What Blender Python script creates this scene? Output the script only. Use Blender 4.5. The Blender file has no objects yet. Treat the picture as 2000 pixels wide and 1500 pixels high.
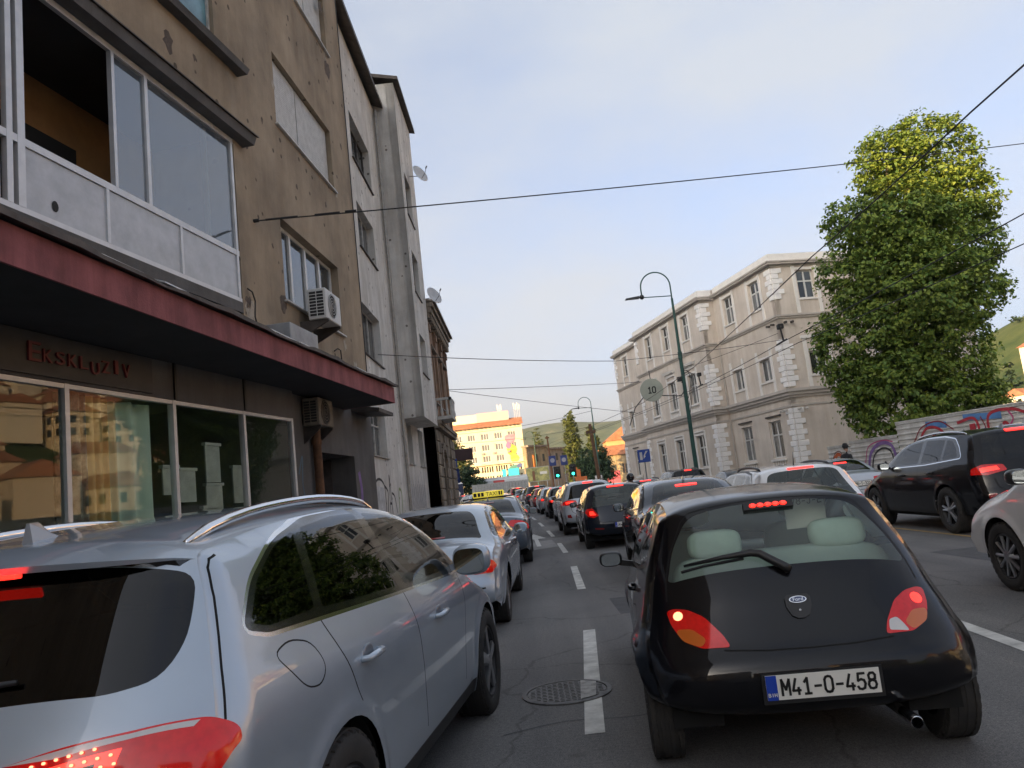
import bpy, math, random
import numpy as np
from mathutils import Vector, Matrix
from mathutils.geometry import delaunay_2d_cdt
R = math.radians
rng = np.random.default_rng(7); random.seed(7)
SC = bpy.context.scene
COL = SC.collection
# ---------------- camera, sky, sun, exposure ----------------
cam = bpy.data.cameras.new('camera'); cam.lens = 27.0; cam.sensor_width = 36.0; cam.clip_end = 20000; cam.clip_start = 0.05
co = bpy.data.objects.new('camera', cam); COL.objects.link(co)
_p, _r = R(8.084), R(6.413)
_f = Vector((0, math.cos(_p), math.sin(_p))); _u = Vector((0, -math.sin(_p), math.cos(_p))); _x = Vector((1, 0, 0))
_R = _x*math.cos(_r)-_u*math.sin(_r); _U = _x*math.sin(_r)+_u*math.cos(_r)
co.matrix_world = Matrix(((_R.x, _U.x, -_f.x, 0), (_R.y, _U.y, -_f.y, 0), (_R.z, _U.z, -_f.z, 1.4936), (0, 0, 0, 1)))
SC.camera = co
SUN_EL, SUN_AZ = R(9.0), R(42)      # sun stands low behind the camera, to its left
w = bpy.data.worlds.new('World'); SC.world = w; w.use_nodes = True
nt = w.node_tree; nt.nodes.clear()
wo = nt.nodes.new('ShaderNodeOutputWorld'); bg = nt.nodes.new('ShaderNodeBackground'); sky = nt.nodes.new('ShaderNodeTexSky')
sky.sky_type = 'NISHITA'; sky.sun_disc = False; sky.sun_elevation = SUN_EL; sky.sun_rotation = math.pi+SUN_AZ
sky.air_density = .55; sky.dust_density = 10.0; sky.ozone_density = 1.6; sky.altitude = 500
# thin high clouds: a veil mixed over the clear sky
tc = nt.nodes.new('ShaderNodeTexCoord'); mp = nt.nodes.new('ShaderNodeMapping'); mp.inputs['Scale'].default_value = (1.0, 1.0, 2.2); mp.inputs['Location'].default_value = (3.9, 0, 0)
nz = nt.nodes.new('ShaderNodeTexNoise'); nz.inputs['Scale'].default_value = 1.6; nz.inputs['Detail'].default_value = 7; nz.inputs['Roughness'].default_value = .55
rp_ = nt.nodes.new('ShaderNodeValToRGB'); rp_.color_ramp.elements[0].position = .40; rp_.color_ramp.elements[0].color = (.28, .28, .28, 1); rp_.color_ramp.elements[1].position = .66; rp_.color_ramp.elements[1].color = (.82, .82, .82, 1)
mx = nt.nodes.new('ShaderNodeMix'); mx.data_type = 'RGBA'
nt.links.new(tc.outputs['Generated'], mp.inputs[0]); nt.links.new(mp.outputs[0], nz.inputs['Vector']); nt.links.new(nz.outputs[0], rp_.inputs[0])
sx_ = nt.nodes.new('ShaderNodeSeparateXYZ'); nt.links.new(tc.outputs['Generated'], sx_.inputs[0])
vr = nt.nodes.new('ShaderNodeValToRGB'); ve = vr.color_ramp.elements      # the veil is peach at the horizon, grey blue above
ve[0].position = 0.; ve[0].color = (.98, .86, .76, 1); ve[1].position = .55; ve[1].color = (.82, .87, .92, 1); v2 = ve.new(.14); v2.color = (.86, .87, .88, 1)
nt.links.new(sx_.outputs[2], vr.inputs[0]); vm = nt.nodes.new('ShaderNodeMix'); vm.data_type = 'RGBA'; vm.blend_type = 'MULTIPLY'; vm.inputs[0].default_value = 1.; nt.links.new(vr.outputs[0], vm.inputs[6]); vm.inputs[7].default_value = (1.55, 1.55, 1.55, 1); vm.clamp_result = False
nt.links.new(rp_.outputs[0], mx.inputs[0]); hs = nt.nodes.new('ShaderNodeHueSaturation'); hs.inputs['Saturation'].default_value = .9; nt.links.new(sky.outputs[0], hs.inputs['Color']); nt.links.new(hs.outputs[0], mx.inputs[6]); nt.links.new(vm.outputs[2], mx.inputs[7])
nt.links.new(mx.outputs[2], bg.inputs[0]); bg.inputs[1].default_value = 0.13; nt.links.new(bg.outputs[0], wo.inputs[0])
sl = bpy.data.lights.new('sun', 'SUN'); sl.energy = 2.7; sl.angle = R(.6); sl.color = (1.0, .64, .28)
so = bpy.data.objects.new('sun', sl); COL.objects.link(so); so.location = (-40, -40, 30)
_sd = Vector((math.sin(SUN_AZ)*math.cos(SUN_EL), math.cos(SUN_AZ)*math.cos(SUN_EL), -math.sin(SUN_EL)))   # travel direction of the light
so.rotation_euler = _sd.to_track_quat('-Z', 'Y').to_euler()
SC.view_settings.view_transform = 'Standard'; SC.view_settings.look = 'None'; SC.view_settings.gamma = 1; SC.view_settings.use_curve_mapping = False
SC.view_settings.exposure = 2.15

# ---------------- materials ----------------
MATS = {}
def nd(t, typ, **kw):
    n = t.nodes.new(typ)
    for k, v in kw.items(): setattr(n, k, v)
    return n
def mat(name, col=(.5, .5, .5), rough=.6, metal=0., spec=.5, coat=0., coatr=.03, var=0., vs=3., bump=0., bs=40., streak=0., emit=None, es=0., trans=0., lining=None, col2=None, rv=0., sheen=0):
    if name in MATS: return MATS[name]
    m = bpy.data.materials.new(name); MATS[name] = m; m.use_nodes = True; t = m.node_tree
    b = t.nodes['Principled BSDF']; L = t.links.new
    c4 = (*col, 1); b.inputs['Base Color'].default_value = c4; b.inputs['Roughness'].default_value = rough; b.inputs['Metallic'].default_value = metal
    b.inputs['Specular IOR Level'].default_value = spec; b.inputs['Coat Weight'].default_value = coat; b.inputs['Coat Roughness'].default_value = coatr
    if trans: b.inputs['Transmission Weight'].default_value = trans
    if emit: b.inputs['Emission Color'].default_value = (*emit, 1); b.inputs['Emission Strength'].default_value = es
    src = None
    if var or streak or bump or rv:
        g = nd(t, 'ShaderNodeNewGeometry')
    if var or streak:
        n1 = nd(t, 'ShaderNodeTexNoise'); n1.inputs['Scale'].default_value = vs; n1.inputs['Detail'].default_value = 8; n1.inputs['Roughness'].default_value = .62
        L(g.outputs['Position'], n1.inputs['Vector'])
        r1 = nd(t, 'ShaderNodeValToRGB'); r1.color_ramp.elements[0].position = .3; r1.color_ramp.elements[1].position = .72
        d = col2 if col2 else tuple(c*(1-var) for c in col); u = tuple(min(1, c*(1+var*.5)) for c in col)
        r1.color_ramp.elements[0].color = (*d, 1); r1.color_ramp.elements[1].color = (*u, 1)
        L(n1.outputs[0], r1.inputs[0]); src = r1.outputs[0]
        if streak:
            mp = nd(t, 'ShaderNodeMapping'); mp.inputs['Scale'].default_value = (1, 1, .12); L(g.outputs['Position'], mp.inputs[0])
            n2 = nd(t, 'ShaderNodeTexNoise'); n2.inputs['Scale'].default_value = 2.6; n2.inputs['Detail'].default_value = 7; n2.inputs['Roughness'].default_value = .7; L(mp.outputs[0], n2.inputs['Vector'])
            r2 = nd(t, 'ShaderNodeValToRGB'); r2.color_ramp.elements[0].position = .36; r2.color_ramp.elements[1].position = .62
            k = 1-streak; r2.color_ramp.elements[0].color = (k, k*.97, k*.93, 1); r2.color_ramp.elements[1].color = (1, 1, 1, 1); L(n2.outputs[0], r2.inputs[0])
            mm = nd(t, 'ShaderNodeMix', data_type='RGBA', blend_type='MULTIPLY'); mm.inputs[0].default_value = 1; L(src, mm.inputs[6]); L(r2.outputs[0], mm.inputs[7]); src = mm.outputs[2]
    if rv:
        n3 = nd(t, 'ShaderNodeTexNoise'); n3.inputs['Scale'].default_value = vs*2.3; n3.inputs['Detail'].default_value = 5; L(g.outputs['Position'], n3.inputs['Vector'])
        mr = nd(t, 'ShaderNodeMapRange'); mr.inputs[3].default_value = max(0, rough-rv); mr.inputs[4].default_value = min(1, rough+rv); mr.inputs[1].default_value = .3; mr.inputs[2].default_value = .7
        L(n3.outputs[0], mr.inputs[0]); L(mr.outputs[0], b.inputs['Roughness'])
    if bump:
        n4 = nd(t, 'ShaderNodeTexNoise'); n4.inputs['Scale'].default_value = bs; n4.inputs['Detail'].default_value = 6; n4.inputs['Roughness'].default_value = .65; L(g.outputs['Position'], n4.inputs['Vector'])
        bp = nd(t, 'ShaderNodeBump'); bp.inputs['Strength'].default_value = bump; bp.inputs['Distance'].default_value = .02; L(n4.outputs[0], bp.inputs['Height']); L(bp.outputs[0], b.inputs['Normal'])
    if lining:      # panel painted outside, trim cloth inside
        g2 = nd(t, 'ShaderNodeNewGeometry'); ml = nd(t, 'ShaderNodeMix', data_type='RGBA'); L(g2.outputs['Backfacing'], ml.inputs[0])
        if src: L(src, ml.inputs[6])
        else: ml.inputs[6].default_value = c4
        ml.inputs[7].default_value = (*lining, 1); src = ml.outputs[2]
        for nm, v, vi in (('Metallic', metal, 0), ('Coat Weight', coat, 0), ('Roughness', rough, .9)):
            if nm == 'Roughness' and rv: continue
            q = nd(t, 'ShaderNodeMapRange'); q.inputs[3].default_value = v; q.inputs[4].default_value = vi; L(g2.outputs['Backfacing'], q.inputs[0]); L(q.outputs[0], b.inputs[nm])
    if src: L(src, b.inputs['Base Color'])
    return m
def glass(name, tint=(.5, .55, .55), ior=1.5, rough=.0, refl=1.0, haze=0., hcol=(.5, .55, .55)):
    if name in MATS: return MATS[name]
    m = bpy.data.materials.new(name); MATS[name] = m; m.use_nodes = True; t = m.node_tree; t.nodes.clear(); L = t.links.new
    o = nd(t, 'ShaderNodeOutputMaterial'); tr = nd(t, 'ShaderNodeBsdfTransparent'); tr.inputs[0].default_value = (*tint, 1)
    gl = nd(t, 'ShaderNodeBsdfGlossy'); gl.inputs['Roughness'].default_value = rough; gl.inputs[0].default_value = (refl, refl, refl, 1)
    fr = nd(t, 'ShaderNodeFresnel'); fr.inputs[0].default_value = ior
    mxs = nd(t, 'ShaderNodeMixShader'); L(fr.outputs[0], mxs.inputs[0]); L(gl.outputs[0], mxs.inputs[2])
    if haze:
        df = nd(t, 'ShaderNodeBsdfDiffuse'); df.inputs[0].default_value = (*hcol, 1); m2 = nd(t, 'ShaderNodeMixShader'); m2.inputs[0].default_value = haze
        L(tr.outputs[0], m2.inputs[1]); L(df.outputs[0], m2.inputs[2]); L(m2.outputs[0], mxs.inputs[1])
    else: L(tr.outputs[0], mxs.inputs[1])
    L(mxs.outputs[0], o.inputs[0]); return m

# ---------------- objects ----------------
def tag(o, label=None, cat=None, group=None, kind=None):
    if label: o['label'] = label
    if cat: o['category'] = cat
    if group: o['group'] = group
    if kind: o['kind'] = kind
    return o
def empty(name, loc=(0, 0, 0), rz=0., label=None, cat=None, group=None):
    o = bpy.data.objects.new(name, None); o.empty_display_size = .2; COL.objects.link(o); o.location = loc; o.rotation_euler = (0, 0, rz)
    return tag(o, label, cat, group)
def mesh_obj(name, V, F, mats, parent=None, smooth=False, mi=None, normals=None, loc=None, me=None):
    if me is None:
        me = bpy.data.meshes.new(name)
        me.from_pydata([tuple(v) for v in V] if not isinstance(V, np.ndarray) else V.tolist(), [], F if not isinstance(F, np.ndarray) else F.tolist())
        for m in (mats if isinstance(mats, (list, tuple)) else [mats]): me.materials.append(m)
        if mi is not None: me.polygons.foreach_set('material_index', np.asarray(mi, dtype=np.int32))
        if smooth: me.polygons.foreach_set('use_smooth', np.ones(len(me.polygons), dtype=bool))
        if normals is not None: me.normals_split_custom_set_from_vertices(normals.tolist() if isinstance(normals, np.ndarray) else normals)
        me.update()
    o = bpy.data.objects.new(name, me); COL.objects.link(o)
    if parent: o.parent = parent
    if loc: o.location = loc
    return o
def copy_tree(o, parent=None):
    c = o.copy(); COL.objects.link(c); c.parent = parent
    for ch in o.children: copy_tree(ch, c)
    return c
def auto_smooth(o, ang=40):
    # sharp edges where faces meet at more than ang
    me = o.data; me.polygons.foreach_set('use_smooth', np.ones(len(me.polygons), dtype=bool))
    me.set_sharp_from_angle(angle=R(ang)); return o
class MB:
    def __init__(s): s.V = []; s.F = []; s.MI = []; s.cur = 0
    def add(s, V, F):
        n = len(s.V); s.V += [tuple(v) for v in V]; s.F += [tuple(i+n for i in f) for f in F]; s.MI += [s.cur]*len(F); return s
    def m(s, i): s.cur = i; return s
    def box(s, x0, x1, y0, y1, z0, z1): return s.hexa([(x0, y0, z0), (x1, y0, z0), (x1, y1, z0), (x0, y1, z0), (x0, y0, z1), (x1, y0, z1), (x1, y1, z1), (x0, y1, z1)])
    def hexa(s, P): return s.add(P, [(0, 3, 2, 1), (4, 5, 6, 7), (0, 1, 5, 4), (1, 2, 6, 5), (2, 3, 7, 6), (3, 0, 4, 7)])
    def cbox(s, x0, x1, y0, y1, z0, z1, c):       # box with chamfered edges (each face inset by c)
        X, Y, Z = (x0, x1), (y0, y1), (z0, z1); V = []; idx = {}
        for i in (0, 1):
            for j in (0, 1):
                for k in (0, 1):
                    sx, sy, sz = (1-2*i)*c, (1-2*j)*c, (1-2*k)*c
                    for a, p in enumerate(((X[i], Y[j]+sy, Z[k]+sz), (X[i]+sx, Y[j], Z[k]+sz), (X[i]+sx, Y[j]+sy, Z[k]))): idx[i, j, k, a] = len(V); V.append(p)
        F = []
        q = [(0, 0), (1, 0), (1, 1), (0, 1)]
        for i in (0, 1):
            f = [idx[i, a, b, 0] for a, b in q]; F.append(f if i else f[::-1]); f = [idx[a, i, b, 1] for a, b in q]; F.append(f[::-1] if i else f); f = [idx[a, b, i, 2] for a, b in q]; F.append(f if i else f[::-1])
        for a in (0, 1):
            for b in (0, 1):
                F.append([idx[a, b, 0, 0], idx[a, b, 1, 0], idx[a, b, 1, 1], idx[a, b, 0, 1]]); F.append([idx[a, 0, b, 0], idx[a, 1, b, 0], idx[a, 1, b, 2], idx[a, 0, b, 2]]); F.append([idx[0, a, b, 1], idx[1, a, b, 1], idx[1, a, b, 2], idx[0, a, b, 2]])
        for k in [(i, j, l) for i in (0, 1) for j in (0, 1) for l in (0, 1)]: F.append([idx[(*k, 0)], idx[(*k, 1)], idx[(*k, 2)]])
        return s.add(V, F)
    def beam(s, a, b, w, h, up=(0, 0, 1)):         # box along a->b, section w x h
        a, b = Vector(a), Vector(b); d = (b-a).normalized(); u = Vector(up); x = d.cross(u)
        if x.length < 1e-4: x = d.cross(Vector((1, 0, 0)))
        x.normalize(); u = x.cross(d)
        P = [a+x*i*w/2+u*j*h/2 for i, j in ((-1, -1), (1, -1))]+[b+x*i*w/2+u*j*h/2 for i, j in ((1, -1), (-1, -1))]+[a+x*i*w/2+u*j*h/2 for i, j in ((-1, 1), (1, 1))]+[b+x*i*w/2+u*j*h/2 for i, j in ((1, 1), (-1, 1))]
        return s.hexa(P)
    def tube(s, pts, r, n=8, caps=True):
        pts = [Vector(p) for p in pts]; rs = r if isinstance(r, (list, tuple)) else [r]*len(pts); V = []; F = []; px = None
        for i, p in enumerate(pts):
            d = (pts[min(i+1, len(pts)-1)]-pts[max(i-1, 0)]).normalized()
            if px is None: px = d.orthogonal().normalized()
            px = (px-d*px.dot(d)).normalized(); py = d.cross(px)
            V += [p+(px*math.cos(2*math.pi*k/n)+py*math.sin(2*math.pi*k/n))*rs[i] for k in range(n)]
        for i in range(len(pts)-1): F += [(i*n+k, i*n+(k+1) % n, (i+1)*n+(k+1) % n, (i+1)*n+k) for k in range(n)]
        if caps: F += [tuple(range(n))[::-1], tuple((len(pts)-1)*n+k for k in range(n))]
        return s.add(V, F)
    def lathe(s, prof, n=24, axis='z', c=(0, 0, 0)):    # prof: (radius, height)
        V = []; F = []
        for r, h in prof:
            for k in range(n):
                a = 2*math.pi*k/n; p = (r*math.cos(a), r*math.sin(a), h)
                if axis == 'x': p = (h, p[0], p[1])
                if axis == 'y': p = (p[0], h, p[1])
                V.append((p[0]+c[0], p[1]+c[1], p[2]+c[2]))
        for i in range(len(prof)-1): F += [(i*n+k, i*n+(k+1) % n, (i+1)*n+(k+1) % n, (i+1)*n+k) for k in range(n)]
        return s.add(V, F)
    def prism(s, poly, a, b):                          # poly of 3D points, extruded by vector a..b
        a, b = Vector(a), Vector(b); n = len(poly); P = [Vector(p) for p in poly]
        return s.add([p+a for p in P]+[p+b for p in P], [tuple(range(n))[::-1], tuple(range(n, 2*n))]+[(i, (i+1) % n, n+(i+1) % n, n+i) for i in range(n)])
    def ell(s, c, r, nu=16, nv=10, e=1.0):             # (super)ellipsoid
        V = []; F = []; f = lambda v: math.copysign(abs(v)**e, v)
        for j in range(nv+1):
            t = math.pi*j/nv-math.pi/2
            for i in range(nu):
                a = 2*math.pi*i/nu; V.append((c[0]+r[0]*f(math.cos(t))*f(math.cos(a)), c[1]+r[1]*f(math.cos(t))*f(math.sin(a)), c[2]+r[2]*f(math.sin(t))))
        for j in range(nv): F += [(j*nu+i, j*nu+(i+1) % nu, (j+1)*nu+(i+1) % nu, (j+1)*nu+i) for i in range(nu)]
        return s.add(V, F)
    def obj(s, name, mats, parent=None, smooth=False, ang=None, loc=None):
        ml = mats if isinstance(mats, (list, tuple)) else [mats]
        o = mesh_obj(name, s.V, s.F, ml, parent, smooth, s.MI if len(ml) > 1 else None, loc=loc)
        if ang: auto_smooth(o, ang)
        return o
# texts become meshes, once, while the scene is still empty
TXT = {}
def make_texts(strings):
    obs = []
    for t, bold in strings:
        c = bpy.data.curves.new('t', 'FONT'); c.body = t; c.size = 1; c.align_x = 'CENTER'; c.align_y = 'CENTER'; c.resolution_u = 3; c.extrude = .004; c.offset = 0
        o = bpy.data.objects.new('t', c); COL.objects.link(o); obs.append((t, o, c))
    bpy.context.view_layer.update(); dg = bpy.context.evaluated_depsgraph_get()
    for t, o, c in obs:
        me = o.evaluated_get(dg).to_mesh(); V = np.array([v.co[:] for v in me.vertices]); F = [tuple(p.vertices) for p in me.polygons]
        w = V[:, :2].max(0)-V[:, :2].min(0); V[:, :2] -= (V[:, :2].max(0)+V[:, :2].min(0))/2; TXT[t] = (V, F, w)
    for t, o, c in obs: bpy.data.objects.remove(o); bpy.data.curves.remove(c)
def text_obj(name, t, m, parent, loc, w, h, right=(1, 0, 0), up=(0, 0, 1), depth=.003):
    V, F, s = TXT[t]; right = Vector(right); up = Vector(up); n = right.cross(up); L_ = Vector(loc)
    P = [L_+right*(v[0]*w/s[0])+up*(v[1]*h/s[1])+n*(v[2]/.004*depth) for v in V]
    return mesh_obj(name, P, F, m, parent)
GL = {'M': [[(0, 0), (0, 1), (.5, .35), (1, 1), (1, 0)]], '4': [[(.75, 0), (.75, .42)], [(.45, 1), (0, .25), (1, .25)]], '1': [[(.15, .75), (.55, 1), (.55, 0)], [(.15, 0), (.95, 0)]], '-': [[(.1, .45), (.9, .45)]], 'O': [[(.5, 0), (.2, .03), (0, .2), (0, .8), (.2, .97), (.5, 1), (.8, .97), (1, .8), (1, .2), (.8, .03), (.5, 0)]],
 '5': [[(.95, 1), (.15, 1), (.08, .55), (.5, .63), (.85, .56), (1, .35), (.85, .07), (.5, 0), (.15, .04), (0, .18)]], '8': [[(.5, .54), (.12, .62), (.08, .85), (.3, .99), (.7, .99), (.92, .85), (.88, .62), (.5, .54), (.1, .45), (0, .25), (.15, .04), (.5, 0), (.85, .04), (1, .25), (.9, .45), (.5, .54)]], 'T': [[(0, 1), (1, 1)], [(.5, 1), (.5, 0)]], 'A': [[(0, 0), (.5, 1), (1, 0)], [(.2, .33), (.8, .33)]],
 '9': [[(.1, .1), (.4, 0), (.75, .12), (1, .6), (.9, .9), (.5, 1), (.1, .9), (0, .68), (.15, .48), (.5, .42), (.85, .5), (1, .65)]], '6': [[(.9, .9), (.6, 1), (.25, .88), (0, .4), (.1, .1), (.5, 0), (.9, .1), (1, .32), (.85, .52), (.5, .58), (.15, .5), (0, .35)]], '3': [[(.05, .85), (.3, 1), (.7, 1), (.95, .8), (.8, .57), (.45, .54), (.85, .48), (1, .25), (.8, .03), (.3, 0), (0, .15)]], '2': [[(.05, .8), (.25, 1), (.75, 1), (.98, .8), (.85, .5), (0, 0), (1, 0)]], '7': [[(0, 1), (1, 1), (.35, 0)]], 'J': [[(.8, 1), (.8, .2), (.6, 0), (.2, 0), (0, .2)]], 'E': [[(1, 1), (0, 1), (0, 0), (1, 0)], [(0, .52), (.8, .52)]], 'K': [[(0, 0), (0, 1)], [(.95, 1), (0, .42)], [(.3, .6), (1, 0)]], 'B': [[(0, 0), (0, 1), (.6, 1), (.9, .8), (.6, .54), (0, .54)], [(.6, .54), (1, .27), (.65, 0), (0, 0)]], 'I': [[(.5, 0), (.5, 1)]], 'H': [[(0, 0), (0, 1)], [(1, 0), (1, 1)], [(0, .5), (1, .5)]]}
GL['0'] = GL['O']; GL['X'] = [[(0, 0), (1, 1)], [(0, 1), (1, 0)]]
def plate_text(name, t, m, parent, c, w, h, sw, depth=.002):
    b = MB(); n = len(t); adv = w/n; gw = adv*.70
    for i, ch in enumerate(t):
        x0 = c[0]-w/2+adv*(i+.15)
        for l in GL[ch]:
            P = [(x0+x*gw, c[2]-h/2+sw/2+y*(h-sw)) for x, y in l]
            for (ax, az), (bx, bz) in zip(P[:-1], P[1:]):
                L_ = math.hypot(bx-ax, bz-az) or 1e-6; ux, uz = (bx-ax)/L_, (bz-az)/L_; e = sw*.32; ax_, az_, bx_, bz_ = ax-ux*e, az-uz*e, bx+ux*e, bz+uz*e; nx, nz = -uz*sw/2, ux*sw/2; q = [(ax_+nx, az_+nz), (ax_-nx, az_-nz), (bx_-nx, bz_-nz), (bx_+nx, bz_+nz)]
                b.add([(x, c[1]-depth, z) for x, z in q], [(0, 1, 2, 3)])
    return b.obj(name, m, parent)
make_texts([('TAXI', 2), ('Ford', 0), ('V', 2), ('W', 2), ('E', 0), ('K', 0), ('S', 0), ('L', 0), ('U', 0), ('Z', 0), ('I', 0)])
# ---------------- car bodies ----------------
def pip(P, poly):
    x, y = P[:, 0], P[:, 1]; q = np.asarray(poly, float); inside = np.zeros(len(P), bool); j = len(q)-1
    for i in range(len(q)):
        xi, yi = q[i]; xj, yj = q[j]
        c = ((yi > y) != (yj > y)); 
        with np.errstate(divide='ignore', invalid='ignore'): c &= x < (xj-xi)*(y-yi)/((yj-yi) if yj != yi else 1e-12)+xi
        inside ^= c; j = i
    return inside
def seg_dist(P, A, B):
    d = B-A; L2 = (d**2).sum(1)+1e-12; best = np.full(len(P), 1e9); bi = np.zeros(len(P), int); bt = np.zeros(len(P))
    for k in range(0, len(P), 4000):
        p = P[k:k+4000, None, :]; t = np.clip(((p-A[None])*d[None]).sum(2)/L2[None], 0, 1); q = A[None]+t[..., None]*d[None]; D = ((p-q)**2).sum(2)
        i = D.argmin(1); r = np.arange(len(i)); best[k:k+4000] = np.sqrt(D[r, i]); bi[k:k+4000] = i; bt[k:k+4000] = t[r, i]
    return best, bi, bt
def resample(poly, ds, closed=True):
    q = np.asarray(poly, float); 
    if closed: q = np.vstack([q, q[:1]])
    out = []
    for a, b in zip(q[:-1], q[1:]):
        n = max(1, int(math.ceil(np.linalg.norm(b-a)/ds))); out += [a+(b-a)*k/n for k in range(n)]
    if not closed: out.append(q[-1])
    return np.array(out)
def rpoly(pts, r, n=5):        # polygon with rounded corners; r number or list
    q = [np.array(p, float) for p in pts]; out = []; m = len(q)
    for i in range(m):
        a, b, c = q[i-1], q[i], q[(i+1) % m]; rr = r[i] if isinstance(r, (list, tuple)) else r
        la, lc = np.linalg.norm(a-b), np.linalg.norm(c-b); k = min(rr, la*.48, lc*.48)
        if k < 1e-4: out.append(b); continue
        p0, p2 = b+(a-b)/la*k, b+(c-b)/lc*k
        for t in np.linspace(0, 1, n): out.append((1-t)**2*p0+2*t*(1-t)*b+t*t*p2)
    return np.array(out)
def offset_poly(q, e):         # positive e grows (any orientation)
    q = np.asarray(q, float); a = np.roll(q, 1, 0); b = np.roll(q, -1, 0); area = (q[:, 0]*b[:, 1]-b[:, 0]*q[:, 1]).sum()
    t1 = q-a; t2 = b-q; t1 /= np.linalg.norm(t1, axis=1)[:, None]+1e-9; t2 /= np.linalg.norm(t2, axis=1)[:, None]+1e-9
    n = np.stack([t1[:, 1]+t2[:, 1], -(t1[:, 0]+t2[:, 0])], 1); n /= np.linalg.norm(n, axis=1)[:, None]+1e-9
    return q+n*e*(1 if area > 0 else -1)
def line_poly(pts, w):         # thin closed band along a polyline
    q = np.asarray(pts, float); t = np.gradient(q, axis=0); t /= np.linalg.norm(t, axis=1)[:, None]+1e-9; n = np.stack([-t[:, 1], t[:, 0]], 1)
    return np.vstack([q+n*w/2, (q-n*w/2)[::-1]])
def catmull(pts, ds):
    q = np.asarray(pts, float); P = np.vstack([2*q[0]-q[1], q, 2*q[-1]-q[-2]]); out = []
    for i in range(1, len(P)-2):
        p0, p1, p2, p3 = P[i-1:i+3]; n = max(2, int(np.linalg.norm((p2-p1)[:2])/ds))
        t0 = 0.; t1 = t0+np.linalg.norm((p1-p0)[:2])**.5; t2 = t1+np.linalg.norm((p2-p1)[:2])**.5; t3 = t2+np.linalg.norm((p3-p2)[:2])**.5
        for t in np.linspace(t1, t2, n, endpoint=False):
            a1 = (t1-t)/(t1-t0)*p0+(t-t0)/(t1-t0)*p1; a2 = (t2-t)/(t2-t1)*p1+(t-t1)/(t2-t1)*p2; a3 = (t3-t)/(t3-t2)*p2+(t-t2)/(t3-t2)*p3
            b1 = (t2-t)/(t2-t0)*a1+(t-t0)/(t2-t0)*a2; b2 = (t3-t)/(t3-t1)*a2+(t-t1)/(t3-t1)*a3; out.append((t2-t)/(t2-t1)*b1+(t-t1)/(t2-t1)*b2)
    out.append(P[-2]); return np.array(out)
def cdt(border, holes, regions, sp):
    """triangulate border minus holes; returns 2D verts, faces, region index per face (-1 = base)"""
    polys = [resample(border, sp)]+[resample(h, sp*.7) for h in holes]+[resample(q, sp*.9) for _, q in regions]
    pts = []; E = []
    for q in polys:
        n = len(pts); pts += q.tolist(); E += [(n+i, n+(i+1) % len(q)) for i in range(len(q))]
    A = np.array([pts[a] for a, b in E]); B = np.array([pts[b] for a, b in E])
    b = np.asarray(border); lo, hi = b.min(0), b.max(0); h = sp*.87
    gy = np.arange(lo[1]+h*.5, hi[1], h); G = []
    for j, y in enumerate(gy): G.append(np.stack([np.arange(lo[0]+(sp*.5 if j % 2 else 0), hi[0], sp), np.full(len(np.arange(lo[0]+(sp*.5 if j % 2 else 0), hi[0], sp)), y)], 1))
    G = np.vstack(G); G = G[pip(G, border)]
    for q in holes: G = G[~pip(G, q)]
    d, _, _ = seg_dist(G, A, B); G = G[d > sp*.45]
    V, _, Fc, *_ = delaunay_2d_cdt([Vector(p) for p in pts]+[Vector(p) for p in G.tolist()], E, [], 0, 1e-6)
    V = np.array([v[:] for v in V]); F = np.array([f for f in Fc if len(f) == 3], int)
    C = V[F].mean(1); keep = pip(C, border)
    for q in holes: keep &= ~pip(C, q)
    F = F[keep]; C = C[keep]; reg = np.full(len(F), -1)
    for i, (_, q) in enumerate(regions): reg[pip(C, q)] = i
    return V, F, reg
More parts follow.
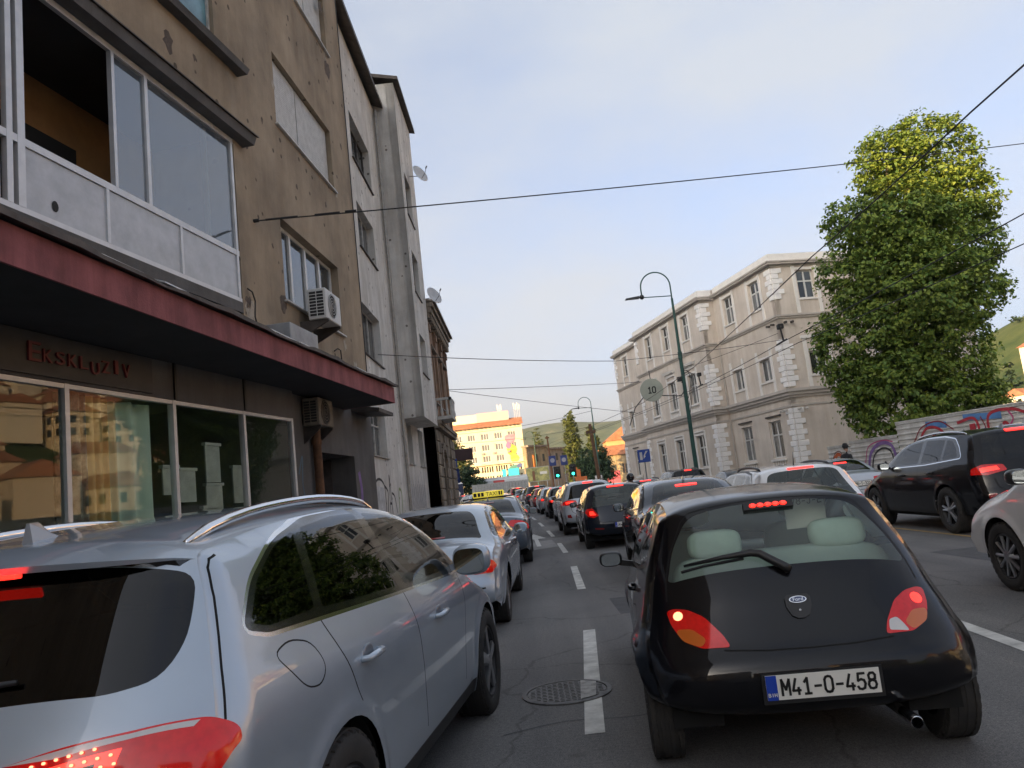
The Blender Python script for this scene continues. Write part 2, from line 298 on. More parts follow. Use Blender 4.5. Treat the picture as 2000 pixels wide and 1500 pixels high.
class Shape:
    def __init__(s, sil, wz, taper=(.0, .0), wheels=None, flare=.0, ub=.93, q=3.2, p=2., sill=.27, shear=0., ds=.02):
        s.q, s.p, s.ub, s.shear = q, p, ub, shear
        c = catmull(sil, ds); L = np.concatenate([[0], np.cumsum(np.linalg.norm(np.diff(c[:, :2], axis=0), axis=1))]); s.L = L[-1]
        n = int(s.L/ds); s.s = np.linspace(0, s.L, n); s.Y, s.Z, s.Rr = (np.interp(s.s, L, c[:, k]) for k in range(3))
        t = np.gradient(np.stack([s.Y, s.Z], 1), axis=0); N = np.stack([t[:, 1], -t[:, 0]], 1); k = max(3, int(.22/ds)); ker = np.hanning(k+2)[1:-1]; ker /= ker.sum()
        Np = np.pad(N, ((k, k), (0, 0)), mode='edge'); N = np.stack([np.convolve(Np[:, j], ker, 'same')[k:-k] for j in (0, 1)], 1); s.N = N/np.linalg.norm(N, axis=1)[:, None]
        s.ytop = s.Y[s.Z.argmax()]; s.len = s.Y.max(); w = np.array(wz, float); zz = np.linspace(w[0, 0]-.2, w[-1, 0]+.2, 260)
        cw = catmull(w, .02); ww = np.interp(zz, cw[:, 0], cw[:, 1]); s.zz, s.ww = zz, ww; s.taper = taper; s.wheels = wheels or []; s.flare = flare; s.sill = sill
        s.tb = 1-(1-ub**q)**(1/p)
        iy, iz = s.yz(s.s, np.full(len(s.s), ub)); s.inner = np.stack([iy, iz], 1); s.irad = s.Rr*(1-s.tb)
    def W(s, y, z):
        w = np.interp(z, s.zz, s.ww); a = np.clip((y-s.len*.52)/(s.len*.48), 0, 1); b = np.clip((s.len*.52-y)/(s.len*.52), 0, 1)
        w = w*(1-s.taper[1]*a**2.6-s.taper[0]*b**2.6)
        for (wy, wzz, wr) in s.wheels:
            r = np.hypot(y-wy, z-wzz); w = w+s.flare*np.exp(-((r-wr)/.055)**2)*(z > wzz-.25)
        return w
    def yz(s, q, u):
        t = 1-(1-np.minimum(np.abs(u), .9999)**s.q)**(1/s.p); r = np.interp(q, s.s, s.Rr)*t
        return np.interp(q, s.s, s.Y)+np.interp(q, s.s, s.N[:, 0])*r, np.interp(q, s.s, s.Z)+np.interp(q, s.s, s.N[:, 1])*r
    def strip(s, q, u):
        y, z = s.yz(q, u); return np.stack([u*s.W(y, z)+s.shear*(z-.3), y, z], 1)
    def strip_n(s, q, u):
        e = .012; P = lambda a, b: s.strip(a, b); a = P(np.clip(q+e, 0, s.L), u)-P(np.clip(q-e, 0, s.L), u); b = P(q, np.clip(u+e, -.9995, .9995))-P(q, np.clip(u-e, -.9995, .9995))
        n = np.cross(b, a); n /= np.linalg.norm(n, axis=1)[:, None]+1e-12; return n
    def side_x(s, y, z):
        P = np.stack([y, z], 1); d, i, t = seg_dist(P, s.inner[:-1], s.inner[1:]); r = s.irad[i]*(1-t)+s.irad[i+1]*t
        tt = s.tb+(1-s.tb)*np.minimum(d/r, 1); return (1-(1-tt)**s.p)**(1/s.q)*s.W(y, z)
    def side(s, y, z): return np.stack([s.side_x(y, z)+s.shear*(z-.3), y, z], 1)
    def side_n(s, y, z):
        e = .012; a = (s.side_x(y+e, z)-s.side_x(y-e, z))/(2*e); b = (s.side_x(y, z+e)-s.side_x(y, z-e))/(2*e)
        n = np.stack([np.ones(len(y)), -a, -b], 1); return n/np.linalg.norm(n, axis=1)[:, None]
    def sr(s, z):              # arc position on the tail at height z
        k = s.Y < s.ytop; return float(np.interp(z, np.maximum.accumulate(s.Z[k]), s.s[k]))
    def sf(s, z):              # on the nose / windscreen at height z
        k = s.Y >= s.ytop; return float(np.interp(z, np.maximum.accumulate(s.Z[k][::-1]), s.s[k][::-1]))
    def sy(s, y):              # on top at length y
        k = (s.s > s.sr(.5)) & (s.s < s.sf(.6)); return float(np.interp(y, np.maximum.accumulate(s.Y[k]), s.s[k]))
    def uz(s, x, z, front=False):   # rear-view metres -> strip domain
        q = s.sf(z) if front else s.sr(z); y0, z0 = np.interp(q, s.s, s.Y), np.interp(q, s.s, s.Z)
        u = x/float(s.W(np.array([y0]), np.array([z0]))[0])
        for _ in range(3):
            yy, zz = s.yz(np.array([q]), np.array([u])); u = max(-.992, min(.992, x/float(s.W(yy, zz)[0])))
        return (q, u*.8)
    def at(s, x, z, front=False, out=0.):   # point on the tail / nose
        q, v = s.uz(x, z, front); a = np.array([q]); b = np.array([v/.8]); return Vector((s.strip(a, b)+s.strip_n(a, b)*out)[0])
def patch_objs(mapf, nrmf, V, F, reg, names, mats, parent, mirror=None, flip=False, sub=None):
    P = mapf(V); N = nrmf(V)
    if mirror is not None: P = P*np.array([-1, 1, 1])+np.array([2*mirror*1.0, 0, 0])*(P[:, 2:3]-.3); N = N*np.array([-1, 1, 1]); F = F[:, ::-1]
    # orient faces by normals
    a = np.cross(P[F[:, 1]]-P[F[:, 0]], P[F[:, 2]]-P[F[:, 0]]); bad = (a*N[F].mean(1)).sum(1) < 0; F = F.copy(); F[bad] = F[bad][:, ::-1]
    out = {}; order = {}
    for i, nm in [(-1, names[-1])]+[(i, names[i]) for i in range(len(names)-1)]: order.setdefault(nm[0], []).append((i, nm))
    for nm, items in order.items():
        ids = [i for i, _ in items]; f = F[np.isin(reg, ids)]
        if not len(f): continue
        r = reg[np.isin(reg, ids)]; u, inv = np.unique(f, return_inverse=True); ml = []; mi = np.zeros(len(f), int)
        for i, (n_, m_) in items:
            if m_ not in ml: ml.append(m_)
            mi[r == i] = ml.index(m_)
        o = mesh_obj(nm, P[u], inv.reshape(-1, 3), ml, parent, True, mi, N[u]); out[nm] = o
        if sub and nm in sub: sub[nm](o)
    return out
def shell(S, poly, sp, off, name, m, parent, mirror=False, skirt=.012, subs=()):
    """a lamp or trim: patch of the strip domain standing proud by off"""
    sg = -1 if mirror else 1; q = np.array([(a, b*sg) for a, b in poly]); rs = [(n, np.array([(a, b*sg) for a, b in pp])) for n, pp, _ in subs]
    V, F, reg = cdt(q, [], rs, sp); B = resample(q, sp); nV = len(V)
    a, u = V[:, 0], np.clip(V[:, 1]/.8, -.994, .994); P = S.strip(a, u); N = S.strip_n(a, u); P0 = P+N*off
    t = np.cross(P0[F[:, 1]]-P0[F[:, 0]], P0[F[:, 2]]-P0[F[:, 0]]); bad = (t*N[F].mean(1)).sum(1) < 0; F[bad] = F[bad][:, ::-1]
    a, u = B[:, 0], np.clip(B[:, 1]/.8, -.994, .994); BP = S.strip(a, u); BN = S.strip_n(a, u); n = len(B)
    V2 = np.vstack([P0, BP+BN*off, BP-BN*skirt]); F2 = [(nV+i, nV+(i+1) % n, nV+n+(i+1) % n, nV+n+i) for i in range(n)]
    ml = [m]+[x[2] for x in subs]; mi = list(reg+1)+[0]*n
    return mesh_obj(name, V2, F.tolist()+F2, ml, parent, True, mi, np.vstack([N, BN, BN]))
LIN = (.035, .035, .035)
def paint(name, col, metal=.0, rough=.35, coat=1., var=.06):
    if max(col) < .02: coat = .6
    return mat('paint_'+name, col, rough, metal, .5 if max(col) > .1 else .08, coat, .02, var=var, vs=2.5, lining=LIN)
P_SILVER = paint('silver', (.41, .48, .56), .42, .36); P_BLACK = paint('black', (.0045, .0045, .006), 0, .3); P_DARK = paint('graphite', (.028, .034, .044), .5, .34)
P_SILV2 = paint('silver_pale', (.50, .54, .59), .35, .38); P_WHITE = paint('white', (.80, .80, .80), 0, .3); P_GREY = paint('grey', (.20, .205, .21), .6, .36); P_RED = paint('red', (.30, .02, .015), .2, .35); P_NAVY = paint('navy', (.008, .012, .022), .1, .3)
P_STEEL = paint('steel_blue', (.10, .13, .17), .55, .34); P_CHAMP = paint('champagne', (.42, .40, .37), .6, .36)
BLK = mat('black_plastic', (.012, .012, .013), .45, var=.2, vs=20); GLOSSB = mat('black_gloss', (.006, .006, .007), .12, coat=.6); RUB = mat('tyre_rubber', (.016, .016, .016), .8, var=.35, vs=14, col2=(.035, .031, .027), bump=.25, bs=180)
CHR = mat('chrome', (.75, .76, .78), .12, 1.); ALU = mat('alloy_rim', (.42, .43, .45), .3, .9, var=.2, vs=25); GAP = mat('panel_gap', (.004, .004, .004), .9); WELL = mat('wheel_well', (.006, .006, .006), .95)
G_CLEAR = glass('car_glass_clear', (.84, .93, .88), haze=.07, hcol=(.55, .66, .62)); G_MID = glass('car_glass_tint', (.42, .48, .46)); G_DARK = glass('car_glass_privacy', (.05, .055, .055)); G_MIR = mat('mirror_glass', (.45, .5, .52), .03, 1.)  # clear glass haze: dusty film, its pale green standing in for sky reflection
L_RED = mat('lamp_red', (.26, .004, .004), .1, coat=.5, emit=(1, .008, .004), es=.05, var=.4, vs=30); L_LIT = mat('lamp_lit', (.6, .02, .015), .2, coat=.6, emit=(1, .022, .012), es=.75, var=.5, vs=30); L_HOT = mat('lamp_hot', (.8, .2, .1), .3, emit=(1, .20, .10), es=1.1)
L_OFF = mat('lamp_red_unlit', (.28, .008, .008), .12, coat=1.); L_AMB = mat('lamp_amber', (.55, .12, .01), .15, coat=1.); L_CLR = mat('lamp_clear', (.55, .55, .55), .15, coat=1.)
SEAT = mat('seat_cloth', (.03, .03, .032), .9); SEATG = mat('seat_glass_tint', (.56, .68, .60), .85, var=.1, vs=9); PLATE = mat('plate_white', (.72, .71, .66), .35); PBLUE = mat('plate_blue', (.01, .05, .38), .4); PTXT = mat('plate_black', (.01, .01, .01), .5)  # SEATG cloth takes the green of the tinted glass into its colour
WH = {}
def wheel_meshes(Rr, tw, style):
    k = (Rr, tw, style)
    if k in WH: return WH[k]
    h = tw/2; rr = Rr*.66 if style != 'steel' else Rr*.60
    t = MB().lathe([(rr, h*.82), (rr+.01, h*.95), (rr+.04, h*1.03), (Rr-.045, h*1.04), (Rr-.02, h*.96), (Rr-.006, h*.80), (Rr, h*.45), (Rr, -h*.45), (Rr-.006, -h*.8), (Rr-.03, -h), (rr, -h*.9)], 40, 'x')
    for gx in (-.5, -.17, .17, .5):       # circumferential grooves as raised ribs between
        t.lathe([(Rr-.004, h*gx*1.5-.012), (Rr+.004, h*gx*1.5-.010), (Rr+.004, h*gx*1.5+.010), (Rr-.004, h*gx*1.5+.012)], 40, 'x')
    for j in range(36):
        a = 2*math.pi*j/36
        for sg in (-1, 1):
            P = [(sg*h*.95, a), (sg*h*.95, a+.09), (sg*h*.60, a+.15), (sg*h*.60, a+.06)]
            V = [(x, (Rr-.03 if abs(x) > h*.9 else Rr+.002)*math.cos(b), (Rr-.03 if abs(x) > h*.9 else Rr+.002)*math.sin(b)) for x, b in P]+[(x, (Rr-.008 if abs(x) > h*.9 else Rr+.006)*math.cos(b), (Rr-.008 if abs(x) > h*.9 else Rr+.006)*math.sin(b)) for x, b in P]
            t.add(V, [(4, 5, 6, 7), (0, 1, 5, 4), (1, 2, 6, 5), (2, 3, 7, 6), (3, 0, 4, 7)])
    r = MB().lathe([(rr, h*.55), (rr+.002, h*.86), (rr-.008, h*.92), (rr-.018, h*.86), (rr-.03, h*.55), (rr-.04, h*.1), (.02, h*.08)], 36, 'x')
    ns = {'ten': 10, 'five': 5, 'seven': 7, 'steel': 8, 'twin': 5}[style]; r.cur = 1
    for j in range(ns):
        a0 = 2*math.pi*j/ns
        for da in ((-.14, .14) if style == 'twin' else (0,)):
            a = a0+da; w0, w1 = {'ten': (.030, .036), 'five': (.055, .085), 'seven': (.04, .055), 'steel': (.05, .05), 'twin': (.03, .034)}[style]
            d = np.array([0, math.cos(a), math.sin(a)]); e = np.array([0, -math.sin(a), math.cos(a)]); X = np.array([1., 0, 0]); ro = rr-.012
            P = [d*.04-e*w0/2+X*h*.62, d*.04+e*w0/2+X*h*.62, d*ro+e*w1/2+X*h*.72, d*ro-e*w1/2+X*h*.72]; Q = [p+X*h*.30 if i < 2 else p+X*h*.12 for i, p in enumerate(P)]
            mid = [(Q[0]+Q[1])/2+X*.008, (Q[2]+Q[3])/2+X*.008]
            r.add(P+Q+mid, [(0, 4, 7, 3), (1, 2, 6, 5), (2, 3, 7, 9, 6), (4, 8, 9, 7), (8, 5, 6, 9)])
    r.lathe([(.0, h*1.0), (.03, h*1.0), (.055, h*.93), (.065, h*.6)], 16, 'x')
    to = t.obj('wheel', RUB); ro_ = r.obj('rim', [BLK if style != 'steel' else ALU, ALU]); auto_smooth(to, 35); auto_smooth(ro_, 35)
    WH[k] = (to.data, ro_.data); bpy.data.objects.remove(to); bpy.data.objects.remove(ro_); return WH[k]
def soft(mb, c, s, e=.35, nu=18, nv=12): return mb.ell(c, (s[0]/2, s[1]/2, s[2]/2), nu, nv, e)
def make_car(name, sp, label, group=None, color=None):
    root = empty(name, label=label, cat='car', group=group); S = Shape(sp['sil'], sp['wz'], sp.get('taper', (.05, .06)), [(sp['yr'], sp['hz'], sp['R']+.06), (sp['yf'], sp['hz'], sp['R']+.06)], sp.get('flare', .012), sp.get('ub', .93), sp.get('q', 3.2), shear=sp.get('shear', 0.))
    root['S'] = 0; del root['S']
    d = sp.get('sp', .06); pm = color or sp['paint']; B = ('body', pm); k_ = sp.get('sub', {})
    # ---- sides
    inner = S.inner; lo = sp.get('sill', .27); inn = inner[(inner[:, 1] > lo)]
    tl = sp.get('tail_lift', 0.)
    if tl: inn = inn[(inn[:, 1] > tl) | (inn[:, 0] > sp['yr'])]; border = np.vstack([inn, [[inn[-1, 0], lo], [sp['yr']+.1, lo], [sp['yr'], tl], [inn[0, 0], tl]]])
    else: border = np.vstack([inn, [[inn[-1, 0], lo], [inn[0, 0], lo]]])
    ang = np.linspace(0, 2*math.pi, 40, endpoint=False); Ra = sp['R']+sp.get('arch', .055)
    holes = [np.stack([w+Ra*np.cos(ang), sp['hz']+Ra*np.sin(ang)], 1) for w in (sp['yr'], sp['yf'])]
    regs = []; names = []
    for q, w in sp.get('gaps', []): regs.append(('gap', line_poly(catmull(q, .05) if len(q) > 2 else np.array(q, float), w))); names.append(('body', GAP))
    for q, m in sp.get('flaps', []): regs.append(('flapgap', offset_poly(q, .006))); names.append(('body', GAP)); regs.append(('flap', q)); names.append(('fuel_flap', m or pm))
    for q in sp.get('cladding', []): regs.append(('clad', q)); names.append(('sill_trim', BLK))
    if 'win_out' in sp:
        q = np.array(sp['win_out']); regs.append(('chrome', offset_poly(q, sp.get('trimw', .022)))); names.append(('window_trim', sp.get('trim', BLK))); regs.append(('seal', q)); names.append(('window_trim', GLOSSB))
    for q, gm in sp.get('wins', []): regs.append(('win', np.array(q))); names.append(('side_window', gm))
    if 'hatchgap' in sp:
        z0, z1, o_ = sp['hatchgap']; k = (inner[:, 1] > z0) & (inner[:, 1] < z1) & (inner[:, 0] < S.ytop*.6); q = inner[k]+S.N[k]*o_; regs.append(('gap', line_poly(q[::3], .006))); names.append(('body', GAP))
    names.append(B)
    V, F, reg = cdt(border, holes, regs, d)
    mp = lambda v: S.side(v[:, 0], v[:, 1]); mn = lambda v: S.side_n(v[:, 0], v[:, 1])
    patch_objs(mp, mn, V, F, reg, names, None, root); patch_objs(mp, mn, V, F, reg, names, None, root, mirror=S.shear)
    # ---- strip: tail, roof, windscreen, bonnet, nose
    ub = S.ub; ss = S.s; rect = np.array([(a, ub*.8) for a in ss]+[(a, -ub*.8) for a in ss[::-1]])
    regs = []; names = []
    for q, w in sp.get('tgaps', []):
        for sg in (1, -1):
            pts = np.array([S.uz(x*sg, z) for x, z in q]); regs.append(('g', line_poly(pts, w))); names.append(('body', GAP))
    for key, nm, m, front in sp.get('tail', []):
        q = np.array([S.uz(x, z, front) for x, z in resample(rpoly(key, .05), .05)]); regs.append((nm, q)); names.append((nm, m))
    names.append(B); V, F, reg = cdt(rect, [], regs, d)
    patch_objs(lambda v: S.strip(v[:, 0], v[:, 1]/.8), lambda v: S.strip_n(v[:, 0], v[:, 1]/.8), V, F, reg, names, None, root)
    # ---- lamps and other proud pieces
    for q, m, nm, subs, both in sp.get('lamps', []):
        pq = [S.uz(x, z) for x, z in resample(rpoly(q, .02), .05)]; sb = [(str(i), [S.uz(x, z) for x, z in a], b) for i, (a, b) in enumerate(subs)]
        if both != 'left': shell(S, pq, d*.8, .006, nm, m, root, False, subs=sb)
        if both: shell(S, pq, d*.8, .006, nm, m, root, True, subs=sb)
    # ---- floor, wells, wheels
    hw = sp['track']; b = MB(); b.box(-hw+.12, hw-.12, sp['yr']+sp.get('floor0', -.35), sp['yf']+.3, sp['hz']-.13, sp['hz']-.05).obj('floor_pan', WELL, root)
    tm, rm = wheel_meshes(sp['R'], sp['tw'], sp.get('rim', 'five'))
    for wy in (sp['yr'], sp['yf']):
        for sg in (-1, 1):
            wb = MB(); aa = np.linspace(-.12, math.pi+.12, 15); wb.add([(x, (Ra+.012)*math.cos(a), (Ra+.012)*math.sin(a)) for x in (sp.get('well', .06), -.28) for a in aa], [(i, i+1, 16+i, 15+i) for i in range(14)]); wb.add([(-.28, (Ra+.012)*math.cos(a), (Ra+.012)*math.sin(a)) for a in aa], [tuple(range(15))]); wl = wb.obj('wheel_well', WELL, root); wl.location = (sg*(hw-.10), wy, sp['hz']); wl.rotation_euler = (0, 0, 0 if sg > 0 else math.pi)
            o = mesh_obj('wheel', None, None, None, root, me=tm); o.location = (sg*(hw-sp['tw']/2-.012), wy, sp['R']+.002); o.rotation_euler = (random.random()*6, 0, 0 if sg > 0 else math.pi); mesh_obj('rim', None, None, None, o, me=rm)
    # ---- mirrors
    if 'mirror' in sp:
        mx_, my, mz = sp['mirror']; ms = sp.get('msize', (.10, .07, .075))
        for sg in (-1, 1):
            b = MB(); b.ell((0, .02, 0), ms, 18, 12, .7); b.beam((-sg*ms[0]*.7, .03, -.03), (-sg*(ms[0]+.12), .05, -.06), .06, .04); o = b.obj('door_mirror', sp.get('mirmat', pm), root, ang=50, loc=(sg*mx_+S.shear*.6, my, mz))
            MB().prism([(ms[0]*.80*math.copysign(abs(math.cos(a))**.6, math.cos(a)), 0, ms[2]*.78*math.copysign(abs(math.sin(a))**.6, math.sin(a))) for a in np.linspace(0, 2*math.pi, 24, endpoint=False)], (0, -ms[1]*.86, 0), (0, -ms[1]*.70, 0)).obj('mirror_glass', G_MIR, o)
    # ---- door handles, rails, antenna, wiper
    for y, z in sp.get('handles', []):
        for sg in (-1, 1):
            x = float(S.side_x(np.array([y]), np.array([z]))[0]); sx = sg*x+S.shear*(z-.3)
            b = MB(); b.tube([(sx-sg*.01, y-.10, z), (sx+sg*.028, y-.085, z+.002), (sx+sg*.034, y, z+.004), (sx+sg*.028, y+.085, z+.002), (sx-sg*.01, y+.10, z)], [.012, .014, .016, .014, .012], 8); b.obj('door_handle', sp.get('handmat', pm), root, smooth=True)
    if 'rails' in sp:
        y0, y1, m = sp['rails']
        for sg in (-1, 1):
            pts = []
            for i, y in enumerate(np.linspace(y0, y1, 14)):
                q = S.sy(y); p = S.strip(np.array([q]), np.array([.86*sg]))[0]; pts.append((p[0], p[1], p[2]+.045*math.sin(math.pi*min(1, max(0, (i+.0)/13)))**.45-.004))
            MB().tube(pts, [.012]+[.02]*12+[.012], 8).obj('roof_rail', m, root, smooth=True)
    if 'fin' in sp:
        y = sp['fin']; p = S.strip(np.array([S.sy(y)]), np.array([0.]))[0]; b = MB()
        prof = [(0, 0), (.17, 0), (.10, .025), (.05, .065), (.02, .068)]
        b.add([(w, p[1]+a-.02, p[2]+h-.005) for w in (-.022, .022) for a, h in [(0, 0), (.17, 0)]]+[(w, p[1]+a-.02, p[2]+h) for w in (-.006, .006) for a, h in [(.005, .065), (.045, .068), (.10, .03)]], [(0, 1, 6, 5, 4), (2, 7, 8, 9, 3), (4, 5, 8, 7), (5, 6, 9, 8), (6, 1, 3, 9), (0, 4, 7, 2)]); b.obj('roof_antenna', mat('fin_grey', (.30, .32, .35), .35, .3, coat=.8), root)
    if 'aerial' in sp:
        y, ln = sp['aerial']; p = S.strip(np.array([S.sy(y)]), np.array([0.]))[0]; MB().tube([(p[0], p[1], p[2]-.01), (p[0], p[1], p[2]+.02), (p[0], p[1]-ln*.35, p[2]+ln)], [.016, .008, .004], 6).obj('roof_antenna', BLK, root)
    if 'plate' in sp:
        z, txt, dx = sp['plate']; p = S.at(dx, z, out=.012); pl = MB().box(-.275, .275, -.008, .004, -.07, .07).obj('number_plate', BLK, root, loc=tuple(p)); pl.rotation_euler = (-R(sp.get('ptilt', 4)), 0, 0)
        MB().box(-.258, .258, -.014, -.008, -.05, .062).obj('plate_face', PLATE, pl); MB().box(-.258, -.208, -.0165, -.0145, -.05, .062).obj('plate_band', PBLUE, pl)
        if txt: plate_text('plate_letters', txt, PTXT, pl, (.026, -.0145, .006), .44, .082, .0115); plate_text('plate_country', 'BIH', PLATE, pl, (-.233, -.0168, -.025), .042, .018, .0035)
    if sp.get('seats', True):
        yb, sm, hm = sp['seat_y'], sp.get('seatm', SEAT), sp.get('headm', sp.get('seatm', SEAT)); zb = sp.get('seat_z', .62)
        for sg in (-1, 1):
            b = MB(); soft(b, (sg*.36, yb+.28, zb-.08), (.5, .55, .2)); soft(b, (sg*.36, yb-.02, zb+.22), (.48, .16, .66)); b.obj('front_seat', sm, root, smooth=True)
            b = MB(); soft(b, (sg*.36, yb-.06, zb+.66), (.27, .10, .17), .6); b.obj('headrest', sm, root, smooth=True)
        b = MB(); soft(b, (0, yb-.72, zb-.06), (1.2, .5, .22)); soft(b, (0, yb-.98, zb+.2), (1.18, .16, .56)); b.obj('rear_seat', sm, root, smooth=True)
        for sg in (-1, 1):
            b = MB(); soft(b, (sg*.33, yb-1.0, zb+sp.get('rhead', .53)), sp.get('hsize', (.30, .10, .15)), .6); b.obj('headrest', hm, root, smooth=True)
            b = MB(); b.tube([(sg*.33-.06, yb-1.0, zb+.3), (sg*.33-.06, yb-1.0, zb+.55)], .007, 6).tube([(sg*.33+.06, yb-1.0, zb+.3), (sg*.33+.06, yb-1.0, zb+.55)], .007, 6).obj('headrest_post', CHR, root)
        b = MB(); soft(b, (0, yb+1.05, zb+.18), (1.36, .5, .36), .5); b.obj('dashboard', BLK, root, smooth=True)
        b = MB(); pts = [(-.36+.18*math.cos(a), yb+.62+.06*math.sin(a), zb+.34+.17*math.sin(a)) for a in np.linspace(0, 2*math.pi, 21)]; b.tube(pts, .014, 6, False).obj('steering_wheel', BLK, root, smooth=True)
        MB().box(-.6, .6, max(.3, yb-1.5), yb-1.05, zb+.12, zb+.14).obj('parcel_shelf', SEAT, root)
    return root, S
def place(o, x, y, a, z=0.): o.location = (x, y, z); o.rotation_euler = (0, 0, -R(a)); return o
def recolor(root, a, b):
    for o in root.children:
        for sl_ in o.material_slots:
            if sl_.material == a: sl_.link = 'OBJECT'; sl_.material = b
L_DRK = mat('lamp_dark_red', (.06, .004, .004), .15, coat=.6)
# ---------------- car shapes (metres; y from the tail forward) ----------------
def mirror_poly(h): return h+[(-x, z) for x, z in h[::-1]]
def scale_spec(sp, sy, sz, sx=1.):
    f = lambda q: [(y*sy, z*sz) for y, z in q]; o = dict(sp)
    o['sil'] = [(y*sy, z*sz, r) for y, z, r in sp['sil']]; o['wz'] = [(z*sz, w*sx) for z, w in sp['wz']]
    for k in ('yr', 'yf', 'seat_y'): o[k] = sp[k]*sy
    o['track'] = sp['track']*sx; o['gaps'] = [(f(q), w) for q, w in sp.get('gaps', [])]; o['wins'] = [(f(q), m) for q, m in sp['wins']]; o['win_out'] = f(sp['win_out'])
    o['flaps'] = [(np.array(f(q)), m) for q, m in sp.get('flaps', [])]; g = lambda q: [(x*sx, z*sz) for x, z in q]
    o['tail'] = [(g(q), n, m, fr) for q, n, m, fr in sp['tail']]; o['tgaps'] = [(g(q), w) for q, w in sp.get('tgaps', [])]
    o['lamps'] = [(g(q), m, n, [(g(a), b) for a, b in s], bo) for q, m, n, s, bo in sp['lamps']]
    o['mirror'] = (sp['mirror'][0]*sx, sp['mirror'][1]*sy, sp['mirror'][2]*sz); o['handles'] = f(sp.get('handles', []))
    if 'rails' in sp: o['rails'] = (sp['rails'][0]*sy, sp['rails'][1]*sy, sp['rails'][2])
    if 'plate' in sp: o['plate'] = (sp['plate'][0]*sz, *sp['plate'][1:])
    return o
HATCH = dict(paint=P_NAVY, sil=[(.34, .27, .12), (.10, .31, .18), (.01, .45, .24), (.0, .58, .26), (.04, .70, .26), (.09, .84, .26), (.16, .99, .24), (.30, 1.19, .2), (.43, 1.36, .15), (.52, 1.43, .12), (.75, 1.46, .11), (1.2, 1.48, .1), (1.7, 1.475, .1), (2.15, 1.44, .1), (2.5, 1.35, .12), (2.9, 1.16, .16), (3.2, 1.0, .2), (3.55, .90, .25), (3.82, .78, .28), (3.98, .60, .28), (4.02, .44, .2), (3.92, .27, .12)],
    wz=[(.2, .80), (.35, .845), (.55, .868), (.75, .872), (.88, .86), (.97, .835), (1.05, .80), (1.2, .735), (1.35, .665), (1.48, .60)], taper=(.06, .08), yr=.68, yf=3.22, hz=.30, R=.305, tw=.195, track=.855, rim='seven', sp=.07,
    win_out=rpoly([(.62, 1.06), (.70, 1.20), (.86, 1.36), (1.2, 1.405), (1.7, 1.41), (2.1, 1.375), (2.5, 1.24), (2.86, 1.02), (2.75, .985), (1.6, .995)], .05).tolist(),
    wins=[(rpoly([(.74, 1.08), (.80, 1.2), (.92, 1.335), (1.15, 1.375), (1.5, 1.385), (1.52, 1.015)], .03).tolist(), G_MID), (rpoly([(1.62, 1.01), (1.60, 1.385), (1.75, 1.385), (2.08, 1.345), (2.45, 1.23), (2.74, 1.015)], .03).tolist(), G_MID)],
    gaps=[([(1.56, .99), (1.6, .7), (1.58, .36)], .01), ([(2.78, .98), (2.74, .7), (2.7, .36)], .01), ([(.66, 1.05), (.8, .85), (1.0, .72), (1.08, .5), (1.1, .36)], .01)],
    tail=[(mirror_poly([(.66, .98), (.62, 1.02), (.56, 1.2), (.50, 1.36), (.42, 1.385)]), 'rear_window', G_CLEAR, False), (mirror_poly([(.62, 1.03), (.55, 1.30), (.48, 1.39)]), 'windscreen', G_CLEAR, True)], tgaps=[([(.0, .60), (.45, .61), (.56, .68), (.6, .78)], .012), ([(.60, 1.0), (.64, .9), (.62, .8)], .01)],
    lamps=[([(.50, .78), (.62, .97), (.76, 1.0), (.80, .93), (.74, .80), (.62, .74)], L_RED, 'tail_light', [([(.56, .80), (.62, .90), (.70, .91), (.70, .82)], L_LIT)], True), ([(-.2, 1.395), (.2, 1.395), (.2, 1.42), (-.2, 1.42)], L_LIT, 'brake_light', [], False), ([(.42, .44), (.62, .45), (.62, .48), (.42, .47)], L_OFF, 'reflector', [], True)],
    mirror=(.93, 2.62, 1.02), handles=[(1.2, .88), (2.2, .87)], plate=(.56, None, 0), seat_y=1.75, aerial=(.72, .14))
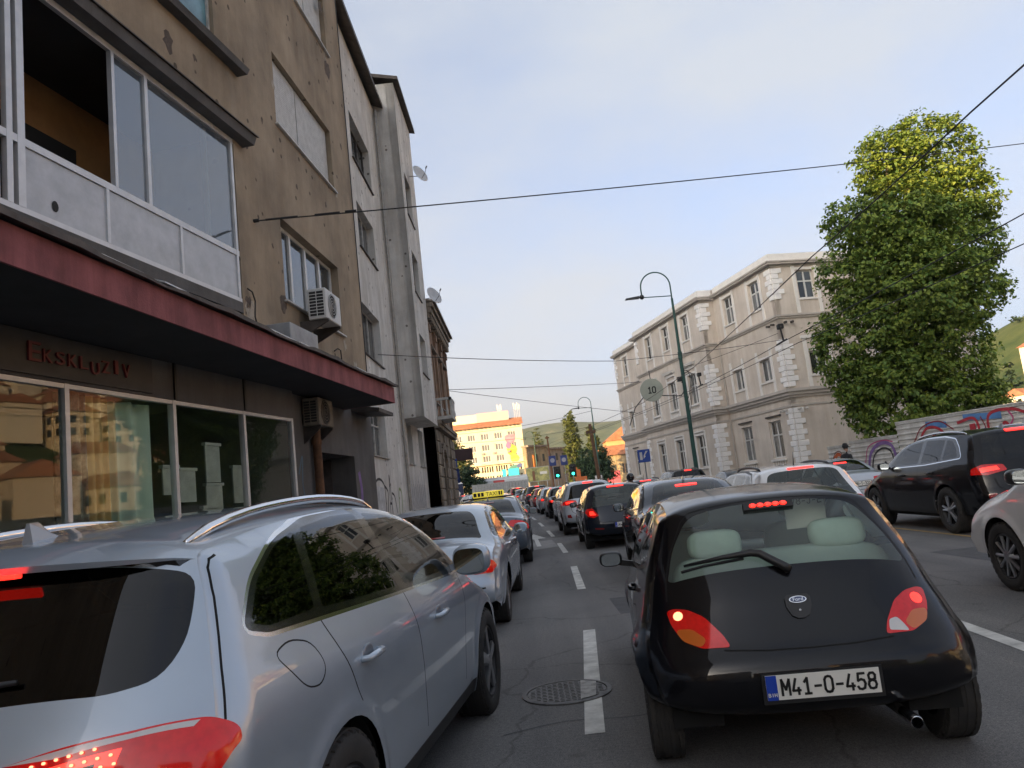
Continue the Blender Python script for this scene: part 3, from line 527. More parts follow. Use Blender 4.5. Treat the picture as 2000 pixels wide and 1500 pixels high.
SEDAN = dict(paint=P_DARK, sil=[(.36, .27, .12), (.11, .31, .18), (.01, .44, .24), (.0, .60, .27), (.02, .78, .28), (.05, .93, .26), (.10, 1.02, .22), (.22, 1.055, .18), (.50, 1.085, .16), (.66, 1.12, .15), (.95, 1.28, .14), (1.22, 1.39, .12), (1.5, 1.44, .11), (1.95, 1.465, .1), (2.4, 1.44, .1), (2.75, 1.36, .12), (3.15, 1.17, .16), (3.45, 1.03, .2), (3.8, .95, .24), (4.2, .86, .28), (4.48, .73, .28), (4.6, .56, .26), (4.6, .40, .18), (4.48, .26, .12)],
    wz=[(.2, .82), (.35, .87), (.55, .895), (.78, .9), (.9, .885), (.98, .86), (1.05, .82), (1.2, .75), (1.35, .68), (1.47, .61)], taper=(.05, .07), yr=1.0, yf=3.68, hz=.32, R=.32, tw=.205, track=.88, rim='ten', sp=.07,
    win_out=rpoly([(.78, 1.07), (1.02, 1.22), (1.3, 1.345), (1.65, 1.40), (2.1, 1.405), (2.5, 1.35), (2.85, 1.22), (3.18, 1.03), (3.05, .99), (1.9, 1.0)], .04).tolist(),
    wins=[(rpoly([(.94, 1.075), (1.1, 1.2), (1.36, 1.325), (1.7, 1.37), (1.95, 1.375), (1.98, 1.02)], .03).tolist(), G_MID), (rpoly([(2.06, 1.02), (2.03, 1.375), (2.2, 1.37), (2.5, 1.315), (2.8, 1.2), (3.04, 1.025)], .03).tolist(), G_MID)],
    gaps=[([(2.02, .99), (2.05, .7), (2.03, .36)], .01), ([(3.1, .99), (3.08, .7), (3.05, .36)], .01), ([(.98, 1.05), (1.2, .9), (1.36, .75), (1.42, .55), (1.45, .36)], .01)],
    tail=[(mirror_poly([(.62, 1.12), (.58, 1.2), (.5, 1.38), (.4, 1.40)]), 'rear_window', G_MID, False), (mirror_poly([(.64, 1.05), (.56, 1.32), (.48, 1.385)]), 'windscreen', G_CLEAR, True)], tgaps=[([(0, .64), (.5, .64), (.56, .74), (.6, .92), (.62, 1.02)], .012)],
    lamps=[([(.36, .80), (.36, .93), (.62, .95), (.82, .93), (.845, .84), (.8, .78), (.6, .77)], L_RED, 'tail_light', [([(.60, .82), (.60, .91), (.76, .90), (.76, .82)], L_LIT)], True), ([(-.17, 1.325), (.17, 1.325), (.17, 1.35), (-.17, 1.35)], L_LIT, 'brake_light', [], False)],
    mirror=(.97, 2.98, 1.03), handles=[(1.5, .90), (2.55, .89)], plate=(.82, None, 0), seat_y=2.1, fin=1.3)
SUV = dict(paint=P_SILV2, sil=[(.34, .33, .12), (.10, .37, .18), (.01, .50, .24), (.0, .64, .26), (.04, .78, .27), (.08, .95, .26), (.14, 1.12, .24), (.26, 1.34, .18), (.36, 1.52, .14), (.44, 1.60, .12), (.75, 1.635, .11), (1.3, 1.66, .1), (1.8, 1.66, .1), (2.3, 1.62, .1), (2.65, 1.52, .12), (3.05, 1.31, .16), (3.4, 1.13, .2), (3.75, 1.05, .24), (4.1, .96, .28), (4.34, .82, .28), (4.45, .62, .26), (4.45, .46, .18), (4.34, .31, .12)],
    wz=[(.25, .84), (.4, .885), (.6, .91), (.85, .915), (1.0, .905), (1.1, .88), (1.18, .845), (1.35, .775), (1.5, .71), (1.66, .64)], taper=(.05, .07), yr=.88, yf=3.55, hz=.355, R=.355, tw=.225, track=.905, rim='five', sp=.07, sill=.32,
    win_out=rpoly([(.56, 1.22), (.66, 1.38), (.82, 1.53), (1.2, 1.585), (1.8, 1.59), (2.25, 1.55), (2.62, 1.42), (3.02, 1.16), (2.9, 1.125), (1.6, 1.15)], .05).tolist(),
    wins=[(rpoly([(.66, 1.235), (.74, 1.37), (.88, 1.495), (1.05, 1.53), (1.08, 1.205)], .03).tolist(), G_DARK), (rpoly([(1.14, 1.2), (1.12, 1.535), (1.7, 1.555), (1.75, 1.175)], .03).tolist(), G_MID), (rpoly([(1.85, 1.17), (1.81, 1.555), (2.2, 1.515), (2.58, 1.39), (2.86, 1.155)], .03).tolist(), G_MID)],
    gaps=[([(1.79, 1.15), (1.84, .8), (1.82, .42)], .01), ([(2.92, 1.12), (2.9, .8), (2.86, .42)], .01), ([(1.08, 1.18), (1.2, .95), (1.3, .8), (1.32, .45)], .01)],
    tail=[(mirror_poly([(.70, 1.13), (.66, 1.18), (.60, 1.36), (.54, 1.52), (.46, 1.545)]), 'rear_window', G_DARK, False), (mirror_poly([(.66, 1.16), (.58, 1.48), (.50, 1.56)]), 'windscreen', G_CLEAR, True)], tgaps=[([(0, .66), (.5, .66), (.6, .74), (.62, .88)], .012)],
    lamps=[([(.42, .98), (.45, 1.07), (.72, 1.12), (.85, 1.10), (.87, 1.0), (.70, .94)], L_RED, 'tail_light', [([(.52, 1.0), (.54, 1.06), (.76, 1.07), (.76, 1.0)], L_LIT)], True), ([(-.16, 1.56), (.16, 1.56), (.16, 1.60), (-.16, 1.60)], L_LIT, 'brake_light', [], False), ([(.62, .52), (.76, .54), (.76, .66), (.66, .66)], L_OFF, 'reflector', [], True)],
    mirror=(.99, 2.86, 1.17), handles=[(1.38, 1.0), (2.35, .98)], plate=(.86, None, 0), seat_y=1.95, seat_z=.74, fin=.8, rails=(.7, 2.2, BLK))
WAGON = dict(HATCH, paint=P_WHITE, sil=[(.34, .27, .12), (.10, .31, .18), (.01, .45, .24), (.0, .60, .26), (.03, .76, .26), (.07, .90, .25), (.14, 1.0, .24), (.32, 1.2, .18), (.46, 1.38, .13), (.56, 1.425, .12), (.9, 1.455, .1), (1.5, 1.475, .1), (2.1, 1.475, .1), (2.6, 1.44, .1), (2.95, 1.35, .12), (3.35, 1.16, .16), (3.65, 1.0, .2), (4.05, .9, .25), (4.34, .78, .28), (4.5, .6, .28), (4.54, .44, .2), (4.44, .27, .12)], yr=.92, yf=3.55, R=.31, hz=.31,
    win_out=rpoly([(.60, 1.08), (.74, 1.24), (.9, 1.36), (1.4, 1.405), (2.1, 1.41), (2.5, 1.375), (2.9, 1.24), (3.26, 1.02), (3.15, .985), (1.8, .995)], .04).tolist(),
    wins=[(rpoly([(.72, 1.08), (.82, 1.21), (.96, 1.33), (1.15, 1.355), (1.18, 1.045)], .03).tolist(), G_MID), (rpoly([(1.25, 1.035), (1.22, 1.36), (1.9, 1.385), (1.93, 1.01)], .03).tolist(), G_MID), (rpoly([(2.02, 1.005), (1.99, 1.385), (2.2, 1.38), (2.5, 1.335), (2.85, 1.22), (3.12, 1.01)], .03).tolist(), G_MID)],
    gaps=[([(1.96, .99), (2.0, .7), (1.98, .36)], .01), ([(3.16, .98), (3.12, .7), (3.08, .36)], .01), ([(1.2, 1.03), (1.28, .85), (1.36, .7), (1.4, .5), (1.4, .36)], .01)],
    tail=[(mirror_poly([(.68, .99), (.65, 1.03), (.58, 1.2), (.52, 1.35), (.44, 1.375)]), 'rear_window', G_CLEAR, False), (mirror_poly([(.62, 1.03), (.55, 1.30), (.48, 1.39)]), 'windscreen', G_CLEAR, True)],
    lamps=[([(.60, .76), (.62, .97), (.74, .99), (.80, .95), (.80, .78), (.72, .74)], L_RED, 'tail_light', [([(.65, .80), (.65, .92), (.75, .92), (.75, .80)], L_LIT)], True), ([(-.2, 1.385), (.2, 1.385), (.2, 1.41), (-.2, 1.41)], L_LIT, 'brake_light', [], False)],
    mirror=(.93, 3.02, 1.02), handles=[(1.5, .88), (2.55, .87)], seat_y=2.1, aerial=(.8, .2), rails=(.75, 2.3, BLK), sp=.06)
MERC = dict(scale_spec(SEDAN, 4.8/4.6, .985, .995), paint=P_SILVER, sp=.045, sil=[(.40, .27, .12), (.12, .30, .18), (.01, .42, .24), (.0, .56, .28), (.03, .66, .30), (.06, .82, .30), (.11, .92, .28), (.22, .985, .24), (.5, 1.01, .18), (.72, 1.03, .16), (1.0, 1.18, .15), (1.32, 1.34, .13), (1.6, 1.405, .11), (2.05, 1.435, .1), (2.5, 1.42, .1), (2.9, 1.33, .12), (3.3, 1.13, .16), (3.6, .99, .2), (3.95, .92, .24), (4.4, .84, .28), (4.65, .72, .28), (4.78, .55, .26), (4.79, .40, .18), (4.66, .26, .12)],
    win_out=rpoly([(.92, 1.02), (1.1, 1.16), (1.38, 1.30), (1.75, 1.365), (2.2, 1.375), (2.6, 1.33), (2.95, 1.2), (3.35, .985), (3.2, .955), (1.9, .965)], .04).tolist(),
    wins=[(rpoly([(1.05, 1.025), (1.18, 1.15), (1.42, 1.275), (1.75, 1.335), (2.05, 1.345), (2.08, .985)], .03).tolist(), G_DARK), (rpoly([(2.16, .985), (2.13, 1.345), (2.3, 1.345), (2.6, 1.295), (2.9, 1.175), (3.18, .98)], .03).tolist(), G_MID)], trim=CHR, trimw=.012, handmat=CHR,
    tail=[(mirror_poly([(.64, 1.055), (.60, 1.12), (.53, 1.30), (.46, 1.355)]), 'rear_window', G_DARK, False), (mirror_poly([(.62, 1.02), (.55, 1.28), (.47, 1.36)]), 'windscreen', G_CLEAR, True)], tgaps=[([(0, .62), (.42, .62), (.50, .70), (.56, .90), (.60, 1.0)], .012), ([(0, .52), (.5, .52), (.7, .53)], .022)],
    lamps=[([(.44, .72), (.54, .88), (.66, .90), (.80, .86), (.83, .78), (.78, .70), (.6, .685)], L_RED, 'tail_light', [([(.60, .74), (.62, .83), (.74, .82), (.74, .73)], L_LIT)], True), ([(-.2, 1.06), (.2, 1.06), (.2, 1.075), (-.2, 1.075)], L_OFF, 'brake_light', [], False)], plate=(.72, None, 0), rim='steel', yr=1.08, yf=3.91, cladding=[], mirror=(.98, 3.1, .99))
del MERC['fin']
TAXI = dict(SEDAN, paint=P_STEEL, sp=.05, lamps=[([(.42, .86), (.50, .97), (.72, .98), (.86, .90), (.875, .80), (.82, .76), (.62, .80)], L_RED, 'tail_light', [], True), ([(-.15, 1.34), (.15, 1.34), (.15, 1.36), (-.15, 1.36)], L_OFF, 'brake_light', [], False)])
Q5 = dict(paint=P_SILVER, sil=[(.38, .28, .12), (.14, .31, .16), (.03, .43, .22), (.0, .58, .26), (.02, .74, .28), (.05, .86, .28), (.085, .99, .28), (.14, 1.10, .28), (.23, 1.25, .25), (.32, 1.40, .20), (.37, 1.475, .16), (.43, 1.52, .13), (.60, 1.545, .12), (.9, 1.578, .115), (1.3, 1.60, .11), (1.75, 1.612, .11), (2.2, 1.595, .11), (2.55, 1.55, .12), (2.9, 1.44, .14), (3.25, 1.27, .17), (3.55, 1.12, .2), (3.85, 1.05, .24), (4.2, .98, .28), (4.45, .88, .29), (4.57, .73, .29), (4.62, .55, .26), (4.60, .40, .18), (4.5, .28, .12)],
    wz=[(.2, .85), (.3, .89), (.42, .915), (.6, .928), (.78, .94), (.9, .945), (.97, .938), (1.05, .915), (1.13, .885), (1.2, .862), (1.35, .81), (1.5, .752), (1.62, .70)], taper=(.045, .06), yr=1.02, yf=3.82, hz=.365, R=.365, tw=.235, track=.945, rim='five', sp=.035, flare=.016, sill=.27, ub=.945, arch=.045,
    win_out=rpoly([(.48, 1.205), (.62, 1.34), (.88, 1.465), (1.25, 1.53), (1.8, 1.55), (2.25, 1.525), (2.62, 1.44), (2.95, 1.27), (3.2, 1.10), (3.05, 1.085), (1.9, 1.12), (.62, 1.17)], [.05, .06, .1, .1, .1, .1, .1, .1, .03, .03, .0, .03]).tolist(),
    wins=[(rpoly([(.535, 1.215), (.66, 1.335), (.86, 1.435), (1.06, 1.48), (.985, 1.19), (.64, 1.19)], [.03, .04, .04, .02, .02, .03]).tolist(), G_DARK), (rpoly([(1.055, 1.185), (1.14, 1.49), (1.5, 1.52), (1.77, 1.522), (1.95, 1.145), (1.2, 1.175)], .02).tolist(), G_DARK), (rpoly([(2.06, 1.14), (1.88, 1.52), (2.22, 1.495), (2.58, 1.41), (2.9, 1.25), (3.06, 1.125), (2.9, 1.115)], .02).tolist(), G_MID)], trim=CHR, trimw=.014, handmat=P_SILVER,
    gaps=[([(.99, 1.17), (1.03, 1.08), (1.1, .95), (1.18, .80)], .008), ([(1.98, 1.12), (2.02, .95), (2.1, .7), (2.14, .42)], .008), ([(3.1, 1.09), (3.12, .9), (3.1, .7), (3.08, .42)], .008)],
    flaps=[(rpoly([(.60, 1.10), (.72, 1.125), (.86, 1.09), (.91, 1.0), (.84, .95), (.73, .965), (.66, 1.04)], .06), None)],
    cladding=[np.array([(1.46, .26), (1.46, .36), (3.38, .36), (3.38, .26)])],
    tail=[(mirror_poly([(.25, 1.105), (.58, 1.125), (.70, 1.165), (.74, 1.26), (.735, 1.36), (.72, 1.455)]), 'rear_window', G_DARK, False), (mirror_poly([(.66, 1.14), (.60, 1.42), (.52, 1.53)]), 'windscreen', G_CLEAR, True)],
    hatchgap=(.99, 1.465, .02),
    tgaps=[([(0, .80), (.5, .80), (.8, .83)], .012)],
    lamps=[([(.30, .92), (.34, .965), (.50, 1.005), (.67, 1.04), (.84, 1.085), (.895, 1.075), (.905, 1.03), (.885, .95), (.85, .86), (.6, .83), (.36, .84)], L_RED, 'tail_light', [([(.36, .935), (.50, .965), (.66, 1.0), (.64, .93), (.5, .89), (.38, .88)], L_LIT), ([(.36, .97), (.50, 1.0), (.67, 1.034), (.82, 1.074), (.81, 1.055), (.66, 1.018), (.5, .982)], L_CLR), ([(.42, .925), (.60, .965), (.60, .955), (.43, .915)], L_DRK), ([(.44, .905), (.61, .94), (.61, .932), (.45, .897)], L_DRK)], True)],
    mirror=(1.03, 3.02, 1.15), msize=(.12, .08, .095), handles=[(1.32, .945), (2.46, .92)], seat_y=2.2, seat_z=.74, fin=.62, rails=(.52, 2.35, CHR), seats=True)
KLAMP = [(.365, .645), (.39, .70), (.46, .79), (.53, .835), (.60, .855), (.635, .85), (.625, .78), (.585, .70), (.50, .655)]
KHOT = [(.583+.024*math.cos(a), .815+.022*math.sin(a)) for a in np.linspace(0, 2*math.pi, 12, endpoint=False)]; KHOT2 = [(.575+.03*math.cos(a), .80+.026*math.sin(a)) for a in np.linspace(0, 2*math.pi, 12, endpoint=False)]
KAMB = rpoly([(.47, .69), (.53, .745), (.605, .755), (.60, .715), (.575, .69), (.50, .66)], .02).tolist(); KREV = rpoly([(.385, .66), (.40, .705), (.44, .715), (.46, .69), (.48, .655)], .012).tolist()
P_KA = mat('paint_black_light_cabin', (.0045, .0045, .006), .3, 0, .08, .65, .02, var=.06, vs=2.5, lining=(.38, .40, .38))
KA = dict(paint=P_KA, well=-.03, tail_lift=.325, floor0=.12, sil=[(.34, .30, .10), (.10, .30, .12), (.015, .35, .18), (-.02, .48, .26), (.0, .57, .28), (.045, .64, .28), (.10, .75, .30), (.155, .87, .30), (.225, 1.0, .28), (.32, 1.14, .22), (.41, 1.27, .16), (.47, 1.325, .12), (.62, 1.352, .11), (.95, 1.375, .1), (1.35, 1.382, .1), (1.75, 1.36, .1), (2.1, 1.27, .12), (2.45, 1.09, .16), (2.75, .94, .2), (3.1, .84, .25), (3.4, .70, .28), (3.56, .55, .26), (3.58, .42, .2), (3.45, .28, .12)],
    wz=[(.2, .68), (.32, .745), (.45, .80), (.58, .822), (.70, .80), (.80, .765), (.9, .735), (1.0, .70), (1.1, .655), (1.25, .585), (1.38, .52)], taper=(.03, .12), yr=.55, yf=2.97, sill=.30, hz=.275, R=.28, tw=.172, track=.825, rim='steel', sp=.032, flare=.034, shear=-.04, q=2.8, ub=.94, arch=.05,
    win_out=rpoly([(.62, 1.02), (.74, 1.17), (.92, 1.28), (1.3, 1.315), (1.7, 1.285), (2.05, 1.15), (2.38, .93), (2.25, .90), (1.2, .945)], .06).tolist(),
    wins=[(rpoly([(.70, 1.03), (.80, 1.15), (.95, 1.245), (1.1, 1.27), (1.14, .985)], .03).tolist(), G_CLEAR), (rpoly([(1.2, .98), (1.17, 1.275), (1.35, 1.285), (1.67, 1.25), (2.0, 1.125), (2.24, .94)], .03).tolist(), G_CLEAR)],
    gaps=[([(1.16, .95), (1.18, .7), (1.2, .36)], .009), ([(2.3, .90), (2.36, .7), (2.3, .36)], .009), ([(.72, .70), (.9, .745), (1.16, .72)], .008)],
    tail=[(mirror_poly([(.575, .985), (.60, 1.0), (.55, 1.13), (.455, 1.255), (.40, 1.285), (.2, 1.298)]), 'rear_window', G_CLEAR, False), (mirror_poly([(.56, .98), (.47, 1.23), (.40, 1.31)]), 'windscreen', G_CLEAR, True)],
    tgaps=[([(0, .612), (.20, .615), (.36, .63), (.40, .635)], .009), ([(.625, .90), (.61, 1.0), (.56, 1.13), (.47, 1.27), (.42, 1.305)], .009), ([(0, .987), (.3, .989), (.57, .99)], .008), ([(0, 1.315), (.25, 1.31), (.42, 1.305)], .009)],
    lamps=[(KLAMP, L_RED, 'tail_light', [(KHOT, L_HOT), (KAMB, L_AMB)], 'left'), (KLAMP, L_RED, 'tail_light', [(KHOT2, L_LIT), (KAMB, L_AMB), (KREV, L_CLR)], False)],
    mirror=(.90, 1.98, .93), msize=(.085, .06, .055), mirmat=BLK, handles=[(1.34, .80)], handmat=P_BLACK, plate=(.455, 'M41-O-458', .005), ptilt=-2, seat_y=1.55, seat_z=.56, seatm=mat('seat_grey', (.34, .40, .37), .9), headm=SEATG, rhead=.53, hsize=(.30, .12, .16))
Q7 = dict(scale_spec(SUV, 5.05/4.45, 1.03, 1.06), paint=P_BLACK, R=.39, hz=.39, tw=.275, yr=1.12, yf=4.12, rim='twin', sp=.05, trim=CHR, trimw=.016, rails=(.8, 2.6, CHR), track=.985)
Q7['wins'] = [(q, G_DARK) for i, (q, _) in enumerate(Q7['wins'])]
WCAR = dict(scale_spec(SUV, 4.3/4.45, .965, .98), paint=P_WHITE, R=.335, hz=.335, tw=.22, rim='ten', sp=.035, yf=3.42, mirmat=mat('mirror_black', (.02, .02, .02), .3, coat=.5))
# ---------------- ground, road, pavements ----------------
def gz(y): return 0. if y < 25 else min(.0075*(y-25), 3.)
_LY = np.array([-60, -20, 0, 5, 8.4, 11.6, 15.3, 20, 26, 30, 38, 50, 65, 80, 100, 130, 160]); _LX = np.array([-5.5, -1.9, -.12, .27, .52, .68, .79, .82, .75, .66, .42, -.1, -1.0, -2.3, -5, -11, -18])
def lane(y): return float(np.interp(y, _LY, _LX))
def ribbon(name, ys, xl, xr, dz, m, parent=None, z=None):
    V = []; F = []
    for i, y in enumerate(ys): V += [(xl(y), y, gz(y)+dz), (xr(y), y, gz(y)+dz)]
    for i in range(len(ys)-1): F.append((2*i, 2*i+1, 2*i+3, 2*i+2))
    return mesh_obj(name, V, F, m, parent)
def asphalt():
    m = bpy.data.materials.new('asphalt'); m.use_nodes = True; t = m.node_tree; b = t.nodes['Principled BSDF']; L = t.links.new; g = nd(t, 'ShaderNodeNewGeometry')
    def noise(s, d=6, r=.6):
        n = nd(t, 'ShaderNodeTexNoise'); n.inputs['Scale'].default_value = s; n.inputs['Detail'].default_value = d; n.inputs['Roughness'].default_value = r; L(g.outputs['Position'], n.inputs['Vector']); return n.outputs[0]
    def ramp(s, a, b_, ca, cb):
        r = nd(t, 'ShaderNodeValToRGB'); r.color_ramp.elements[0].position = a; r.color_ramp.elements[1].position = b_; r.color_ramp.elements[0].color = (*ca, 1); r.color_ramp.elements[1].color = (*cb, 1); L(s, r.inputs[0]); return r.outputs[0]
    def mul(a, b_, f=1.):
        x = nd(t, 'ShaderNodeMix', data_type='RGBA', blend_type='MULTIPLY'); x.inputs[0].default_value = f; L(a, x.inputs[6]); L(b_, x.inputs[7]); return x.outputs[2]
    base = ramp(noise(.45, 7), .3, .7, (.15, .15, .153), (.205, .203, .20))
    grit = ramp(noise(130, 3, .8), .36, .66, (.45, .45, .45), (1.55, 1.52, 1.48)); c = mul(base, grit)
    c = mul(c, ramp(noise(38, 4, .75), .33, .67, (.72, .72, .73), (1.22, 1.21, 1.19)))
    c = mul(c, ramp(noise(.16, 3, .5), .40, .60, (.86, .86, .87), (1.08, 1.08, 1.07)))
    mp = nd(t, 'ShaderNodeMapping'); mp.inputs['Scale'].default_value = (2.2, .10, 1); L(g.outputs['Position'], mp.inputs[0]); n = nd(t, 'ShaderNodeTexNoise'); n.inputs['Scale'].default_value = 1.; n.inputs['Detail'].default_value = 5; L(mp.outputs[0], n.inputs['Vector'])
    c = mul(c, ramp(n.outputs[0], .35, .7, (.78, .78, .79), (1.1, 1.09, 1.07)))
    c = mul(c, ramp(noise(1.7, 9, .72), .60, .70, (1, 1, 1), (.66, .65, .64)))          # oil stains
    v = nd(t, 'ShaderNodeTexVoronoi', feature='DISTANCE_TO_EDGE'); v.inputs['Scale'].default_value = .42; dn = nd(t, 'ShaderNodeMix', data_type='RGBA', blend_type='ADD'); dn.inputs[0].default_value = .5
    nn = nd(t, 'ShaderNodeTexNoise'); nn.inputs['Scale'].default_value = 1.5; nn.inputs['Detail'].default_value = 6; L(g.outputs['Position'], nn.inputs['Vector']); L(g.outputs['Position'], dn.inputs[6]); L(nn.outputs['Color'], dn.inputs[7]); L(dn.outputs[2], v.inputs['Vector'])
    c = mul(c, ramp(v.outputs['Distance'], .002, .007, (.68, .67, .66), (1, 1, 1)))       # cracks
    L(c, b.inputs['Base Color']); b.inputs['Roughness'].default_value = .82; b.inputs['Specular IOR Level'].default_value = .35
    bp = nd(t, 'ShaderNodeBump'); bp.inputs['Strength'].default_value = .55; bp.inputs['Distance'].default_value = .01; L(noise(150, 3, .8), bp.inputs['Height']); L(bp.outputs[0], b.inputs['Normal']); return m
M_ASPH = asphalt(); M_PAVE = mat('paving', (.17, .165, .155), .85, var=.35, vs=1.2, bump=.3, bs=60); M_KERB = mat('kerb_stone', (.26, .25, .235), .8, var=.3, vs=3); M_EARTH = mat('earth', (.09, .085, .06), .95, var=.4, vs=.08)
M_LINE = mat('road_paint', (.62, .61, .57), .7, var=.45, vs=5., bump=.2, bs=120); M_YEL = mat('road_paint_yellow', (.42, .28, .10), .75, var=.5, vs=6.)
ys = np.unique(np.concatenate([np.arange(-80, 26, 5.), np.arange(25, 430, 9.), np.array([600, 1000, 2000, 2690.])]))
ribbon('ground', ys, lambda y: -1600, lambda y: 1600, -.03, M_EARTH)['kind'] = 'structure'
_KY = np.array([-80, -20, 0, 20, 40, 50, 65, 80, 100, 130, 175]); _KX = np.array([10.5, 10.5, 10.6, 10.6, 9.2, 8.0, 6.0, 3.9, .6, -5.5, -14])
kr = lambda y: float(np.interp(y, _KY, _KX)); kl = lambda y: lane(y)-3.15 if y < 39 else lane(y)-3.15-min((y-39)*.6, 12)
road_ys = np.arange(-60, 176, 2.5); road = ribbon('road', road_ys, kl, kr, 0., M_ASPH); road['kind'] = 'structure'
def wall_x(y): return float(np.interp(y, [-60, 11, 17.5, 17.6, 30.6, 30.7, 38.5, 38.6, 60, 175], [-17., -3.72, -3.24, -3.74, -3.74, -3.2, -3.2, -30, -60, -90]))
lp = ribbon('pavement', np.sort(np.concatenate([np.arange(-60, 176, 2.5), [17.5, 17.6, 30.6, 30.7, 38.5, 38.6]])), wall_x, lambda y: kl(y)-.14, .13, M_PAVE); lp['kind'] = 'structure'
rpv = ribbon('pavement', np.arange(-60, 176, 2.5), lambda y: kr(y)+.14, lambda y: 60., .13, M_PAVE); rpv['kind'] = 'structure'
def kerb(xf, y0, y1, parent):
    y = y0; i = 0
    while y < y1:
        a, b = (xf(y+.008), y+.008), (xf(y+.99), y+.99); o = MB().hexa([(a[0], a[1], gz(a[1])-.05), (a[0]+.14, a[1], gz(a[1])-.05), (b[0]+.14, b[1], gz(b[1])-.05), (b[0], b[1], gz(b[1])-.05), (a[0]+.012, a[1], gz(a[1])+.128), (a[0]+.128, a[1], gz(a[1])+.128), (b[0]+.128, b[1], gz(b[1])+.128), (b[0]+.012, b[1], gz(b[1])+.128)]).obj('kerb_stone', M_KERB, parent); y += 1.
kerb(lambda y: kl(y)-.14, -4, 38, lp); kerb(kr, 6, 64, rpv)
def dash(y0, y1, off, w, m=M_LINE, dz=.004, name='lane_dash'):
    n = max(1, int((y1-y0)/1.7)); return ribbon(name, np.linspace(y0, y1, n+1), lambda y: lane(y)+off-w/2, lambda y: lane(y)+off+w/2, dz, m, road)
for k in range(14): dash(-1.75+6.68*k if k else -1.9, 1.65+6.68*k, 0, .125)
for k in range(4): dash(3.6+6.7*k, 7.1+6.7*k, 3.12, .13)
dash(8, 40, 6.35, .09, M_YEL, name='yellow_line')
arrow = mesh_obj('lane_arrow', [(lane(y)+x, y, gz(y)+.0045) for x, y in ((-.62, 21.3), (-.50, 21.3), (-.50, 24.6), (-.24, 24.6), (-.56, 27.2), (-.88, 24.6), (-.62, 24.6))], [(0, 1, 2, 3, 4, 5, 6)], M_LINE, road)
mesh_obj('road_patch', [(lane(y)+x, y, gz(y)+.0035) for x, y in ((-.75, 20.2), (-.08, 20.5), (-.12, 23.5), (-.8, 23.2))], [(0, 1, 2, 3)], mat('asphalt_patch', (.25, .245, .235), .8, var=.3, vs=3), road)
# manhole
mh = empty('manhole_cover', (.15, 5.96, .003), label='round cast iron manhole cover set in the asphalt beside a lane dash', cat='manhole'); M_IRON = mat('cast_iron', (.13, .125, .12), .6, .35, var=.5, vs=18)
MB().lathe([(.335, -.02), (.335, .007), (.318, .010), (.300, .010), (.298, -.004)], 48).obj('ring', M_IRON, mh, ang=30)
MB().lathe([(.292, -.01), (.292, .006), (.0001, .006)], 48).obj('lid', M_IRON, mh, ang=30)
b = MB()
for ix in range(-6, 7):
    for iy in range(-6, 7):
        x, y = ix*.042, iy*.042
        if math.hypot(x, y) < .27: b.box(x-.013, x+.013, y-.013, y+.013, .006, .011) if (ix+iy) % 2 else b.box(x-.018, x+.018, y-.007, y+.007, .006, .010)
b.obj('tread_pattern', M_IRON, mh)['kind'] = 'stuff'
MB().hexa([(.085, -.275, .0112), (.20, -.20, .0112), (.235, .18, .0112), (.12, .26, .0112), (.085, -.275, .0122), (.20, -.20, .0122), (.235, .18, .0122), (.12, .26, .0122)]).obj('worn_paint', mat('road_paint_worn', (.40, .39, .37), .8, var=.6, vs=14), mh)
M_PATCH = mat('asphalt_repair', (.085, .085, .088), .85, var=.35, vs=3, bump=.4, bs=120); rgp = np.random.default_rng(4)
for x0, x1, y0, y1 in ((2.7, 3.3, 8.6, 10.8), (-2.2, -1.5, 6.8, 8.2), (5.7, 7.0, 9.2, 11.4), (.95, 1.5, 9.1, 10.4)):
    mesh_obj('road_repair', [(x0+rgp.uniform(-.04, .04), y0, .0025), (x1, y0+rgp.uniform(-.06, .06), .0025), (x1+rgp.uniform(-.04, .04), y1, .0025), (x0, y1+rgp.uniform(-.06, .06), .0025)], [(0, 1, 2, 3)], M_PATCH, road)
M_SEAL = mat('crack_sealant', (.03, .03, .031), .6)
for pts in ([(.62, 7.2), (1.0, 7.35), (1.25, 7.9), (1.5, 8.0)], [(-.3, 5.1), (.1, 5.25), (.6, 5.2), (1.0, 5.5)], [(3.7, 8.2), (4.2, 9.5), (4.0, 11.0), (4.3, 12.6)]):
    q = line_poly(catmull(np.array(pts), .12), .018); n_ = len(q)//2; mesh_obj('sealed_crack', [(x, y, .0022) for x, y in q], [(i, i+1, 2*n_-2-i, 2*n_-1-i) for i in range(n_-1)], M_SEAL, road)
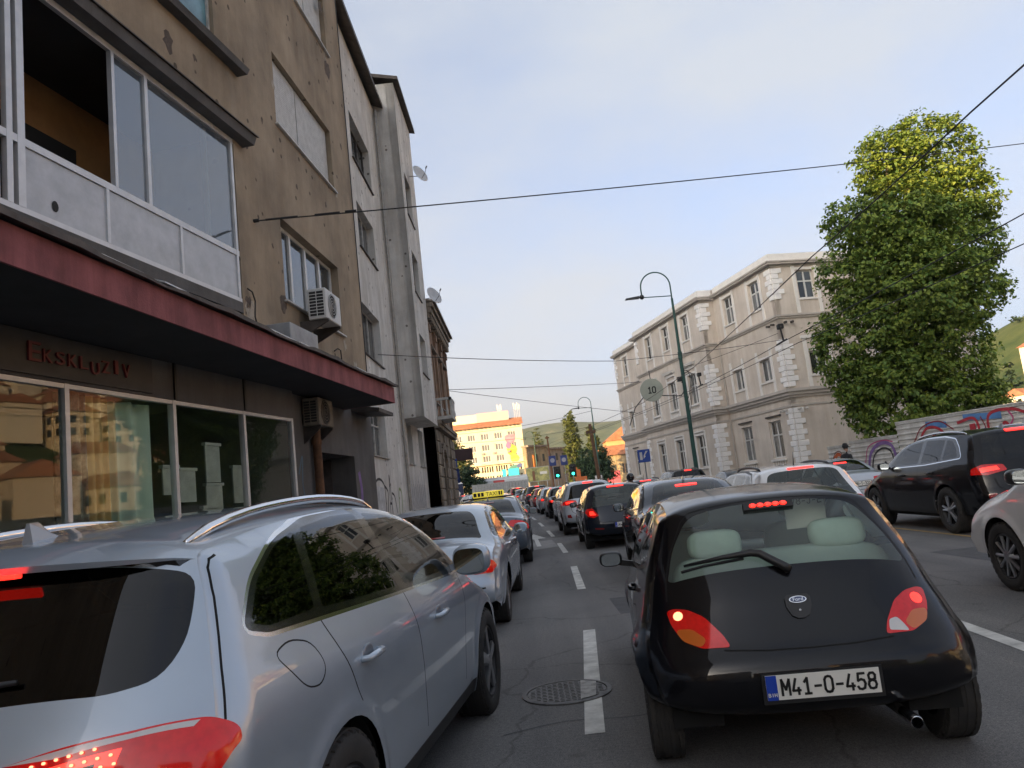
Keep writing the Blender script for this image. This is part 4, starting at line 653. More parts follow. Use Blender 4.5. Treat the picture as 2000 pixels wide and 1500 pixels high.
# ---------------- facades ----------------
class Fr:                     # facade frame: local X along the wall, Y into the building, Z up
    def __init__(s, o, dx, dy): s.o = Vector(o); s.rz = math.atan2(dy, dx)
    def put(s, ob, root): ob.location = s.o-root.location; ob.rotation_euler = (0, 0, s.rz); return ob
def facade(name, fr, root, s0, s1, z0, z1, holes, m, thick=.28, back=None):
    S = sorted({s0, s1, *[h[0] for h in holes], *[h[1] for h in holes]}); Z = sorted({z0, z1, *[h[2] for h in holes], *[h[3] for h in holes]}); b = MB()
    inh = lambda a, c: any(h[0] < a < h[1] and h[2] < c < h[3] for h in holes)
    for i in range(len(S)-1):
        for j in range(len(Z)-1):
            a, c = (S[i]+S[i+1])/2, (Z[j]+Z[j+1])/2
            if inh(a, c): continue
            x0, x1, y0, y1 = S[i], S[i+1], Z[j], Z[j+1]
            b.add([(x0, 0, y0), (x1, 0, y0), (x1, 0, y1), (x0, 0, y1)], [(0, 1, 2, 3)])
    for h in holes:
        x0, x1, y0, y1 = h[:4]; q = [(x0, y0), (x1, y0), (x1, y1), (x0, y1)]
        for k in range(4):
            (a, c), (d, e) = q[k], q[(k+1) % 4]; b.add([(a, 0, c), (d, 0, e), (d, thick, e), (a, thick, c)], [(3, 2, 1, 0)])
    for q in ([(s0, 0, z0), (s0, 0, z1), (s0, thick, z1), (s0, thick, z0)], [(s1, 0, z0), (s1, thick, z0), (s1, thick, z1), (s1, 0, z1)], [(s0, 0, z1), (s1, 0, z1), (s1, thick, z1), (s0, thick, z1)]): b.add(q, [(0, 1, 2, 3)])
    return fr.put(b.obj(name, m, root), root)
M_PVC = mat('window_frame_white', (.66, .66, .64), .4, var=.12, vs=5); M_OLDW = mat('window_frame_old', (.46, .45, .42), .6, var=.35, vs=8); M_DKF = mat('window_frame_dark', (.07, .06, .05), .6, var=.3, vs=6)
PANE = mat('window_pane', (.018, .022, .026), .04, spec=.8); PANE2 = mat('window_pane_curtain', (.16, .17, .17), .06, spec=.8, var=.3, vs=2.5); PANE3 = mat('window_pane_grey', (.06, .07, .075), .05, spec=.8, var=.3, vs=3)
M_SILL = mat('sill_metal', (.35, .33, .30), .5, .4, var=.3, vs=6); M_SILLW = mat('sill_white', (.6, .59, .56), .5, var=.2, vs=6)
def window(fr, root, s0, s1, z0, z1, cols=2, rows=(1.,), inset=.13, fm=M_PVC, pm=PANE, fw=.055, sill=M_SILL, out=.05, label=None, shut=None):
    """cols: number or list of fractions; rows: fractions from the bottom"""
    b = MB(); cl = [i/cols for i in range(cols+1)] if isinstance(cols, int) else [0, *cols, 1]; rl = [0, *rows] if rows[-1] == 1 else [0, *rows, 1]
    y0, y1 = inset, inset+.06; W, H = s1-s0, z1-z0; e = .004
    b.box(s0+e, s0+fw, y0, y1, z0+e, z1-e).box(s1-fw, s1-e, y0, y1, z0+e, z1-e).box(s0+fw, s1-fw, y0+.002, y1, z0+e, z0+fw).box(s0+fw, s1-fw, y0+.002, y1, z1-fw, z1-e)
    for c in cl[1:-1]: b.box(s0+W*c-fw*.6, s0+W*c+fw*.6, y0-.008, y1, z0+fw, z1-fw)
    for r in rl[1:-1]: b.box(s0+fw, s1-fw, y0-.004, y1-.01, z0+H*r-fw*.5, z0+H*r+fw*.5)
    wo_ = fr.put(b.obj('window', fm, root), root)
    for i in range(len(cl)-1):
        for j in range(len(rl)-1):
            a0, a1, c0, c1 = s0+W*cl[i]+fw*.8, s0+W*cl[i+1]-fw*.8, z0+H*rl[j]+fw*.8, z0+H*rl[j+1]-fw*.8; t = random.uniform(-.003, .003)
            mesh_obj('pane', [(a0, y0+.03+t, c0), (a1, y0+.03-t, c0), (a1, y0+.03, c1), (a0, y0+.03, c1)], [(0, 1, 2, 3)], pm() if callable(pm) else pm, wo_)
    if sill: MB().hexa([(s0-.06, -out, z0-.035), (s1+.06, -out, z0-.035), (s1+.06, inset, z0-.03), (s0-.06, inset, z0-.03), (s0-.06, -out, z0-.008), (s1+.06, -out, z0-.008), (s1+.06, inset, z0+.003), (s0-.06, inset, z0+.003)]).obj('sill', sill, wo_)
    return wo_
def stucco(name, col, dark, spots=.0, streak=.35, scale=1.2):
    m = mat(name, col, .92, var=.3, vs=scale, col2=dark, streak=streak, bump=.35, bs=55)
    if spots:
        t = m.node_tree; L = t.links.new; b = t.nodes['Principled BSDF']; src = b.inputs['Base Color'].links[0].from_socket; g = nd(t, 'ShaderNodeNewGeometry')
        v = nd(t, 'ShaderNodeTexVoronoi'); v.inputs['Scale'].default_value = 2.6; L(g.outputs['Position'], v.inputs['Vector']); n = nd(t, 'ShaderNodeTexNoise'); n.inputs['Scale'].default_value = 22; L(g.outputs['Position'], n.inputs['Vector'])
        ad = nd(t, 'ShaderNodeMath', operation='MULTIPLY_ADD'); ad.inputs[1].default_value = .07; L(n.outputs[0], ad.inputs[0]); L(v.outputs['Distance'], ad.inputs[2])
        r = nd(t, 'ShaderNodeValToRGB'); r.color_ramp.elements[0].position = .13; r.color_ramp.elements[1].position = .16; r.color_ramp.elements[0].color = (spots, spots*.95, spots*.9, 1); r.color_ramp.elements[1].color = (1, 1, 1, 1); L(ad.outputs[0], r.inputs[0])
        mm = nd(t, 'ShaderNodeMix', data_type='RGBA', blend_type='MULTIPLY'); mm.inputs[0].default_value = 1; L(src, mm.inputs[6]); L(r.outputs[0], mm.inputs[7]); L(mm.outputs[2], b.inputs['Base Color'])
    return m
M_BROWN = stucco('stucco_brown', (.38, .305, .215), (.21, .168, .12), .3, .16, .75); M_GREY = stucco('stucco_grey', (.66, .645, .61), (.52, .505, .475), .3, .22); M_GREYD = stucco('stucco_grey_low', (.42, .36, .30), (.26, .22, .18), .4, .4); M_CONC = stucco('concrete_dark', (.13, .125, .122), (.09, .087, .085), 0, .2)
M_PINK = stucco('fascia_red', (.34, .115, .12), (.23, .08, .085), 0, .4, 2.5); M_FLASH = mat('flashing', (.10, .085, .075), .6, .5, var=.5, vs=4); M_FROST = mat('frosted_panel', (.50, .52, .55), .25, var=.18, vs=4, spec=.5); M_ALU = mat('aluminium', (.60, .61, .62), .4, .3, var=.12, vs=6)
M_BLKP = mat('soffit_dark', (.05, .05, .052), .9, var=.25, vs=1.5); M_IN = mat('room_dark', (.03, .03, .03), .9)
G_SHOP = glass('shop_glass', (.93, .98, .95), 1.5); G_BALC = glass('balcony_glass', (.55, .62, .66), 2.2, haze=.3, hcol=(.30, .36, .42)); G_TURQ = mat('dirty_blue_glass', (.10, .22, .26), .25, var=.6, vs=1.6, spec=.7)
dv = lambda a: (math.sin(R(a)), math.cos(R(a)))
J = Vector((-3.811, 11.0, 0))
def on_frame(a, o=J): return Fr(o, *dv(a))
FA, FB, FC = on_frame(10.5), on_frame(4.5), on_frame(6.7)
# === brown apartment house with the shop
b1 = empty('apartment_building', J, label='brown stucco apartment house with glazed balcony above a red canopy and shop', cat='building')
TOP1 = 17.0
facade('wall', FB, b1, 0., 6.5, 4.02, TOP1, [(1.72, 4.86, 5.17, 6.66), (1.88, 5.10, 8.47, 9.88), (3.38, 5.40, 11.9, 13.3), (.9, 2.3, 11.9, 13.3)], M_BROWN)
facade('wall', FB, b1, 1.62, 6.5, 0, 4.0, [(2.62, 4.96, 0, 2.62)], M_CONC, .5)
facade('wall', FA, b1, -22, -.002, 7.5, TOP1, [(-5.4, .0-.35, 8.6, 10.6)], M_BROWN)
facade('wall', FA, b1, -22, -7.2, 0, 7.5, [], M_BROWN)
e1 = J+Vector((*dv(4.5), 0))*6.5; s0_ = J+Vector((*dv(10.5), 0))*-22
mesh_obj('flank_wall', [Vector(p)-J for p in ((e1.x, e1.y, 0), (e1.x-11, e1.y+1.2, 0), (e1.x-11, e1.y+1.2, TOP1), (e1.x, e1.y, TOP1))], [(0, 1, 2, 3)], M_BROWN, b1)
mesh_obj('rear_wall', [Vector(p)-J for p in ((e1.x-11, e1.y+1.2, 0), (s0_.x-11, s0_.y, 0), (s0_.x-11, s0_.y, TOP1), (e1.x-11, e1.y+1.2, TOP1), (s0_.x, s0_.y, 0), (s0_.x, s0_.y, TOP1))], [(0, 1, 2, 3), (1, 4, 5, 2)], M_BROWN, b1)
mesh_obj('roof', [Vector(p)-J for p in ((e1.x, e1.y, TOP1), (e1.x-11, e1.y+1.2, TOP1), (s0_.x-11, s0_.y, TOP1), (s0_.x, s0_.y, TOP1), (J.x, J.y, TOP1))], [(0, 1, 2, 3, 4)], M_FLASH, b1)
# windows of the brown house
window(FB, b1, 1.72, 4.86, 5.17, 6.66, [.25, .5, .75], (1.,), .16, M_PVC, PANE3, .07, M_SILLW, .07)
def shutter(fr, root, s0, s1, z0, z1):
    wd = window(fr, root, s0, s1, z0, z1, [.42], (1.,), .2, M_PVC, PANE, .05, M_SILLW, .06)
    for a, c in ((s0+.03, s0+(s1-s0)*.42-.02), (s0+(s1-s0)*.42+.02, s1-.03)):
        n = int((z1-z0)/.05)
        for i in range(n): z = z0+.02+i*(z1-z0-.03)/n; MB().box(a, c, .10, .112, z, z+.043).obj('shutter_slat', M_SHUT, wd)
M_SHUT = mat('shutter_white', (.55, .55, .53), .6, var=.2, vs=7)
shutter(FB, b1, 1.88, 5.10, 8.47, 9.88); shutter(FB, b1, 3.38, 5.40, 11.9, 13.3); window(FB, b1, .9, 2.3, 11.9, 13.3, 2, (1.,), .16)
def lintel(fr, root, s0, s1, z, d=.03, h=.10, m=M_FLASH): fr.put(MB().hexa([(s0, -d, z), (s1, -d, z), (s1, .004, z), (s0, .004, z), (s0, -d*.6, z+h), (s1, -d*.6, z+h), (s1, .004, z+h), (s0, .004, z+h)]).obj('lintel', m, root), root)
# glazed balcony, first floor
gb = FA.put(MB().box(-7.2, 0, .0, 1.35, 4.55, 4.71).obj('balcony', M_CONC, b1), b1)
MB().add([(-7.2, 1.33, 4.71), (0, 1.33, 4.71), (0, 1.33, 7.45), (-7.2, 1.33, 7.45)], [(0, 1, 2, 3)]).obj('back_wall', mat('balcony_orange', (.50, .27, .11), .9, var=.25, vs=2.), gb)
MB().box(-7.2, -.0, .07, 1.33, 7.30, 7.45).obj('ceiling', M_BLKP, gb); MB().box(-.06, .0, .07, 1.33, 4.71, 7.3).obj('side_wall', M_BROWN, gb); MB().box(-7.25, -7.2, .0, 1.33, 4.55, 7.5).obj('side_wall', M_BROWN, gb)
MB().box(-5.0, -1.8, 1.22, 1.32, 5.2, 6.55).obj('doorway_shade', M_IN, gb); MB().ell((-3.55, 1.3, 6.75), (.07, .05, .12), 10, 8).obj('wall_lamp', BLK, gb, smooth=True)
for k in range(9): x = -4.6+k*.22; MB().tube([(x, .55, 5.62), (x+.05, .75, 5.62)], .006, 5).tube([(x, .5, 5.35+.03*(k % 3)), (x+.1, .5, 5.66)], .012, 5).obj('drying_rack', M_ALU if k % 2 else mat('cloth_dark', (.05, .06, .09), .9), gb)
fb = MB(); 
for z0, z1 in ((4.705, 4.77), (5.42, 5.50), (7.20, 7.28)): fb.box(-7.15, -.005, .005, .06, z0, z1)
for s, w_, z0, z1 in ((-.06, .055, 4.77, 7.2), (-2.02, .06, 5.5, 7.2), (-2.62, .05, 5.5, 7.2), (-3.98, .09, 4.77, 7.2), (-4.12, .07, 4.77, 7.2), (-4.28, .08, 4.77, 7.2), (-1.42, .045, 4.77, 5.42), (-2.78, .045, 4.77, 5.42), (-5.7, .06, 4.77, 7.2), (-6.4, .05, 4.77, 7.2)): fb.box(s-w_/2, s+w_/2, .002, .065, z0, z1)
fb.obj('balcony_frame', M_ALU, gb)
for s0, s1 in ((-.09, -1.40), (-1.44, -2.755), (-2.80, -3.93), (-4.33, -5.66), (-5.74, -7.1)): MB().box(s1, s0, .025, .04, 4.775, 5.415).obj('frosted_panel', M_FROST, gb)
for s0, s1 in ((-.09, -1.985), (-2.05, -2.59), (-4.33, -5.66)): mesh_obj('pane', [(s1, .035, 5.50), (s0, .035, 5.50), (s0, .035, 7.20), (s1, .035, 7.20)], [(0, 1, 2, 3)], G_BALC, gb)
MB().box(-.62, -.56, .10, .16, 4.8, 7.2).obj('curtain_rod', M_PVC, gb); MB().ell((-3.55, .018, 4.93), (.045, .008, .06), 10, 6).obj('panel_hole', M_IN, gb)
FA.put(MB().hexa([(-7.2, -.17, 7.29), (.33, -.17, 7.29), (.33, .05, 7.29), (-7.2, .05, 7.29), (-7.2, -.20, 7.43), (.36, -.20, 7.43), (.36, .02, 7.50), (-7.2, .02, 7.50)]).obj('drip_ledge', M_CONC, b1), b1)
FA.put(MB().hexa([(-7.2, -.23, 7.431), (.39, -.23, 7.431), (.39, .0, 7.502), (-7.2, .0, 7.502), (-7.2, -.23, 7.445), (.39, -.23, 7.445), (.39, .0, 7.516), (-7.2, .0, 7.516)]).obj('flashing', M_FLASH, b1), b1)
FA.put(MB().hexa([(-5.5, -.15, 8.47), (.30, -.15, 8.47), (.30, .03, 8.47), (-5.5, .03, 8.47), (-5.5, -.18, 8.57), (.33, -.18, 8.57), (.33, .03, 8.62), (-5.5, .03, 8.62)]).obj('drip_ledge', M_CONC, b1), b1)
window(FA, b1, -5.4, -.35, 8.62, 10.6, [.35, .7], (1.,), .06, M_OLDW, G_TURQ, .05, None)
# canopy
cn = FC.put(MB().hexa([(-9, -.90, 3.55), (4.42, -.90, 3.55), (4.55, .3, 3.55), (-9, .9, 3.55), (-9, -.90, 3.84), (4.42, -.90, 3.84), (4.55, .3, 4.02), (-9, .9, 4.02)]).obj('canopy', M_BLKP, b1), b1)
MB().box(-9, 4.43, -.925, -.901, 3.545, 3.86).obj('fascia', M_PINK, cn); MB().box(4.421, 4.444, -.90, .2, 3.546, 3.855).obj('fascia', M_PINK, cn)
rg = np.random.default_rng(3); b = MB(); xs = np.linspace(-9, 4.52, 44)
for i in range(43):
    h0, h1 = (.02*math.sin(x*2.1)+.012*math.sin(x*7.3) for x in (xs[i], xs[i+1])); b.hexa([(xs[i], -1.0-h0*.4, 3.862+h0*.3), (xs[i+1], -1.0-h1*.4, 3.862+h1*.3), (xs[i+1], -.3, 4.03), (xs[i], -.3, 4.03), (xs[i], -1.0-h0*.4, 3.905+h0), (xs[i+1], -1.0-h1*.4, 3.905+h1), (xs[i+1], -.3, 4.05), (xs[i], -.3, 4.05)])
b.obj('flashing', M_FLASH, cn)
for k in range(7): x = -4.5+k*1.15+rg.uniform(-.2, .2); MB().hexa([(x, -.86, 3.975), (x+.9, -.83, 3.98), (x+.9, -.70, 4.03), (x, -.70, 4.03), (x, -.86, 3.99), (x+.9, -.83, 3.995), (x+.9, -.70, 4.06), (x, -.70, 4.05)]).obj('flashing_sheet', M_ALU, cn)
MB().cbox(.35, 1.45, -.55, .02, 4.06, 4.42, .01).obj('vent_box', mat('zinc', (.34, .35, .36), .55, .5, var=.3, vs=3), cn)
# shop front on the ground floor
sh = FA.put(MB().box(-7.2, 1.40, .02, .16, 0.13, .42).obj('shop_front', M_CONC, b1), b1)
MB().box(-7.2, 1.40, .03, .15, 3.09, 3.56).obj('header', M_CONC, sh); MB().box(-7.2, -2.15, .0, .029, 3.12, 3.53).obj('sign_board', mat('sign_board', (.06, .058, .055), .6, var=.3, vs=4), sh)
for s in (-1.7, -.09): MB().box(s-.02, s+.02, .005, .029, 3.09, 3.55).obj('header_joint', BLK, sh)
b = MB()
for s in (-5.6, -3.44, -1.70, -.09, 1.36): b.box(s-.03, s+.03, .04, .12, .42, 3.09)
b.box(-7.2, 1.39, .045, .115, .42, .47).box(-7.2, 1.39, .045, .115, 3.04, 3.088); b.obj('shop_frame', M_ALU, sh)
for s0, s1 in ((-7.2, -5.63), (-5.57, -3.47), (-3.41, -1.73), (-1.67, -.12), (-.06, 1.33)): mesh_obj('pane', [(s0, .08, .47), (s1, .08, .47), (s1, .08, 3.04), (s0, .08, 3.04)], [(0, 1, 2, 3)], G_SHOP, sh)
b = MB(); b.add([(-7.2, 3.6, 0), (1.45, 3.6, 0), (1.45, 3.6, 3.5), (-7.2, 3.6, 3.5), (-7.2, .2, 0.14), (1.45, .2, 0.14), (1.45, .2, 3.5), (-7.2, .2, 3.5)], [(0, 1, 2, 3), (1, 5, 6, 2), (0, 3, 7, 4), (3, 2, 6, 7), (0, 4, 5, 1)]); b.obj('shop_interior', mat('shop_room', (.22, .26, .23), .9), sh)
def curtain(s0, s1, z0, z1, m, y=.35, waves=9, amp=.05, name='curtain'):
    n = waves*8; V = []; F = []
    for i in range(n+1):
        t = i/n; V += [(s0+(s1-s0)*t+.01*math.sin(t*31), y+amp*math.sin(t*waves*2*math.pi)*(1 if j else .6)+.02*math.sin(t*17), z) for j, z in enumerate((z1, z0))]
    F = [(2*i, 2*i+1, 2*i+3, 2*i+2) for i in range(n)]; return mesh_obj(name, V, F, m, sh, True)
M_CG = mat('curtain_green', (.46, .56, .40), .85, var=.2, vs=1.2); M_CT = mat('curtain_teal', (.52, .72, .64), .8, var=.15, vs=1.); M_CY = mat('curtain_gold', (.60, .48, .2), .8, var=.3, vs=2); M_FLOR = mat('curtain_floral', (.30, .33, .27), .85, var=1., vs=7.5, col2=(.03, .035, .03)); M_BLIND = mat('blind_white', (.52, .60, .57), .7, var=.2, vs=5)
curtain(-3.42, -3.0, .3, 3.04, M_FLOR, .22, 4); curtain(-2.98, -2.62, .3, 3.04, M_CY, .26, 3); curtain(-2.95, -2.40, .3, 3.04, M_CG, .34, 5); curtain(-2.42, -1.85, .3, 3.04, M_CT, .30, 2, .08); curtain(-7.1, -5.8, .3, 3.0, M_CG, .5, 7); curtain(-5.5, -4.6, .3, 3.0, M_CT, 1.4, 6)
for s0, s1, z0, z1 in ((-1.62, -1.32, 1.95, 2.28), (-1.28, -.95, 1.85, 2.25), (-.82, -.5, 1.35, 1.75), (-.70, -.36, 2.1, 2.6), (-.72, -.34, 1.5, 2.05), (-.05, .22, 1.8, 2.3), (.3, .8, 1.2, 1.7), (-1.6, -1.0, 1.0, 1.45)): MB().box(s0, s1, .30, .32, z0, z1).box(s0-.02, s1+.02, .28, .34, z1, z1+.04).obj('roller_blind', M_BLIND, sh)
M_SIGNR = mat('sign_letter_red', (.16, .02, .03), .45, spec=.5); xs = np.linspace(-3.9, -2.62, 9); hs = [.19, .13, .13, .13, .13, .13, .13, .15, .15]; dz = [.02, 0, 0, 0, 0, -.035, 0, 0.02, 0]
sgn = tag(empty('shop_sign', FA.o, FA.rz), 'dark red raised letters of a shop sign on the header under the canopy', 'sign')
for x, ch, h, z in zip(xs, 'EKSKLUZIV', hs, dz):
    w_ = .05 if ch == 'I' else .115 if h < .18 else .15
    text_obj('letter', ch, M_SIGNR, sgn, (x, -.012, 3.32+z), w_, h, depth=.012)
# air conditioners and pipes on the brown house
def aircon(fr, s, z, label, old=False, w=.82, h=.56, d=.30, off=.12):
    m = mat('aircon_old', (.22, .19, .15), .7, var=.4, vs=8) if old else mat('aircon_white', (.60, .60, .58), .45, var=.08, vs=6)
    r = tag(empty('air_conditioner', fr.o+Vector((math.cos(fr.rz), math.sin(fr.rz), 0))*s+Vector((0, 0, z)), fr.rz), label, 'air conditioner')
    MB().cbox(0, w, -off-d, -off, 0, h, .015).obj('casing', m, r); 
    b = MB().box(-.004, -.001, -off-d+.04, -off-.03, .05, h-.05); b.obj('side_coil', M_IN, r)
    g = MB()
    for k in range(9): z_ = .05+k*(h-.1)/8; g.box(-.010, -.005, -off-d+.04, -off-.03, z_-.006, z_+.006)
    for k in range(3): y_ = -off-d+.04+k*(d-.07)/2; g.box(-.011, -.0045, y_-.006, y_+.006, .05, h-.05)
    g.obj('side_grille', m, r)
    c = (.32, -off-d-.004, h/2); b = MB().lathe([(.22, 0), (.0001, 0)], 28, 'y', c); b.obj('fan_shade', M_IN, r); g = MB()
    for rad in (.05, .10, .15, .20, .225): g.tube([(c[0]+rad*math.cos(a), c[1]-.012, c[2]+rad*math.sin(a)) for a in np.linspace(0, 2*math.pi, 25)], .004, 4, False)
    g.obj('fan_grille', m, r); [MB().hexa([(x, -off-d, -.04), (x+.04, -off-d, -.04), (x+.04, 0, -.30), (x, 0, -.30), (x, -off-d, -.002), (x+.04, -off-d, -.002), (x+.04, 0, -.002), (x, 0, -.002)]).obj('bracket', M_FLASH, r) for x in (.05, w-.09)]; return r
aircon(FB, 2.28, 4.92, 'white air conditioner hung under the window of the brown house', off=.18, d=.34)
aircon(FB, 2.05, 3.02, 'grimy old air conditioner under the red canopy by the doorway', old=True, w=.75, h=.48, off=.02)
dp = tag(empty('downpipe', FB.o, FB.rz), 'rusty brown downpipe beside the dark doorway of the brown house', 'pipe'); M_RUST = mat('rust', (.16, .075, .035), .8, .2, var=.5, vs=6)
MB().tube([(2.45, -.10, .14), (2.45, -.10, 3.0)], .075, 12).obj('pipe', M_RUST, dp, ang=40); MB().tube([(2.45, -.10, 2.72), (2.45, -.10, 2.80)], .09, 12).tube([(2.45, -.10, 1.3), (2.45, -.10, 1.36)], .085, 12).obj('collar', M_RUST, dp)
FB.put(MB().box(2.62, 4.96, 1.8, 1.85, 0, 2.62).box(2.6, 2.65, .5, 1.85, 0, 2.62).box(4.93, 4.98, .5, 1.85, 0, 2.62).box(2.62, 4.96, .5, 1.85, 2.6, 2.64).obj('passage', mat('passage_wall', (.10, .085, .08), .9, var=.6, vs=2.2), b1), b1)
FB.put(MB().hexa([(5.0, -.6, 3.50), (6.2, -.6, 3.50), (6.2, .0, 3.56), (5.0, .0, 3.56), (5.0, -.6, 3.58), (6.2, -.6, 3.58), (6.2, .0, 3.68), (5.0, .0, 3.68)]).obj('door_hood', M_FLASH, b1), b1)
# graffiti: flat painted strokes, standing a hair off the wall
def strokes(name, fr, root, lines, m, w, y=-.004):
    b = MB()
    for q in lines:
        q = catmull(np.array(q, float), .06) if len(q) > 2 else np.array(q, float); p = line_poly(q, w); n = len(q); b.add([(a, y, c) for a, c in p], [(i, i+1, 2*n-2-i, 2*n-1-i) for i in range(n-1)])
    return fr.put(b.obj(name, m, root), root)
M_GB = mat('spray_black', (.02, .02, .022), .7); M_GW = mat('spray_white', (.5, .5, .5), .75, var=.3, vs=4); M_GV = mat('spray_violet', (.22, .13, .34), .7, var=.3, vs=5); M_GR = mat('spray_red', (.42, .03, .045), .6, var=.25, vs=5); M_GO = mat('spray_orange', (.50, .10, .02), .6, var=.3, vs=5); M_GBL = mat('spray_blue', (.10, .24, .50), .65, var=.3, vs=3); M_GG = mat('spray_green', (.25, .32, .12), .7, var=.3, vs=5)
strokes('graffiti', FB, b1, [[(5.1, 1.0), (5.3, 1.9), (5.2, 2.3)], [(5.4, .8), (5.5, 1.4), (5.8, 1.5)]], M_GV, .16); strokes('graffiti', FB, b1, [[(1.75, 2.2), (1.95, 2.5), (1.9, 2.0), (2.1, 1.6)], [(1.7, 1.5), (2.1, 1.3), (1.8, 1.0)]], mat('spray_teal', (.07, .12, .16), .7), .05)
# === grey house with the bay
O2 = Vector((-3.82, 20.2, 0)); F2 = Fr(O2, *dv(.3)); b2 = empty('apartment_building', O2, label='grey stucco apartment house with a tall projecting bay and satellite dishes', cat='building')
WB = [(.6, 3.4, 11.5, 12.95), (.6, 3.0, 8.85, 10.2), (.0, 2.6, 5.65, 7.1), (-.1, 2.1, 2.9, 4.2), (6.2, 7.3, 2.9, 4.3), (8.9, 10.2, 2.9, 4.3)]
facade('wall', F2, b2, -4, 5.18, 1.05, 15.35, WB[:4], M_GREY); facade('wall', F2, b2, 5.18, 10.65, 1.05, 16.3, WB[4:], M_GREY); facade('plinth', F2, b2, -4, 10.65, 0, 1.05, [(6.0, 6.5, .35, .85), (7.4, 7.9, .35, .85), (9.3, 9.8, .35, .85)], M_GREYD, .3)
for i, w_ in enumerate(WB): window(F2, b2, *w_, [.33, .66] if i < 4 else 2, (1.,) if i != 3 else (.7, 1.), .2, M_OLDW if i % 3 else M_DKF if i < 2 else M_OLDW, (PANE3 if i % 2 else PANE), .05, M_SILL if i > 2 else M_FLASH, .06)
FBY = Fr(O2+Vector((math.cos(F2.rz), math.sin(F2.rz), 0))*5.2+Vector((math.sin(F2.rz), -math.cos(F2.rz), 0))*.78, *dv(.3)); BW = [(.75, 2.3, 11.7, 13.3), (.75, 2.3, 8.85, 10.4), (.75, 2.3, 5.95, 7.35)]
facade('bay_wall', FBY, b2, 0, 3.8, 4.35, 16.3, BW, M_GREY)
for i, w_ in enumerate(BW): window(FBY, b2, *w_, 2, (1.,), .16, M_DKF if i < 2 else M_OLDW, PANE3 if i else PANE, .05, M_FLASH, .05)
FBY.put(MB().add([(0, 0, 4.35), (0, .779, 4.35), (0, .779, 16.3), (0, 0, 16.3), (3.8, 0, 4.35), (3.8, .779, 4.35), (3.8, .779, 16.3), (3.8, 0, 16.3)], [(1, 0, 3, 2), (4, 5, 6, 7), (0, 1, 5, 4)]).obj('bay_flank', M_GREY, b2), b2)
F2.put(MB().hexa([(-4, -.35, 15.36), (5.19, -.35, 15.36), (5.19, 5, 17.6), (-4, 5, 17.6), (-4, -.35, 15.5), (5.19, -.35, 15.5), (5.19, 5, 17.8), (-4, 5, 17.8)]).hexa([(-4, 5, 17.6), (11, 5, 17.6), (11, 11, 15.4), (-4, 11, 15.4), (-4, 5, 17.8), (11, 5, 17.8), (11, 11, 15.6), (-4, 11, 15.6)]).hexa([(5.02, -.98, 16.31), (9.2, -.98, 16.31), (9.2, 5, 17.6), (5.02, 5, 17.6), (5.02, -.98, 16.43), (9.2, -.98, 16.43), (9.2, 5, 17.78), (5.02, 5, 17.78)]).obj('roof', M_FLASH, b2), b2)
F2.put(MB().box(-4, 10.6, 10.9, 11, 0, 15.5).box(10.58, 10.64, .3, 11, 0, 15.6).box(-4, -3.95, .3, 11, 0, 15.6).obj('rear_wall', M_GREY, b2), b2)
F2.put(MB().tube([(4.95, -.09, .2), (4.95, -.09, 15.2)], .055, 8).obj('downpipe', M_SILL, b2), b2)
M_DISH = mat('dish_grey', (.55, .56, .57), .5, var=.15, vs=5)
def dish(p, rz, label):
    r = tag(empty('satellite_dish', p), label, 'satellite dish'); r.rotation_euler = Vector((.75, -.55, .35)).to_track_quat('-Y', 'Z').to_euler()
    MB().lathe([(.0001, 0), (.2, .02), (.36, .065), (.46, .11), (.462, .12), (.36, .075), (.0001, .012)], 28, 'y').obj('reflector', M_DISH, r, smooth=True).rotation_euler = (0, 0, math.pi); r.scale = (.78, .78, .78)
    MB().tube([(0, .0, -.3), (0, -.35, -.2), (.0, -.55, .0)], .014, 6).obj('arm', BLK, r); MB().tube([(0, -.5, -.02), (0, -.62, .05)], .03, 8).obj('receiver', BLK, r); MB().tube([(0, .1, 0), (-.5, .2, -.1)], .02, 6).obj('wall_mount', M_SILL, r)
dish((-2.62, 27.6, 13.75), R(-50), 'grey satellite dish high on the bay beside its uppermost window'); dish((-2.62, 28.4, 9.2), R(-55), 'grey satellite dish low on the bay above its lowest window')
strokes('graffiti', F2, b2, [[(-.1, .9), (-.08, 2.15), (1.1, 2.1), (1.1, 1.2)], [(1.15, 2.1), (1.6, 1.9), (1.3, 1.2)], [(1.7, 1.0), (1.95, 2.4), (2.1, 1.1)], [(1.75, 1.6), (2.1, 1.6)], [(2.2, 1.9), (2.6, 1.8), (2.9, 1.3)], [(.4, .5), (.45, 1.3), (.8, 1.2), (.6, .8), (1.0, .4)]], M_GB, .07); strokes('graffiti', F2, b2, [[(0, 1.55), (1.0, 1.5)], [(0.05, 1.9), (1.0, 1.85)], [(.05, 1.2), (1.0, 1.2)]], M_GW, .38, -.003)
strokes('graffiti', F2, b2, [[(5.6+.45*k, 1.2+.1*(k % 3)), (5.7+.45*k, 2.3+.2*(k % 2)), (5.85+.45*k, 1.1), (6.0+.45*k, 2.1)] for k in range(9)], M_GW, .12); strokes('graffiti', F2, b2, [[(5.65+.45*k, 1.15), (5.75+.45*k, 2.2), (5.9+.45*k, 1.3)] for k in range(9)], mat('spray_grey', (.10, .10, .11), .7), .035, -.006)
strokes('graffiti', F2, b2, [[(3.2, .8), (3.5, 2.0), (3.9, 1.9), (3.7, 1.0)]], M_GG, .09)
